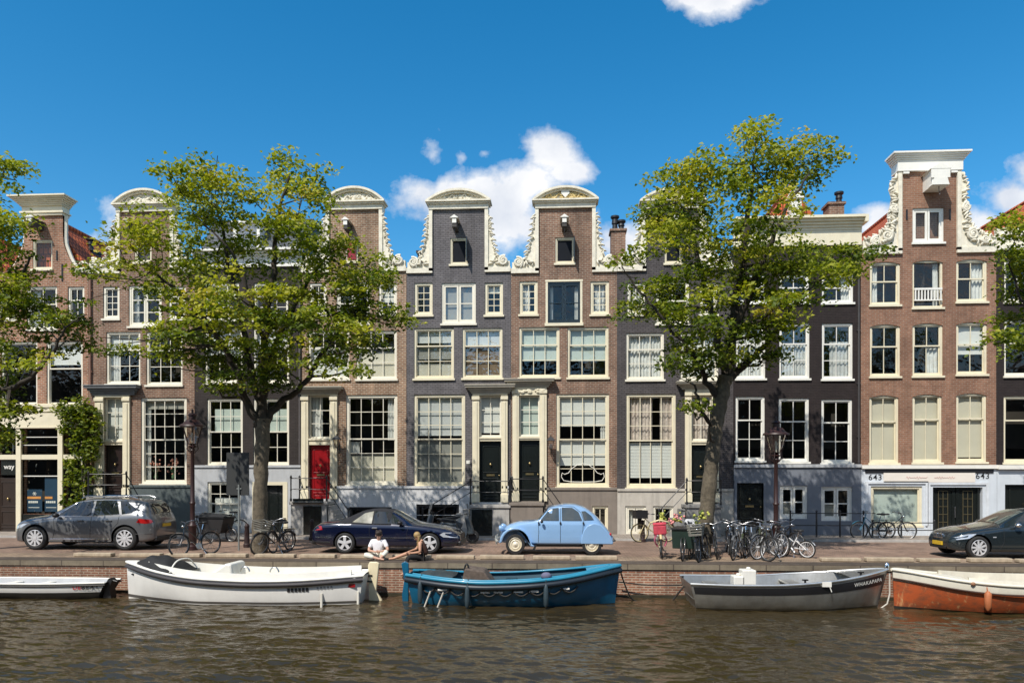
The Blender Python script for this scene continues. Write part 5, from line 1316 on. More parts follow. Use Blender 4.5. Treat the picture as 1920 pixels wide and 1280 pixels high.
C_.patch(c, 'tail_light', [(4.40,.86),(4.36,.74),(4.62,.72),(4.69,.78),(4.62,.86)], lens_red); C_.patch(c, 'headlight', [(.06,.60),(.08,.50),(.5,.52),(.62,.60),(.5,.67),(.2,.66)], lens_clear)
C_.strips(c, 'door_seam', black_trim, ([(1.62,.86),(1.68,.5),(1.6,.26)], .006, .001), ([(2.86,.88),(2.84,.5),(2.7,.24)], .006, .001), ([(.5,.75),(1.5,.88)], .006, .001), ([(.04,.34),(.5,.36)], .02, .001), ([(4.1,.34),(4.68,.36)], .02, .001))
C_.strips(c, 'chrome_strip', chrome, ([(1.36,.50),(2.3,.50),(3.22,.50)], .013, .004), ([(4.06,.50),(4.6,.51)], .013, .004), ([(1.7,.905),(2.7,.92),(3.9,.945)], .009, .001))
m = MB()
for sg in (-1,1): m.obox((2.68, sg*.868, .80), (.17,.03,.04))
m.build('door_handle', chrome, c, bevel=.01)
for sg in (-1,1): blob(c, 'mirror', (1.86, sg*.93, .97), (.09,.10,.065), black_trim)
m = MB(); m.box(-.015,.04,-.4,.4,.45,.62); m.build('grille', black_trim, c, bevel=.02)
m = MB(); m.box(-.05,.2,-.7,.7,.24,.40); m.box(4.55,4.76,-.68,.68,.26,.44); m.build('bumper', black_trim, c, bevel=.05)
m = MB(); m.box(4.715,4.76,-.26,.26,.55,.66); m.build('number_plate', yellow_plate, c)
wheels4(c, .94, 3.64, .75, .325, style=5, wd=.22)
place_car(c, 861, 583, 22.95, .86, 4.72, flip=True)

# pale blue old car with arched roof
bl = paint('pale_blue_paint', (.235,.40,.63), 0, .3, .05)
c = thing('parked_car', 'small pale blue vintage car with an arched roof and cream wheels', 'car', group='cars parked along the quay')
C_ = Car([(.16,.36,.62,.66,.34,.26),(.22,.34,.70,.76,.40,.30),(.38,.33,.80,.90,.43,.32),(.73,.32,.92,1.01,.50,.40),(1.1,.32,.98,1.035,.60,.5),(1.30,.31,1.0,1.045,.66,.6),(1.42,.30,1.02,1.12,.68,.60),(1.72,.30,1.03,1.45,.69,.54),(1.95,.30,1.03,1.53,.69,.53),(2.3,.30,1.03,1.575,.69,.53),(2.6,.30,1.03,1.565,.69,.53),(2.9,.30,1.02,1.48,.68,.53),(3.1,.31,1.0,1.36,.66,.52),(3.3,.33,.96,1.20,.63,.50),(3.5,.35,.86,.97,.58,.47),(3.7,.38,.68,.74,.52,.42),(3.82,.42,.52,.56,.46,.36)], 3.83)
C_.xs = C_.xs
C_.body(c, bl, [], .4)
pane2 = mat('old_car_glass', (.06,.07,.07), .05, coat=1.0, var=.2, vs=5)
for nm, poly in (('side_window', [(1.47,1.06),(1.78,1.42),(2.06,1.45),(2.07,1.06)]), ('side_window', [(2.17,1.06),(2.16,1.46),(2.5,1.45),(2.70,1.32),(2.82,1.06)]), ('quarter_window', [(2.88,1.07),(2.80,1.34),(2.92,1.35),(3.12,1.20),(3.20,1.08)])): C_.patch(c, nm, poly, pane2, off=.02)
C_.screen(c, 'windscreen', 1.34, 1.70, .9, pane2)
m = MB(); 
for pl in ([(1.40,1.03),(1.42,.7),(1.40,.34)], [(2.12,1.50),(2.12,1.0),(2.12,.34)], [(2.86,1.03),(2.84,.7),(2.80,.36)], [(1.40,1.03),(1.74,1.48),(2.12,1.50),(2.55,1.48),(2.78,1.30),(2.88,1.03)], [(1.4,.335),(2.8,.335)]): C_.strip(m, pl, .008)
m.build('door_seam', mat('dark_blue_gap', (.03,.05,.08), .6), c)
m = MB()
for sg in (-1,1):
    for x in (1.42, 2.12, 2.86): m.obox((x, sg*.70, .98), (.05,.03,.06))
m.build('door_hinge', black_trim, c)
ff = [(.13,.34),(.17,.52),(.26,.68),(.42,.80),(.60,.845),(.78,.83),(.95,.73),(1.08,.55),(1.20,.32),(1.30,.26),(1.16,.24)]
arch = [(.66+.43*math.cos(a), .33+.43*math.sin(a)) for a in np.linspace(.05, math.pi-.1, 14)]
rf_ = [(2.78,.34),(2.80,.55),(2.86,.74),(2.98,.90),(3.20,.985),(3.42,.93),(3.62,.75),(3.76,.55),(3.82,.38),(3.79,.33)]
for sg in (-1, 1):
    m = MB(); m.prism(ff+arch, sg*.40, sg*.74); o = m.build('front_fender', bl, c, smooth=60); md = o.modifiers.new('b','BEVEL'); md.width = .05; md.segments = 3; md.limit_method = 'ANGLE'; md.angle_limit = R(50)
    m = MB(); m.prism(rf_, sg*.52, sg*.735); o = m.build('rear_fender', bl, c, smooth=60); md = o.modifiers.new('b','BEVEL'); md.width = .085; md.segments = 4; md.limit_method = 'ANGLE'; md.angle_limit = R(50)
    h_ = MB(); h_.lathe([(.0,-.10),(.06,-.08),(.095,0),(.095,.06),(.085,.08)], (0,0,0), 'x', 16); h_.xform(Matrix.Translation((.20, sg*.5, .80)) @ Matrix.Rotation(math.pi, 4, 'Z')); hl = h_.build('headlight', bl, c, smooth=50)
    q = MB(); q.lathe([(.085,0),(.05,-.02),(0,-.03)], (.12, sg*.5, .80), 'x', 16); q.build('lens', lens_clear, hl, smooth=60)
    blob(c, 'mirror', (1.52, sg*.80, 1.03), (.05,.07,.05), black_trim)
    m = MB(); m.prism([(1.22,.16),(1.30,.30),(1.36,.30),(1.28,.12)], sg*.5, sg*.70); m.build('mud_flap', black_trim, c)
    blob(c, 'tail_light', (3.74, sg*.5, .62), (.04,.05,.06), lens_red)
m = MB(); m.tube([(.10,-.72,.40),(.05,-.66,.42),(.01,-.4,.43),(0,0,.43),(.01,.4,.43),(.05,.66,.42),(.10,.72,.40)], .045, 8)
for sg in (-1,1): m.tube([(.02,sg*.3,.28),(-.02,sg*.3,.44),(.0,sg*.3,.56)], .03, 6)
m.build('bumper', mat('pale_bumper', (.6,.6,.55), .3, .5), c, smooth=60)
m = MB(); m.tube([(3.86,-.6,.44),(3.9,-.4,.44),(3.9,.4,.44),(3.86,.6,.44)], .035, 8); m.box(3.6,3.9,-.5,-.46,.40,.44); m.box(3.6,3.9,.46,.5,.40,.44); m.build('rear_bumper', chrome, c, smooth=60)
m = MB(); m.box(.5,3.5,-.55,.55,.24,.31); m.build('underframe', black_trim, c)
m = MB(); m.box(.15,.19,-.22,.22,.48,.75); m.build('grille', black_trim, c)
for x in (.66, 3.13):
    for y in (-.63, .63): wheel(c, x, y, .315, wd=.15, cream_cap=True, rim_r=.215)
place_car(c, 928, 1155, 22.85, .74, 3.90)

# dark teal grey saloon cut off by the right edge
dg = paint('dark_slate_paint', (.022,.032,.038), .4, .24)
c = thing('parked_car', 'dark slate saloon car cut off by the right edge, with a yellow front plate', 'car', group='cars parked along the quay')
C_ = Car([(.10,.34,.5,.56,.52,.42),(.15,.25,.60,.70,.66,.55),(.30,.22,.68,.80,.82,.68),(.7,.2,.77,.9,.915,.74),(1.2,.2,.85,.97,.92,.74),(1.55,.2,.9,1.03,.92,.70),(1.7,.2,.91,1.1,.92,.68),(2.4,.2,.93,1.42,.92,.58),(2.9,.2,.94,1.47,.92,.57),(3.4,.2,.95,1.43,.92,.57),(3.8,.2,.96,1.27,.91,.58),(4.15,.22,.97,1.10,.9,.64),(4.6,.26,.94,1.07,.86,.64),(4.80,.34,.8,.95,.8,.6),(4.84,.44,.7,.8,.7,.55)], 4.84)
C_.body(c, dg, [(.86,.335),(3.75,.335)], .39)
for poly in ([(1.95,.97),(2.42,1.33),(2.86,1.37),(2.88,.98)], [(2.95,.98),(2.93,1.37),(3.35,1.34),(3.75,1.05)]): C_.patch(c, 'side_window', poly, car_glass)
C_.screen(c, 'windscreen', 1.6, 2.42, .93, mat('reflecting_screen', (.06,.085,.08), .05, coat=1.0)); C_.screen(c, 'rear_window', 3.6, 4.1, .85, car_glass)
C_.patch(c, 'headlight', [(.20,.62),(.26,.55),(.58,.60),(.80,.74),(.55,.72)], lens_clear); C_.patch(c, 'tail_light', [(4.5,.9),(4.46,.78),(4.75,.76),(4.75,.9)], lens_red)
C_.patch(c, 'side_indicator', [(1.28,.66),(1.28,.63),(1.38,.63),(1.38,.66)], lens_clear)
C_.strips(c, 'door_seam', black_trim, ([(1.62,.92),(1.62,.5),(1.5,.26)], .006, .001), ([(2.92,.96),(2.9,.3)], .006, .001), ([(.55,.74),(1.2,.86),(1.6,.91)], .006, .001))
for sg in (-1,1): blob(c, 'mirror', (1.98, sg*1.0, 1.0), (.1,.1,.07), chrome if sg < 0 else dg)
m = MB(); m.box(.08,.15,-.26,-.03,.56,.70); m.box(.08,.15,.03,.26,.56,.70); m.build('grille', chrome, c, bevel=.02)
m = MB(); m.box(.06,.099,-.27,.27,.36,.47); m.build('number_plate', yellow_plate, c)
m = MB(); m.box(.07,.2,-.45,.45,.26,.35); m.build('air_intake', black_trim, c, bevel=.02)
m = MB()
for sg in (-1,1): m.lathe([(.05,0),(.04,-.01),(0,-.012)], (.19, sg*.62, .36), 'x', 12)
m.build('fog_light', lens_clear, c)
m = MB()
for sg in (-1,1): m.obox((2.75, sg*.925, .82), (.2,.03,.035)); m.obox((3.6, sg*.915, .84), (.2,.03,.035))
m.build('door_handle', dg, c, bevel=.008)
wheels4(c, .86, 3.75, .81, .335, style=9, wd=.24)
place_car(c, 1783, 2085, 22.35, .92, 4.84)
# ------------------------------------------------------------------ boats at the quay (local: x along the boat, near side -y, z = 0 at the water)
def boat_paint(n, c, rough=.35, **k): return mat(n, c, rough, coat=.4, **k)
class Boat:
    def __init__(s, name, label, pxa, pxb, Yc, beam, sheer, bow='left', full=.5, stern_w=.72, rake=.25, plumb=.05, cat='boat', deadrise=.75):
        s.L = PX(pxb, Yc)-PX(pxa, Yc); s.B = beam/2; s.bow = bow; s.full = full; s.sw = stern_w; s.rake = rake; s.plumb = plumb; s.dr = deadrise
        s.sheer = sheer          # heights above the water at fractions from the bow
        s.o = wthing(name, label, cat, (PX(pxa, Yc), Yc, WZ), 'boats moored along the quay'); BASE[s.o.name] = Vector((0,0,0))
    def t2x(s, t): return t*s.L if s.bow == 'left' else (1-t)*s.L
    def zs(s, t):
        k = [a for a, _ in s.sheer]; v = [b for _, b in s.sheer]
        d = .06; return float(np.mean([np.interp(min(max(t+q,0),1), k, v) for q in (-d,-d/2,0,d/2,d)]))
    def hb(s, t): 
        f = math.sin(min(t/s.full, 1)*math.pi/2)**.75
        if t > .6: f *= 1-(1-s.sw)*((t-.6)/.4)**2
        return max(s.B*f, .02)
    def pt(s, t, v, sg=-1, inset=0, zoff=0):
        """v = 1 at the sheer, 0 at the water, negative below"""
        z = s.zs(t); b = s.hb(t)-inset; bw = b*s.dr*(.55+.45*min(1, t/.35))
        if v >= 0: y = bw+(b-bw)*(math.sin(v*math.pi/2)**.8 if v > 0 else 0); zz = z*v
        else: y = bw*(1+v*.9); zz = v*.35
        dx = -s.rake*(1-t)**6*(1-v) + (s.plumb*(1-v))*(t**8)
        x = s.t2x(t); x += -dx if s.bow == 'left' else dx
        return Vector((x, sg*max(y, .012), zz+zoff))
    def band(s, name, v0, v1, m, nt=48, nv=8, t0=0, t1=1, off=0, parent=None):
        mb = MB()
        for sg in (-1, 1):
            mb.grid(lambda u, v: s.pt(t0+(t1-t0)*u, v0+(v1-v0)*v, sg) + Vector((0, sg*off, 0)), nt, nv)
        return mb.build(name, m, parent or s.o, smooth=60)
    def transom(s, name, m):
        mb = MB(); a = [s.pt(1, v, -1) for v in np.linspace(-1, 1, 12)]; b = [s.pt(1, v, 1) for v in np.linspace(1, -1, 12)]; mb.poly(a+b); return mb.build(name, m, s.o)
    def rail(s, name, m, r=.05, zoff=0, out=.02, t0=0, t1=1, n=48, inset=0, flat=1):
        mb = MB()
        for sg in (-1, 1): mb.tube([s.pt(t0+(t1-t0)*k/n, 1, sg, inset)+Vector((0, sg*out, zoff)) for k in range(n+1)], r, 8)
        return mb.build(name, m, s.o, smooth=60)
    def inside(s, name, m, depth=.4, inset=.08, t0=.06, t1=.97):
        """inner skin and floor"""
        mb = MB(); n = 40
        for sg in (-1, 1):
            mb.grid(lambda u, v: Vector((s.pt(t0+(t1-t0)*u, 1, sg, inset).x, sg*max(.02, (s.hb(t0+(t1-t0)*u)-inset)*(1-.15*v)), s.zs(t0+(t1-t0)*u)-depth*v)), n, 3)
        for k in range(n):
            ta, tb = t0+(t1-t0)*k/n, t0+(t1-t0)*(k+1)/n
            q = lambda t, sg: Vector((s.t2x(t), sg*max(.02, (s.hb(t)-inset)*.85), s.zs(t)-depth))
            mb.quad(q(ta,-1), q(tb,-1), q(tb,1), q(ta,1))
        return mb.build(name, m, s.o, smooth=50)
    def deck(s, name, m, t0, t1, zoff=.0, inset=.0, crown=.05, n=14):
        mb = MB(); mb.grid(lambda u, v: Vector((s.pt(t0+(t1-t0)*u, 1, -1).x, (2*v-1)*max(.015, s.hb(t0+(t1-t0)*u)-inset), s.zs(t0+(t1-t0)*u)+zoff+crown*(1-(2*v-1)**2))), n, 8)
        return mb.build(name, m, s.o, smooth=60)
    def coaming(s, name, m, t0, t1, inset, h, th=.05, n=40):
        mb = MB()
        for sg in (-1, 1):
            def q(u, v):
                t = t0+(t1-t0)*u; p = s.pt(t, 1, sg, inset); zz = [-.04, h, h, -.3][v]; yo = [0, -.03, -.03-th, -.05-th][v]
                return p + Vector((0, sg*yo, zz))
            mb.grid(lambda u, v: q(u, int(round(v*3))), n, 3)
        return mb.build(name, m, s.o, smooth=40)
    def seat(s, m, t, w=.35, drop=.12, name='thwart'):
        mb = MB(); x = s.t2x(t); b = s.hb(t)-.09; mb.box(x-w/2, x+w/2, -b, b, s.zs(t)-drop-.05, s.zs(t)-drop); return mb.build(name, m, s.o, bevel=.01)
def letters_on(b, txt, t, v, size, m, shear=0, spacing=1.05, bold=True):
    """lettering laid on the near side of a hull"""
    tm = text_mb(txt, size, shear, bold, spacing); x0 = b.t2x(t); 
    sgn = 1 if b.bow == 'left' else -1
    out = []
    for p in tm.v:
        tt = t + sgn*p[0]/b.L; zc = b.zs(t)*v; vv = (zc + p[1] + (b.zs(tt)-b.zs(t))*v)/max(b.zs(tt), .05)
        q = b.pt(min(max(tt,.0),1), min(max(vv,0),1)); out.append((x0+p[0], q.y-.012, q.z))
    tm.v = out; return tm.build('lettering', m, b.o, recalc=False)

hull_white = boat_paint('white_hull', (.84,.815,.76), .3, var=.05, streak=.08, dirt=(.5,.46,.38))
rub_grey = mat('grey_rubber_rail', (.045,.04,.042), .6, var=.2)
canvas_k = mat('black_tarpaulin', (.013,.013,.014), .8, var=.3, bump=.6, bs=6)
anti_k = mat('dark_bottom_paint', (.02,.018,.015), .6, var=.4)
rope_k = mat('dark_rope', (.03,.028,.025), .9); rope_w = mat('pale_rope', (.55,.52,.45), .9)
steel_dull = mat('brushed_aluminium', (.40,.40,.38), .36, .75, var=.22, vs=2.5, streak=.35, dirt=(.25,.22,.17))

# 1 small flat white boat on the left
b = Boat('rowing_boat', 'small low white rowing boat with black bottom lettered BEAT, cut off at left', -150, 212, 19.75, 1.25, [(0,.50),(.3,.42),(.7,.42),(1,.44)], bow='left', full=.45, stern_w=.6, plumb=.25)
b.band('hull', .42, 1, hull_white); b.band('bottom', -1, .42, anti_k); b.transom('transom', anti_k); b.rail('gunwale', mat('dark_line', (.05,.045,.04), .5), .018, -.06, .01); b.rail('capping', white, .03, 0, 0); b.inside('inside', pl_lgrey, .3, .06)
for t in (.45, .62, .8): b.seat(white, t, .25, .08)
m = MB(); x = b.L-.02; m.prism([(x-.16,-.1),(x+.10,-.1),(x+.04,.30),(x+.10,.46),(x+.02,.54),(x-.06,.42)], -.2, .06); m.tube([(x+.02,-.1,.48),(x+.2,-.1,.44)], .02, 6); m.build('rudder', black_trim, b.o, smooth=40)
letters_on(b, 'BEAT', .935, .74, .17, black_iron, spacing=1.2); letters_on(b, 'DE', .875, .74, .17, mat('red_letter', (.6,.04,.05), .5), spacing=1.1)

# 2 white launch
b = Boat('motor_launch', 'long white open launch with dark grey rubber rail and a cream rudder', 238, 692, 19.55, 2.0, [(0,1.02),(.08,.93),(.2,.79),(.35,.68),(.55,.62),(.75,.64),(.9,.70),(1,.75)], bow='left', full=.42, stern_w=.62, rake=.06, plumb=.12, deadrise=.9)
b.band('hull', .0, 1, hull_white); b.band('bottom', -1, .0, anti_k); b.band('waterline_stripe', .05, .13, mat('grey_stripe', (.10,.09,.08), .5), off=.004); b.transom('transom', hull_white)
b.rail('rub_rail', rub_grey, .055, -.10, .03, t0=.01); b.rail('capping', white, .035, 0, 0)
b.deck('foredeck', white, .0, .12, -.02, .02); b.inside('inside', mat('cream_deck', (.72,.69,.58), .5, var=.05), .42, .10, .1, .96); b.coaming('coaming', white, .12, .95, .16, .16)
b.deck('afterdeck', white, .9, 1, -.0, .03)
def tarp(u, v):
    t = .06+.20*u; e = 1-abs(2*v-1)**3; return Vector((b.t2x(t), (2*v-1)*(b.hb(t)-.1), b.zs(t)+.02+.30*e*math.sin(math.pi*min(1,u*1.05+.02))**.7+.02*math.sin(u*17+v*9)))
m = MB(); m.grid(tarp, 20, 14); m.build('spray_hood', canvas_k, b.o, smooth=70)
m = MB(); t = .235; m.tube([(b.t2x(t), (2*v-1)*(b.hb(t)-.13), b.zs(t)+.02+.30*(1-abs(2*v-1)**3)) for v in np.linspace(0,1,15)], .02, 6); m.build('hood_frame', white, b.o, smooth=60)
m = MB(); 
for k in range(2):
    t = .50+.12*k; m.tube([(b.t2x(t)+.12*math.sin(a), -.1, b.zs(t)+.12+.14*math.cos(a)) for a in np.linspace(-1.5,1.5,9)], .02, 6)
m.build('grab_rail', steel, b.o, smooth=60)
m = MB(); x = b.t2x(.45); m.prism([(x-.5,.55),(x+.15,.55),(x+.1,1.0),(x-.05,1.02),(x-.45,.75)], -.45, .45); m.build('engine_box', white, b.o, bevel=.05)
for t in (.33,.66,.8): b.seat(mat('cream_cushion', (.68,.64,.52), .7), t, .45, .10, 'cushion')
m = MB(); x = b.L; m.prism([(x+.02,-.3),(x+.30,-.3),(x+.36,.02),(x+.20,.25),(x+.28,1.0),(x+.22,1.04),(x+.02,1.04),(x-.02,.95)], -.05, .05); m.build('rudder', mat('cream_rudder', (.72,.63,.42), .4, var=.08), b.o, bevel=.02)
m = MB(); m.box(x-.06, x+.1, -.07, .07, .50, .54); m.box(x-.06, x+.1, -.07, .07, .66, .70); m.build('rudder_hinge', black_iron, b.o)
for t in (.85,.99): m = MB(); p = b.pt(t, .45); m.tube([p, p+Vector((.03,-.12,-.42))], .035, 8); m.build('fender', rope_w, b.o, smooth=50)
m = MB()
for k in range(6): t = .725+.014*k; p = b.pt(t, .63); m.box(p.x-.035, p.x+.035, p.y-.012, p.y-.004, p.z-.045, p.z+.05)
m.build('dark_worn_marking', black_iron, b.o)
m = MB()
for k in range(5): t = .835+.013*k; p = b.pt(t, .66); m.box(p.x-.025, p.x+.02, p.y-.012, p.y-.004, p.z-.03, p.z+.04)
m.build('grey_worn_marking', mat('pale_grey_letter', (.3,.3,.3), .5), b.o)
m = MB(); p = b.pt(.965, .68); m.box(p.x-.12, p.x+.08, p.y-.02, p.y-.008, p.z-.02, p.z+.2); st = m.build('registration_sticker', white, b.o); m = MB(); m.box(p.x-.12, p.x+.08, p.y-.026, p.y-.021, p.z-.04, p.z+.05); m.build('red_band', red_paint, st)
m = MB(); p = b.pt(.05, .72); m.ball((p.x,p.y,p.z), (.07,.02,.03), 8, 5); m.build('fairlead', black_iron, b.o)

# 3 blue boat
hb_ = boat_paint('blue_hull', (.005,.105,.20), .3, var=.22, vs=2.2, streak=.3, dirt=(.01,.06,.1)); hb_t = boat_paint('light_blue_paint', (.022,.23,.36), .35, var=.15)
b = Boat('motor_launch', 'blue open launch with rope swags and hanging fenders along its side', 768, 1163, 19.6, 2.05, [(0,1.0),(.1,.90),(.25,.76),(.45,.66),(.65,.62),(.85,.68),(1,.76)], bow='right', full=.45, stern_w=.45, rake=.14, plumb=.15)
b.band('hull', -.0, 1, hb_); b.band('bottom', -1, 0, anti_k); b.transom('transom', hb_); b.rail('rub_rail', mat('dark_navy_rail', (.012,.02,.03), .45, var=.3), .075, -.12, .03); b.rail('capping', hb_t, .05, 0, .0)
b.rail('inner_rail', hb_t, .03, .03, -.02, inset=.14, t0=.05, t1=.97); b.deck('foredeck', hb_t, 0, .16, 0, .05); b.inside('inside', mat('dark_blue_inside', (.008,.05,.08), .6), .45, .1, .1, .97)
for t in (.30,.52): b.seat(mat('dark_thwart', (.02,.05,.07), .6), t, .3, .12)
m = MB(); x = b.t2x(.70); m.prism([(x-.25,.45),(x+.65,.45),(x+.35,.86),(x-.15,.92)], -.4, .4); m.build('engine_cover', mat('worn_brown_canvas', (.12,.09,.07), .8, var=.5, vs=8), b.o, bevel=.04)
x = b.t2x(.72); m = MB(); m.tube([(x+.20*math.cos(a)*.3, -.25, .82+.20*math.sin(a)) for a in np.linspace(0,2*math.pi,20)], .025, 6, closed=True); m.tube([(x,-.25,.5),(x,-.25,.8)], .03, 6); m.build('steering_wheel', black_trim, b.o, smooth=60)
m = MB(); m.grid(lambda u, v: Vector((b.t2x(.78+.18*u), (2*v-1)*(b.hb(.78+.18*u)-.15), b.zs(.8)+.02+.14*(1-abs(2*v-1)**2)*math.sin(math.pi*u)**.5+.02*math.sin(u*21+v*8))), 16, 10); m.build('cover_sheet', mat('dark_grey_sheet', (.035,.05,.055), .6, var=.4), b.o, smooth=70)
m = MB(); ts = np.linspace(.93,.20,11)
for k in range(10):
    pts = []
    for q in range(9):
        t = ts[k]+(ts[k+1]-ts[k])*q/8; sag = .13*(1-(2*q/8-1)**2); p = b.pt(t, .66); pts.append((p.x, p.y-.02, p.z-sag))
    m.tube(pts, .022, 5)
m.build('rope_swag', rope_k, b.o, smooth=60)
for t in (.82,.62,.56,.47,.40,.26): m = MB(); p = b.pt(t, .66); m.obox((p.x, p.y-.03, p.z-.02), (.24,.02,.05)); m.build('white_pad', white, b.o, bevel=.01)
for t in (.93,.70,.345):
    p = b.pt(t, .62); m = MB(); m.lathe([(.02,.30),(.04,.26),(.06,.18),(.068,-.05),(.06,-.22),(.02,-.28)], (p.x, p.y-.12, p.z-.12), 'z', 12)
    m.tube([(p.x, p.y-.12, p.z+.15), (p.x, p.y-.1, b.zs(t)), (p.x, p.y+.12, b.zs(t)+.06)], .012, 5); m.build('fender', mat('blue_grey_fender', (.03,.05,.062), .5), b.o, smooth=50)
m = MB()
for t in (.90,.835): m = MB(); p = b.pt(t, .45); m.tube([p+Vector((.10,-.1,.06)), p+Vector((-.06,-.12,-.36))], .022, 6); m.build('mooring_peg', rope_w, b.o, smooth=50)
m = MB(); m.prism([(-.02,-.3),(-.02,1.0),(-.12,1.06),(-.22,1.0),(-.14,.55),(-.2,.15),(-.16,-.3)], -.05, .05); m.build('rudder', hb_, b.o, bevel=.02)
m = MB(); p = b.pt(.955, .74); m.prism([(p.x-.06,p.z-.02),(p.x+.16,p.z-.03),(p.x+.02,p.z+.06)], p.y-.03, p.y-.012); m.build('red_emblem', red_paint, b.o)
m = MB(); m.ball((b.t2x(.345), -b.hb(.345)+.1, b.zs(.345)+.09), (.14,.12,.10), 10, 6); m.build('rope_coil', mat('purple_grey_rope', (.13,.13,.2), .9), b.o, smooth=60)
blueboat = b
m = MB(); p = b.pt(0, .9, -1); w0 = Vector(b.o.location)+p
pts = [w0+(P(1198,1128,20.0)-w0)*u+Vector((0,0,-.25*math.sin(math.pi*u))) for u in np.linspace(0,1,12)]
o = wthing('mooring_rope', 'dark mooring rope running from the blue bow down to the water', 'rope', tuple(w0)); m.tube(pts, .022, 6); m.build('rope', rope_k, o, smooth=60)
o = wthing('mooring_rope', 'dark rope stretched low along the brick quay, between blue and grey boats', 'rope', tuple(w0)); m = MB(); a, c_ = P(1160,1090,20.4), P(1290,1095,20.3); m.tube([a+(c_-a)*u+Vector((0,0,-.06*math.sin(math.pi*u))) for u in np.linspace(0,1,10)], .02, 6); m.build('rope', rope_k, o)
o = wthing('mooring_rope', 'short dark rope slanting from the grey stern into the water', 'rope', tuple(w0)); m = MB(); m.tube([P(1288,1092,19.9), P(1276,1106,19.9), P(1262,1124,20.0)], .025, 6); m.build('rope', rope_k, o)

# 4 aluminium boat
b = Boat('motor_launch', 'bare grey aluminium boat lettered WHAKAPAPA, with two white containers aboard', 1284, 1664, 19.35, 1.95, [(0,.98),(.12,.88),(.3,.76),(.55,.66),(.8,.64),(1,.66)], bow='right', full=.5, stern_w=.85, rake=.25, plumb=.18)
b.band('hull', 0, 1, steel_dull); b.band('bottom', -1, 0.06, mat('weed_line', (.12,.10,.06), .6, var=.4), off=.003); b.transom('transom', steel_dull)
b.band('dark_strake', .62, .90, mat('black_vinyl', (.012,.012,.014), .4), t0=.02, t1=.99, off=.006)
b.rail('capping', mat('bright_aluminium', (.7,.7,.68), .3, .8), .035, 0, .0); b.inside('inside', steel_dull, .4, .07, .04, .98); b.deck('foredeck', steel_dull, 0, .22, -.01, .05, .03)
for t in (.45,.85): b.seat(steel_dull, t, .35, .12)
for (t, hh, w_) in ((.685,.42,.20),(.735,.26,.16)):
    x = b.t2x(t); m = MB(); m.box(x-w_, x+w_*.75, -.25, .15, .45, .52+hh); m.lathe([(.06,0),(.06,.06),(.0,.06)], (x,-.05,.52+hh), 'z', 8); m.build('white_container', white, b.o, bevel=.05)
m = MB(); p = b.pt(.36, .97); m.box(p.x-.12, p.x+.10, p.y-.06, p.y+.02, p.z-.08, p.z+.04); m.tube([(p.x+.05,p.y-.05,p.z-.05),(p.x+.1,p.y-.06,p.z-.2)], .012, 5); m.build('mooring_clip', white, b.o)
m = MB()
for t in (.17,.46): x = b.t2x(t); z = b.zs(t); m.box(x-.02,x+.02,-b.hb(t)+.05,-b.hb(t)+.09,z,z+.08); m.box(x-.07,x+.07,-b.hb(t)+.04,-b.hb(t)+.1,z+.08,z+.11)
m.build('cleat', black_iron, b.o)
m = MB(); p = b.pt(0, 1); m.lathe([(.05,-.05),(.06,.05),(.05,.14),(0,.18)], (p.x-.02,0,p.z), 'z', 8); m.build('bow_fitting', chrome, b.o, smooth=50)
m = MB(); m.tube([(p.x+.03,-.05,p.z-.1),(p.x+.02,-.08,.35),(p.x-.05,-.1,.1),(p.x-.25,-.1,-.05)], .02, 6); m.build('bow_line', rope_w, b.o)
letters_on(b, 'WHAKAPAPA', .13, .78, .13, white, spacing=1.1)

# 5 orange boat at the right edge
orange_h = bpy.data.materials.new('weathered_orange_hull'); nt, out = nodes(orange_h); L = nt.links.new
pb = N(nt, 'BsdfPrincipled'); tc = N(nt, 'TexCoord').outputs['Object']; pb.inputs['Roughness'].default_value = .5
n1 = noise(nt, scaled(nt, tc, 1, 1, 1.6), 3.2, 8, .7); n2 = noise(nt, scaled(nt, tc, 3, 3, .8), 2.5, 5)
cc_ = mixc(nt, ramp(nt, n1, [(.45,0),(.62,1)]), (.46,.095,.028), (.23,.075,.035)); cc_ = mixc(nt, ramp(nt, n2, [(.58,0),(.7,.8)]), cc_, (.62,.36,.16)); L(cc_, pb.inputs['Base Color']); L(pb.outputs[0], out.inputs[0])
b = Boat('motor_launch', 'weathered orange hulled boat with broad cream upper planks, cut off at right', 1673, 2080, 19.3, 2.1, [(0,.98),(.1,.90),(.25,.78),(.45,.70),(.7,.68),(1,.72)], bow='left', full=.45, stern_w=.7, rake=.05, plumb=.1)
b.band('hull', .05, .72, orange_h); b.band('bottom', -1, .05, anti_k); cw = mat('cream_planks', (.74,.70,.58), .45, var=.1, streak=.2, dirt=(.45,.38,.28)); b.band('upper_strake', .72, 1, cw, off=.004); b.transom('transom', orange_h)
b.rail('capping', cw, .04, 0, 0); b.rail('rub_line', mat('dark_rubbing_strip', (.06,.03,.02), .7), .02, -.22, .02); b.deck('foredeck', cw, 0, .3, -.01, .03); b.inside('inside', mat('brown_inside', (.2,.14,.09), .7), .4, .08, .26, .97); b.coaming('coaming', cw, .28, .95, .14, .10)
for t in (.5,.75): b.seat(cw, t, .3, .1)
m = MB()
for t in (.335,): p = b.pt(t, .62); m.lathe([(.03,.12),(.08,.06),(.08,-.25),(.03,-.34)], (p.x,p.y-.08,p.z), 'z', 10); m.tube([(p.x,p.y-.08,p.z+.1),(p.x,p.y+.0,b.zs(t))], .012, 5)
m.build('fender', mat('orange_fender', (.5,.16,.06), .6, var=.3), b.o, smooth=50)
m = MB(); p = b.pt(.28,.96); m.ball((p.x,p.y-.03,p.z), (.06,.04,.05), 8, 5); m.build('fairlead', mat('brown_fitting', (.3,.15,.08), .6), b.o)
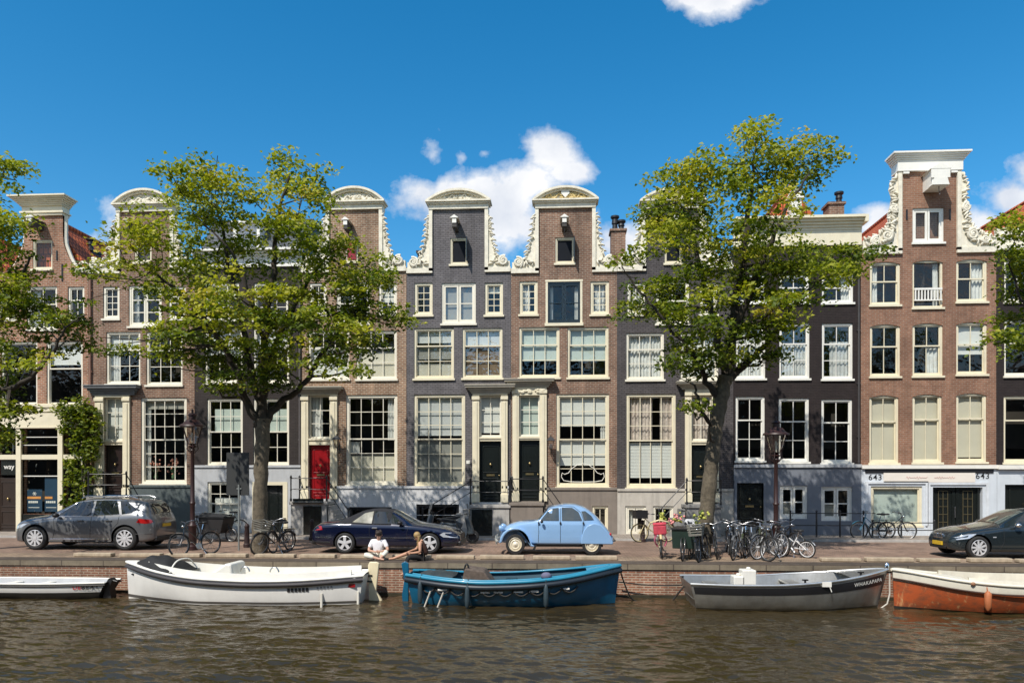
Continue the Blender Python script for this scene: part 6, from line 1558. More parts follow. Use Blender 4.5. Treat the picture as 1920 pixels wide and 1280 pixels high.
# ------------------------------------------------------------------ lamps, sign, bollards, fences, bicycles, people
def ground_at(px, py): 
    d = ray(px, py); t = -CAMH/d.z; return Vector((d.x*t, d.y*t, 0))
lampred = mat('oxblood_iron', (.032,.011,.010), .5, var=.2); lampglass = glass('lantern_glass', (.95,.93,.88), .10)
def street_lamp(px, py_base, py_top, label):
    g0 = ground_at(px, py_base); t = wthing('street_lamp', label, 'street lamp', tuple(g0), 'crowned lantern posts')
    Hh = P(px, py_top, g0.y).z; z1 = Hh-1.28
    m = MB(); m.lathe([(.17,0),(.17,.12),(.13,.16),(.12,.75),(.15,.80),(.10,.86),(.075,1.0),(.075,1.5),(.10,1.55),(.07,1.6),(.058,z1-.1),(.09,z1-.06),(.06,z1)], (g0.x,g0.y,0), 'z', 14); m.build('post', lampred, t, smooth=40)
    m = MB(); zb = z1+.16; n = 6
    m.lathe([(.05,z1),(.16,z1+.06),(.06,z1+.12),(.17,zb)], (g0.x,g0.y,0), 'z', 6)
    for k in range(n):
        a = 2*math.pi*k/n; m.tube([(g0.x+.17*math.cos(a), g0.y+.17*math.sin(a), zb), (g0.x+.33*math.cos(a), g0.y+.33*math.sin(a), zb+.55)], .017, 5)
        m.tube([(g0.x+.06*math.cos(a), g0.y+.06*math.sin(a), z1-.15),(g0.x+.2*math.cos(a), g0.y+.2*math.sin(a), z1-.02),(g0.x+.17*math.cos(a), g0.y+.17*math.sin(a), zb)], .014, 5)
    m.lathe([(.33,zb+.55),(.42,zb+.56),(.40,zb+.61),(.30,zb+.66),(.20,zb+.78),(.12,zb+.80),(.12,zb+.92),(.16,zb+.94),(.10,zb+1.0),(.03,zb+1.02),(.035,zb+1.1),(0,zb+1.16)], (g0.x,g0.y,0), 'z', 12)
    fr_ = m.build('lantern', lampred, t, smooth=35)
    m = MB()
    for k in range(n):
        a, b_ = 2*math.pi*k/n, 2*math.pi*(k+1)/n
        m.quad((g0.x+.165*math.cos(a),g0.y+.165*math.sin(a),zb),(g0.x+.165*math.cos(b_),g0.y+.165*math.sin(b_),zb),(g0.x+.325*math.cos(b_),g0.y+.325*math.sin(b_),zb+.55),(g0.x+.325*math.cos(a),g0.y+.325*math.sin(a),zb+.55))
    m.build('lantern_pane', lampglass, fr_, recalc=False)
    m = MB(); m.lathe([(.03,zb+.02),(.035,zb+.2),(.05,zb+.28),(.03,zb+.36),(0,zb+.38)], (g0.x,g0.y,0), 'z', 8); m.build('bulb', mat('frosted_bulb', (.75,.72,.62), .5), fr_)
street_lamp(361, 1030, 768, 'oxblood lantern post left of the grey sign board')
street_lamp(1455, 1036, 782, 'oxblood lantern post above the parked bicycles, right of the leaning tree')
for px, py, hp, nm in ((637, 830, 838, 'black wall lantern right of the red door'), (1033, 832, 838, 'black wall lantern right of the crested house door')):
    q = P(px, py, YF); t = wthing('wall_lantern', nm, 'wall lamp', (q.x, YF, q.z), 'black lanterns on the house fronts')
    y = YF-.42; z = q.z-.1; m = MB(); m.tube([(q.x,YF,z-.35),(q.x,YF-.25,z-.3),(q.x,y,z-.12)], .02, 6); m.tube([(q.x,YF,z-.35),(q.x,YF,z+.1)], .025, 6); m.build('bracket', black_iron, t)
    m = MB(); m.lathe([(.06,z-.12),(.08,z-.1)], (q.x,y,0), 'z', 4); 
    for k in range(4):
        a = math.pi/2*k+math.pi/4; m.tube([(q.x+.09*math.cos(a),y+.09*math.sin(a),z-.1),(q.x+.17*math.cos(a),y+.17*math.sin(a),z+.22)], .012, 5)
    m.lathe([(.25,z+.22),(.10,z+.36),(.03,z+.38),(.03,z+.45),(0,z+.47)], (q.x,y,0), 'z', 4, ang=math.pi/4); f_ = m.build('lantern', black_iron, t)
    m = MB()
    for k in range(4):
        a, b_ = math.pi/2*k+math.pi/4, math.pi/2*(k+1)+math.pi/4
        m.quad((q.x+.085*math.cos(a),y+.085*math.sin(a),z-.1),(q.x+.085*math.cos(b_),y+.085*math.sin(b_),z-.1),(q.x+.165*math.cos(b_),y+.165*math.sin(b_),z+.22),(q.x+.165*math.cos(a),y+.165*math.sin(a),z+.22))
    m.build('lantern_pane', lampglass, f_, recalc=False)
# back of a sign board on a thin post
g0 = ground_at(449, 1031); t = wthing('sign_board', 'dark grey back of a tall sign board on a thin post', 'sign', tuple(g0))
q0, q1 = P(425, 928, g0.y), P(467, 848, g0.y); m = MB(); m.box(q0.x, (q0.x+q1.x)/2+.05, g0.y-.02, g0.y+.01, q0.z, q1.z); m.box((q0.x+q1.x)/2+.055, q1.x, g0.y-.015, g0.y+.015, q0.z, q1.z)
m.build('panel', mat('dark_grey_panel', (.028,.03,.03), .6, var=.1), t, bevel=.005)
m = MB(); m.tube([(g0.x,g0.y-.05,0),(g0.x,g0.y-.05,q0.z+.35)], .03, 8); m.box(g0.x-.08,g0.x+.08,g0.y-.045,g0.y-.021,q0.z+.2,q0.z+.24); m.build('post', mat('galvanised', (.3,.32,.31), .5, .5), t, smooth=40)
def bollard(px, py, label):
    g0 = ground_at(px, py); t = wthing('bollard', label, 'bollard', tuple(g0), 'cast iron street bollards')
    m = MB(); m.lathe([(.12,0),(.12,.1),(.095,.13),(.085,.35),(.075,.68),(.085,.70),(.085,.74),(.05,.80),(0,.82)], tuple(g0), 'z', 12); m.build('post', mat('bollard_iron', (.030,.014,.013), .6, var=.2), t, smooth=35)
    m = MB(); z = .5
    for k in range(3):
        for s_ in (-1,1): m.obox((g0.x, g0.y-.088, z-.06*k), (.045,.012,.008), Matrix.Rotation(R(45*s_), 3, 'Y'))
    m.build('three_crosses', mat('worn_red_iron', (.07,.03,.028), .6), t)
bollard(463, 1025, 'dark iron bollard right of the sign board post'); bollard(1205, 1015, 'dark iron bollard by the cream plinth, left of the bicycles'); bollard(585, 1012, 'dark iron bollard behind the tail of the blue convertible')
def fence(pts, h, label):
    t = wthing('iron_fence', label, 'fence', pts[0]); 
    for p in pts: 
        m = MB(); m.lathe([(.035,0),(.035,h),(.05,h+.03),(0,h+.09)], p, 'z', 8); m.build('fence_post', black_iron, t)
    m = MB()
    for z in (h-.05, h*.5): m.tube([(x,y,z) for x,y,_ in pts], .02, 6)
    m.build('rail', black_iron, t)
fence([P(px,1,YF-1.15).xy.to_3d() for px in (1482,1531,1575,1619)], 1.05, 'black iron fence before the blue grey ground floor')
fence([P(px,1,YF-1.0).xy.to_3d() for px in (1636,1690,1752)], .68, 'low black iron fence before the 643 shop window')

# bicycles -----------------------------------------------------------------
bk = mat('black_bike_enamel', (.014,.014,.016), .3, coat=.5)
def bike_wheel(parent, x, Rw=.34, rimm=None):
    m = MB(); n = 28; m.tube([(x+Rw*math.cos(2*math.pi*k/n), 0, Rw+Rw*math.sin(2*math.pi*k/n)) for k in range(n)], .021, 6, closed=True); w = m.build('wheel', rubber, parent, smooth=60)
    m = MB(); r2 = Rw-.03; m.tube([(x+r2*math.cos(2*math.pi*k/n), 0, Rw+r2*math.sin(2*math.pi*k/n)) for k in range(n)], .014, 5, closed=True)
    for k in range(18): a = 2*math.pi*k/18; m.tube([(x, (-1)**k*.03, Rw), (x+r2*math.cos(a), 0, Rw+r2*math.sin(a))], .0035, 3, caps=False)
    m.lathe([(.025,-.05),(.025,.05)], (x,0,Rw), 'y', 8); m.build('rim', rimm or mat('dull_rim', (.22,.22,.22), .45, .7), w); return w
def make_bike(label, frame_m, Rw=.34, wb=1.08, basket=None, crate=None, group='bicycles parked in the street', rimm=None, guard=True, small=False):
    t = thing('bicycle', label, 'bicycle', group=group); f, r = -wb/2, wb/2; bb = (r-.45, 0, .28)
    bike_wheel(t, f, Rw, rimm); bike_wheel(t, r, Rw, rimm)
    head = (f+.22, 0, .86 if not small else .72); hb = (f+.17, 0, .66 if not small else .52); seat = (r-.28, 0, .78 if not small else .6)
    m = MB()
    m.tube([hb, bb], .018, 6); m.tube([head, (bb[0]+.05, 0, bb[2]+.18)], .016, 6); m.tube([bb, seat], .018, 6); m.tube([(bb[0],.04,bb[2]),(r,.05,Rw)], .011, 5); m.tube([(bb[0],-.04,bb[2]),(r,-.05,Rw)], .011, 5)
    for sg in (-1,1): m.tube([(seat[0]-.03,sg*.03,seat[2]-.1),(r,sg*.05,Rw)], .009, 5); m.tube([(hb[0],sg*.04,hb[2]),(f+.02,sg*.045,Rw)], .012, 5)
    m.tube([hb, (head[0]+.03,0,head[2]+.14)], .018, 6); m.build('frame', frame_m, t, smooth=60)
    m = MB(); hz = head[2]+.2; m.tube([(head[0]+.24,-.29,hz-.02),(head[0]+.08,-.27,hz),(head[0]+.02,-.1,hz-.03),(head[0]+.03,0,hz-.06),(head[0]+.02,.1,hz-.03),(head[0]+.08,.27,hz),(head[0]+.24,.29,hz-.02)], .013, 6); hd = m.build('handlebar', mat('dull_chrome', (.35,.35,.36), .3, 1), t, smooth=60)
    for sg in (-1,1): m = MB(); m.tube([(head[0]+.14,sg*.28,hz-.01),(head[0]+.25,sg*.295,hz-.02)], .02, 6); m.build('grip', black_trim, hd)
    m = MB(); m.tube([seat, (seat[0]+.05,0,seat[2]+.17)], .014, 6); m.build('seat_post', chrome, t)
    m = MB(); s0 = (seat[0]+.05, 0, seat[2]+.2); m.ball((s0[0]+.05,0,s0[2]), (.12,.10,.045), 10, 6); m.ball((s0[0]-.09,0,s0[2]+.005), (.11,.045,.035), 8, 5); m.build('saddle', black_trim, t, smooth=70)
    if guard:
        for x, a0, a1 in ((f, .15, 2.4), (r, .5, 2.9)):
            m = MB(); pts = [(x+(Rw+.04)*math.cos(a), Rw+(Rw+.04)*math.sin(a)) for a in np.linspace(a0, a1, 12)]
            for k in range(11): m.quad((pts[k][0],-.03,pts[k][1]),(pts[k+1][0],-.03,pts[k+1][1]),(pts[k+1][0],.03,pts[k+1][1]),(pts[k][0],.03,pts[k][1]))
            m.build('mudguard', frame_m, t, smooth=60, recalc=False)
    m = MB(); m.lathe([(.10,-.055),(.10,-.045)], bb, 'y', 14); m.tube([(bb[0],-.06,bb[2]),(bb[0]+.12,-.08,bb[2]-.12)], .011, 5); m.tube([(bb[0],.06,bb[2]),(bb[0]-.12,.08,bb[2]+.12)], .011, 5); m.box(bb[0]+.07,bb[0]+.17,-.17,-.08,bb[2]-.135,bb[2]-.11); m.box(bb[0]-.17,bb[0]-.07,.08,.17,bb[2]+.11,bb[2]+.135); m.build('crank', steel, t)
    m = MB(); m.box(r-.18,r+.26,-.07,.07,Rw*2+.07,Rw*2+.085); 
    for sg in (-1,1): m.tube([(r+.18,sg*.07,Rw*2+.07),(r,sg*.06,Rw)], .007, 4)
    m.build('luggage_rack', bk, t)
    m = MB(); m.ball((head[0]-.06,0,head[2]+.04), (.045,.045,.045), 8, 5); m.build('lamp', chrome, t, smooth=60)
    m = MB(); m.tube([(bb[0]+.06,-.05,bb[2]-.02),(bb[0]+.14,-.2,0.01)], .012, 5); m.build('kickstand', steel, t)
    if basket:
        m = MB(); x = head[0]-.22; 
        for k in range(5): z = head[2]-.08+.07*k; w_ = .15+.012*k; m.tube([(x-w_,-w_-.03,z),(x+w_,-w_-.03,z),(x+w_,w_+.03,z),(x-w_,w_+.03,z)], .010, 4, closed=True)
        for k in range(8):
            for sg in (-1,1): m.tube([(x-.14+.04*k,sg*.17,head[2]-.1),(x-.17+.05*k,sg*.22,head[2]+.2)], .008, 4)
        m.box(x-.15,x+.15,-.18,.18,head[2]-.11,head[2]-.09); m.build('basket', basket, t)
    if crate:
        m = MB(); x = f+.05; z = head[2]+.02; h_ = .30
        m.box(x-.26,x+.2,-.2,.2,z,z+.02); m.box(x-.26,x-.24,-.2,.2,z+.02,z+h_); m.box(x+.18,x+.2,-.2,.2,z+.02,z+h_); m.box(x-.24,x+.18,-.2,-.18,z+.02,z+h_); m.box(x-.24,x+.18,.18,.2,z+.02,z+h_); m.build('crate', crate, t)
    return t
def put(t, px, py, rz, lean=0):
    g0 = ground_at(px, py); t.location = g0; t.rotation_euler = (R(lean), 0, R(rz)); return t
bw = mat('white_bike_enamel', (.7,.7,.7), .3, coat=.5, var=.05); bblue = mat('teal_bike_enamel', (.03,.19,.30), .3, coat=.5); bcream = mat('cream_yellow_enamel', (.62,.52,.28), .35); bgreen = mat('olive_bike_enamel', (.05,.06,.03), .4); bgrey = mat('silver_bike_enamel', (.20,.205,.21), .35, .5)
wick = mat('grey_wicker', (.20,.19,.16), .9, var=.3, vs=20)
# right rack
put(make_bike('white folding bicycle with small wheels, rightmost in the row beside the lantern', bw, .25, .95, small=True, rimm=bw), 1484, 1043, -42, 4)
bikeA = make_bike('black city bicycle, in the tightly packed row left of the lantern', bk)
put(bikeA, 1372, 1040, 75, -5)
def variant(src, label, m=None):
    c = copy_tree(src); c['label'] = label
    if m:
        for ch in kids(c):
            if ch.name.startswith(('frame','mudguard')): ch.material_slots[0].link = 'OBJECT'; ch.material_slots[0].material = m
    return c
put(variant(bikeA, 'silver bicycle end on in the packed row, beside the leaning tree trunk', bgrey), 1384, 1046, 62, 4)
put(variant(bikeA, 'olive bicycle end on in the middle of the packed row', bgreen), 1400, 1042, 70, -4)
put(variant(bikeA, 'black bicycle leaning over in the packed row, below the blue grey doorway'), 1414, 1048, 118, 10)
put(make_bike('silver bicycle with big pale front wheel turned side on, left of the lantern foot', bgrey, .36, 1.1, rimm=bw), 1442, 1046, 38, 3)
put(variant(bikeA, 'black bicycle behind the lantern foot, with a dark saddle high'), 1456, 1038, 100, -3)
put(variant(bikeA, 'dark olive bicycle tucked behind the big pale wheel', bgreen), 1425, 1034, 84, 3)
# round the leaning tree
put(make_bike('black bicycle with grey wicker basket, leaning at the foot of the right tree', bk, basket=wick), 1318, 1050, 68, -6)
put(variant(bikeA, 'black bicycle right of the leaning trunk, seen from its front wheel'), 1343, 1044, 80, -6)
put(make_bike('cream bicycle with a black front crate, right of the bollard', bcream, crate=black_trim, rimm=bcream), 1225, 1015, 14, 0)
# left tree and umber house
put(make_bike('black bicycle with a pale basket beside the left tree trunk', bk, basket=wick), 511, 1037, 62, 9)
put(variant(bikeA, 'black bicycle end on, second from the left tree trunk'), 528, 1033, 84, -6)
put(variant(bikeA, 'white bicycle standing side on under the umber house basement window', bw), 425, 1004, 6, 3)
# by number 643
b1_ = put(make_bike('teal bicycle leaning on the fence before the 643 shop window', bblue, rimm=bgrey), 1652, 1013, 4, 4); b1_.location.y = YF-1.2
b2_ = put(variant(bikeA, 'black bicycle parked alone beside the 643 shop window'), 1703, 1016, 176, -3); b2_.location.y = YF-1.35
# cargo bicycles
def cargo(label, boxm, px, py, rz, tarp=False):
    t = thing('cargo_bicycle', label, 'cargo bicycle', group=None); bike_wheel(t, -.75, .25); bike_wheel(t, 1.05, .33)
    m = MB(); m.prism([(-.5,.32),(.38,.32),(.46,.88),(-.66,.88)], -.33, .33); bx = m.build('cargo_box', boxm, t, bevel=.02)
    m = MB(); m.box(-.69,.49,-.36,.36,.881,.92); m.build('box_rim', black_trim, bx)
    if tarp:
        m = MB(); m.grid(lambda u, v: (-.66+1.12*u, -.38+.76*v, .93+.16*math.sin(math.pi*v)*(.5+.5*u)), 10, 8); m.build('rain_cover', canvas_k, t, smooth=70)
    m = MB(); m.tube([(-.75,-.06,.25),(-.66,-.06,.6),(-.5,0,.7)], .016, 6); m.tube([(-.75,.06,.25),(-.66,.06,.6),(-.5,0,.7)], .016, 6); m.tube([(-.5,0,.34),(.55,0,.28)], .025, 6); m.tube([(.55,0,.28),(.48,0,.95)], .02, 6); m.tube([(.55,0,.28),(.78,0,.78)], .02, 6); m.tube([(.55,0,.28),(1.05,0,.33)], .016, 6); m.tube([(.76,0,.74),(1.05,0,.33)], .012, 6); m.build('frame', bk, t, smooth=60)
    m = MB(); m.tube([(.72,-.3,1.06),(.55,-.25,1.1),(.48,0,1.02),(.55,.25,1.1),(.72,.3,1.06)], .013, 6); m.tube([(.48,0,.9),(.48,0,1.03)], .018, 6); m.build('handlebar', chrome, t, smooth=60)
    m = MB(); m.ball((.84,0,.93), (.13,.10,.045), 10, 6); m.tube([(.78,0,.76),(.8,0,.92)], .014, 6); m.build('saddle', black_trim, t, smooth=60)
    return put(t, px, py, rz)
c1 = cargo('dark green cargo bicycle with its box toward the water, left of the leaning tree', mat('dark_green_box', (.022,.045,.036), .5, var=.2), 1287, 1046, 72)
c2 = cargo('black cargo bicycle with a rain cover, behind the left lantern post', mat('black_box', (.015,.013,.013), .6), 402, 1014, 168, True)
put(variant(bikeA, 'black bicycle end on at the foot of the left lantern'), 367, 1040, 60, -5)
pb_ = make_bike('bicycle with red front bag, pink coat guards and cream handlebar, seen end on', bcream, rimm=bgrey); put(pb_, 1240, 1043, 84, -4)
redc = mat('red_cloth', (.50,.05,.075), .8, var=.3, vs=10); pinkc = mat('pink_cloth', (.58,.14,.22), .85, var=.35, vs=9)
m = MB(); m.box(-.62,-.36,-.19,.19,.70,.98); m.prism([(-.64,.98),(-.34,.98),(-.38,1.06),(-.60,1.06)], -.2, .2); m.build('front_bag', redc, pb_, bevel=.04)
for sg in (-1,1):
    m = MB(); m.grid(lambda u, v: (-.75+.5*u, sg*(.10+.07*math.sin(math.pi*v)+.02*math.sin(u*14)), .36+.36*v), 10, 6); m.build('coat_guard', pinkc, pb_, smooth=70)
m = MB(); m.tube([(-.1,-.34,.86),(-.24,-.26,1.05),(-.3,0,1.12),(-.24,.26,1.05),(-.1,.34,.86)], .024, 6); m.build('wide_handlebar', bcream, pb_, smooth=60)
# child seat and flower garland on the bikes by the tree
cs = thing('child_seat', 'black and white patched child bicycle seat right of the green cargo box', 'child seat'); g0 = ground_at(1293, 1043); cs.location = (g0.x, g0.y, .52)
m = MB(); m.grid(lambda u, v: (.17*math.sin((v-.5)*math.pi)*(1-.35*abs(u-.45)), -.06*math.cos((v-.5)*math.pi)-.02, .62*u), 12, 10)
cow = bpy.data.materials.new('cow_pattern'); nt, out = nodes(cow); L = nt.links.new; pb = N(nt, 'BsdfPrincipled'); tc = N(nt, 'TexCoord').outputs['Object']; L(ramp(nt, noise(nt, tc, 7, 1), [(.52,.75),(.54,.015)]), pb.inputs['Base Color']); L(pb.outputs[0], out.inputs[0])
m.build('seat_shell', cow, cs, smooth=70); m = MB(); m.tube([(-.08,-.02,.02),(-.09,-.03,-.4)], .02, 6); m.tube([(.08,-.02,.02),(.09,-.03,-.4)], .02, 6); m.build('foot_support', white, cs)
def flowers(label, px, py, Y, w_, h_, cols, n, seed):
    rr = random.Random(seed); q = P(px, py, Y); t = wthing('flower_garland', label, 'flowers', (q.x, Y, q.z))
    for nm, mm, k in cols:
        m = MB()
        for _ in range(int(n*k)): m.ball((q.x+rr.gauss(0,w_), Y+rr.gauss(0,.07), q.z+rr.gauss(0,h_)), rr.uniform(.02,.05), 6, 4)
        tag(m.build(nm, mm, t, smooth=60), kind='stuff')
yl = mat('yellow_green_blooms', (.5,.5,.1), .8, var=.4, vs=15); pk = mat('pink_blooms', (.75,.3,.28), .8, var=.3, vs=15); lf = mat('garland_leaves', (.08,.12,.03), .8)
flowers('yellow artificial flowers beside the patched child seat', 1303, 988, 22.7, .07, .17, [('bloom', yl, .7), ('leaf', lf, .3)], 50, 1)
flowers('yellow green flowers on handlebars before the leaning trunk', 1318, 965, 22.5, .07, .05, [('bloom', yl, .6), ('leaf', lf, .4)], 26, 2)
flowers('pink and yellow flowers over the green cargo box', 1270, 972, 22.9, .11, .07, [('bloom', pk, .6), ('yellow_bloom', yl, .4)], 36, 3)

# motor scooter half hidden behind the convertible
sc = thing('motor_scooter', 'grey motor scooter with a wind screen, behind the bonnet of the blue convertible', 'scooter')
sgm = mat('scooter_grey', (.06,.075,.085), .3, coat=.6)
m = MB(); m.prism([(-.3,.35),(.75,.38),(.85,.62),(.55,.78),(.05,.72),(-.05,.42)], -.17, .17); m.build('body', sgm, sc, bevel=.06)
m = MB(); m.prism([(-.62,.35),(-.40,.32),(-.28,.95),(-.42,1.02)], -.22, .22); m.build('leg_shield', sgm, sc, bevel=.05)
m = MB(); m.prism([(.05,.76),(.62,.80),(.8,.9),(.72,.92),(.1,.86)], -.15, .15); m.build('seat', black_trim, sc, bevel=.04)
for x in (-.55,.65): wheel(sc, x, -.01, .24, wd=.11, style=5)
m = MB(); m.tube([(-.28,-.32,1.08),(-.36,0,1.05),(-.28,.32,1.08)], .016, 6); m.build('handlebar', black_trim, sc)
m = MB(); m.grid(lambda u, v: (-.46+.12*u, -.24+.48*v, 1.0+.45*u), 3, 6); m.build('wind_screen', lampglass, sc, recalc=False)
put(sc, 858, 1018, 180)
sc2 = copy_tree(sc); sc2['label'] = 'grey motor scooter parked against the white plinth, left of the black cellar door'; put(sc2, 826, 1012, 20)

# people -------------------------------------------------------------------
skin = mat('skin', (.52,.30,.21), .55, var=.06); skin2 = mat('tanned_skin', (.50,.27,.17), .55, var=.06)
def skinned(name, pts, edges, m, parent, sub=2, loc=None):
    """pts: name -> (x, y, z, radius); edges: pairs; one continuous smooth surface"""
    ks = list(pts); me = bpy.data.meshes.new(name); me.from_pydata([pts[k][:3] for k in ks], [(ks.index(a), ks.index(b)) for a, b in edges], []); o = bpy.data.objects.new(name, me); col.objects.link(o)
    md = o.modifiers.new('skin', 'SKIN'); md.use_smooth_shade = True
    sv = me.skin_vertices[0].data
    for k, v in zip(ks, sv): r = pts[k][3]; v.radius = (r, r) if not isinstance(r, tuple) else r
    sv[0].use_root = True
    s = o.modifiers.new('sub', 'SUBSURF'); s.levels = sub; s.render_levels = sub
    bpy.context.view_layer.update(); dg = bpy.context.evaluated_depsgraph_get(); m2 = bpy.data.meshes.new_from_object(o.evaluated_get(dg))
    bpy.data.objects.remove(o); bpy.data.meshes.remove(me); m2.name = name; m2.materials.clear(); m2.materials.append(m)
    o2 = bpy.data.objects.new(name, m2); col.objects.link(o2); o2.parent = parent; BASE[o2.name] = Vector((0,0,0)); return o2
def hand(pts, edges, wrist, tip, side, k):
    """palm, five bent fingers"""
    w_ = Vector(wrist[:3]); t_ = Vector(tip); d = (t_-w_).normalized(); s_ = Vector(side).normalized(); n_ = d.cross(s_)
    pts[k+'palm'] = (*(w_+d*.06), .026); edges.append((k+'w', k+'palm'))
    for q, (off, ln) in enumerate(((-.027,.055),(-.009,.066),(.009,.062),(.027,.05))):
        a = w_+d*.095+s_*off; b = a+d*ln*.55+n_*.008; c = b+d*ln*.35+n_*.025
        pts[f'{k}f{q}a'] = (*a, .009); pts[f'{k}f{q}b'] = (*b, .008); pts[f'{k}f{q}c'] = (*c, .007); edges += [(k+'palm', f'{k}f{q}a'), (f'{k}f{q}a', f'{k}f{q}b'), (f'{k}f{q}b', f'{k}f{q}c')]
    a = w_+d*.05+s_*-.04; b = a+d*.04-s_*.015; pts[k+'ta'] = (*a, .011); pts[k+'tb'] = (*b, .008); edges += [(k+'palm', k+'ta'), (k+'ta', k+'tb')]
def figure(name, label, J, skinm, face, hair_m, top_m, leg_m, long_hair=0, bare_leg=.5, sleeve=.5, skirt=False, group=None):
    """J: joint positions; builds body, hair, garments"""
    t = thing(name, label, 'person', group=group); p = {}; e = []
    rad = dict(hip=.125, waist=.115, chest=.135, neck=.052, head=.085)
    for k in ('hip','waist','chest','neck'): p[k] = (*J[k], rad[k])
    e += [('hip','waist'),('waist','chest'),('chest','neck')]
    H = Vector(J['head']); f = Vector(face).normalized(); up = (H-Vector(J['neck'])).normalized()
    p['jaw'] = (*(H-up*.055+f*.025), .066); p['skull'] = (*(H+up*.035-f*.008), .088); p['crown'] = (*(H+up*.085-f*.01), .055); e += [('neck','jaw'),('jaw','skull'),('skull','crown')]
    for s in 'lr':
        p['sh'+s] = (*J['sh'+s], .062); p['el'+s] = (*J['el'+s], .043); p[s+'w'] = (*J['wr'+s], .029); e += [('chest','sh'+s),('sh'+s,'el'+s),('el'+s,s+'w')]
        hand(p, e, J['wr'+s], J['ha'+s], J.get('hs'+s, (0,0,1)), s)
        p['th'+s] = (*J['th'+s], .085); p['kn'+s] = (*J['kn'+s], .058); kn, an = Vector(J['kn'+s]), Vector(J['an'+s]); p['ca'+s] = (*(kn.lerp(an,.35)), .056); p['an'+s] = (*an, .036); p['to'+s] = (*J['to'+s], .028)
        e += [('hip','th'+s),('th'+s,'kn'+s),('kn'+s,'ca'+s),('ca'+s,'an'+s),('an'+s,'to'+s)]
    body_ = skinned('body', p, e, skinm, t)
    rt = f.cross(up).normalized(); fm = MB()
    for sg in (-1,1): fm.ball(tuple(H+f*.086+rt*.032*sg+up*.01), .011, 8, 5)
    fm.build('eye', black_trim, t, smooth=60)
    fm = MB(); fm.ball(tuple(H+f*.098-up*.02), (.013,.013,.02), 8, 5)
    for sg in (-1,1): fm.ball(tuple(H+rt*.088*sg-up*.005), (.014,.014,.028), 8, 5)
    fm.build('nose_and_ears', skinm, t, smooth=60)
    fm = MB(); fm.ball(tuple(H+f*.088-up*.055), (.02,.012,.007), 8, 5); fm.build('mouth', mat('lip', (.4,.14,.11), .5), t, smooth=60)
    hm = MB(); hm.ball(tuple(H+up*.04-f*.022), (.098,.098,.10), 14, 10)
    if long_hair:
        for k in range(15):
            a = -1.35+2.7*k/14; d_ = (-f*math.cos(a)+rt*math.sin(a)); a0 = H+up*.07+d_*.05; zd = Vector((0,0,-1))
            hm.tube([a0, H-up*.02+d_*.085, H+zd*long_hair*.55+d_*.085, H+zd*(long_hair+.03*math.sin(k*2.1))+d_*.07], [.022,.027,.024,.008], 6)
    else:
        for k in range(22):
            a = k*2.4; hm.ball(tuple(H+up*(.085+.03*math.sin(k))+(f*math.cos(a)+rt*math.sin(a))*.065-f*.02), .035, 7, 5)
    hm.build('hair', hair_m, t, smooth=70)
    g = .03; tp = {k: (*p[k][:3], p[k][3]+g) for k in ('hip','waist','chest')}; te = [('hip','waist'),('waist','chest')]
    nk = Vector(J['chest']).lerp(Vector(J['neck']), .72); tp['nk'] = (*nk, .068); te.append(('chest','nk'))
    if not sleeve:
        for s in 'lr': tp['sh'+s] = (*(Vector(J['chest']).lerp(Vector(J['sh'+s]), .85)), .082); te.append(('chest','sh'+s))
    if sleeve:
        for s in 'lr':
            tp['sh'+s] = (*p['sh'+s][:3], .08); a = Vector(J['sh'+s]).lerp(Vector(J['el'+s]), sleeve); tp['sl'+s] = (*a, .062); te += [('chest','sh'+s),('sh'+s,'sl'+s)]
    skinned('top', tp, te, top_m, t)
    lp = {'hip': (*p['hip'][:3], p['hip'][3]+.022)}; le = []
    for s in 'lr':
        lp['th'+s] = (*p['th'+s][:3], .10); le.append(('hip','th'+s)); bl_ = J.get('bare'+s, bare_leg)
        if bl_ >= 1: a = Vector(J['th'+s]).lerp(Vector(J['kn'+s]), .85); lp['e'+s] = (*a, .08); le.append(('th'+s,'e'+s))
        else:
            lp['kn'+s] = (*p['kn'+s][:3], .074); a = Vector(J['kn'+s]).lerp(Vector(J['an'+s]), 1-bl_); lp['e'+s] = (*a, .062); le += [('th'+s,'kn'+s),('kn'+s,'e'+s)]
    skinned('skirt' if skirt else 'trousers', lp, le, leg_m, t)
    return t
white_cotton = mat('white_cotton', (.78,.76,.78), .9, var=.08, bump=.4, bs=14); pale_trouser = mat('pale_trousers', (.70,.68,.58), .9, var=.1); black_cloth = mat('black_cloth', (.014,.013,.013), .9); dark_hair = mat('dark_brown_hair', (.028,.017,.012), .6, var=.3, vs=30); blonde = mat('blonde_hair', (.38,.25,.10), .55, var=.35, vs=25)
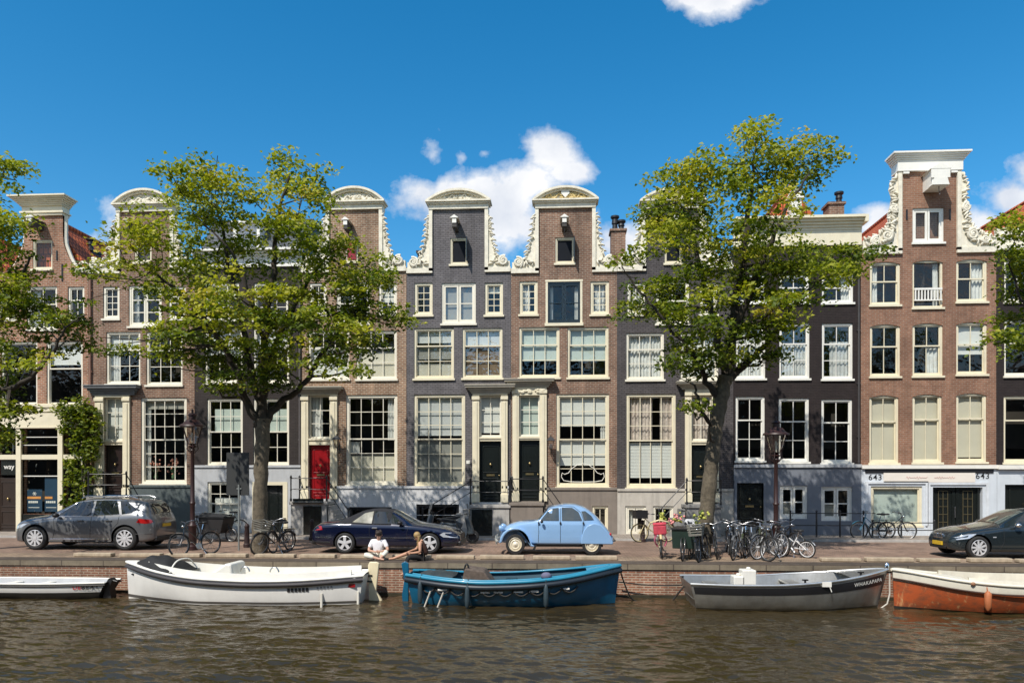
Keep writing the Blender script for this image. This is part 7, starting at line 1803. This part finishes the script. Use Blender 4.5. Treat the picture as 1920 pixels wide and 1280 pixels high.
man = figure('person', 'man in white shirt and pale trousers sitting cross legged on the quay edge', dict(hip=(0,.05,.12), waist=(0,.03,.27), chest=(.02,0,.43), neck=(.04,-.04,.60), head=(.055,-.10,.71), shl=(-.17,.0,.52), shr=(.20,-.02,.52), ell=(-.24,-.14,.27), wrl=(.0,-.27,.25), hal=(.12,-.28,.26), elr=(.33,-.12,.29), wrr=(.17,-.28,.26), har=(.07,-.30,.27),
   thl=(-.11,-.02,.11), knl=(-.33,-.28,.16), anl=(.10,-.34,.055), tol=(.24,-.36,.04), thr=(.11,-.02,.11), knr=(.32,-.22,.26), anr=(.16,-.42,.06), tor=(.30,-.47,.045), barel=.3, barer=.3), skin, (.35,-.75,-.5), dark_hair, white_cotton, pale_trouser, sleeve=.75)
g0 = ground_at(718, 1044); man.location = (g0.x, 21.25, 0)
woman = figure('person', 'blonde woman in black skirt sitting on the quay edge, legs toward the man', dict(hip=(.06,.02,.13), waist=(.05,.03,.28), chest=(.0,.03,.43), neck=(-.06,.02,.60), head=(-.13,0,.69), shl=(-.03,-.16,.53), shr=(-.03,.19,.53), ell=(.0,-.24,.27), wrl=(-.26,-.15,.23), hal=(-.36,-.1,.24), elr=(-.2,.2,.31), wrr=(-.33,.06,.27), har=(-.42,.0,.25),
   thl=(-.02,-.09,.12), knl=(-.34,-.32,.13), anl=(-.40,-.42,-.30), tol=(-.52,-.46,-.36), thr=(-.02,.10,.13), knr=(-.44,.06,.20), anr=(-.82,-.02,.06), tor=(-.95,-.06,.05), barel=.45, barer=1.0, hsl=(0,1,.3), hsr=(0,1,.3)), skin2, (-.7,-.25,-.6), blonde, mat('dark_print_top', (.075,.03,.018), .9, var=.7, vs=16), black_cloth, long_hair=.30, sleeve=0, skirt=True)
g0 = ground_at(797, 1047); woman.location = (g0.x, 20.98, 0)
flowers('yellow flowers on top of the red bag of the end on bicycle', 1241, 969, 22.6, .055, .07, [('bloom', yl, .8), ('leaf', lf, .2)], 30, 4)
put(variant(bikeA, 'olive bicycle squeezed between the green cargo box and the wicker basket bicycle', bgreen), 1303, 1044, 66, 6)
put(variant(bikeA, 'silver bicycle at the left end of the packed row', bgrey), 1364, 1036, 82, 5)
put(variant(bikeA, 'black bicycle behind the white folding bicycle'), 1470, 1036, 120, -4)
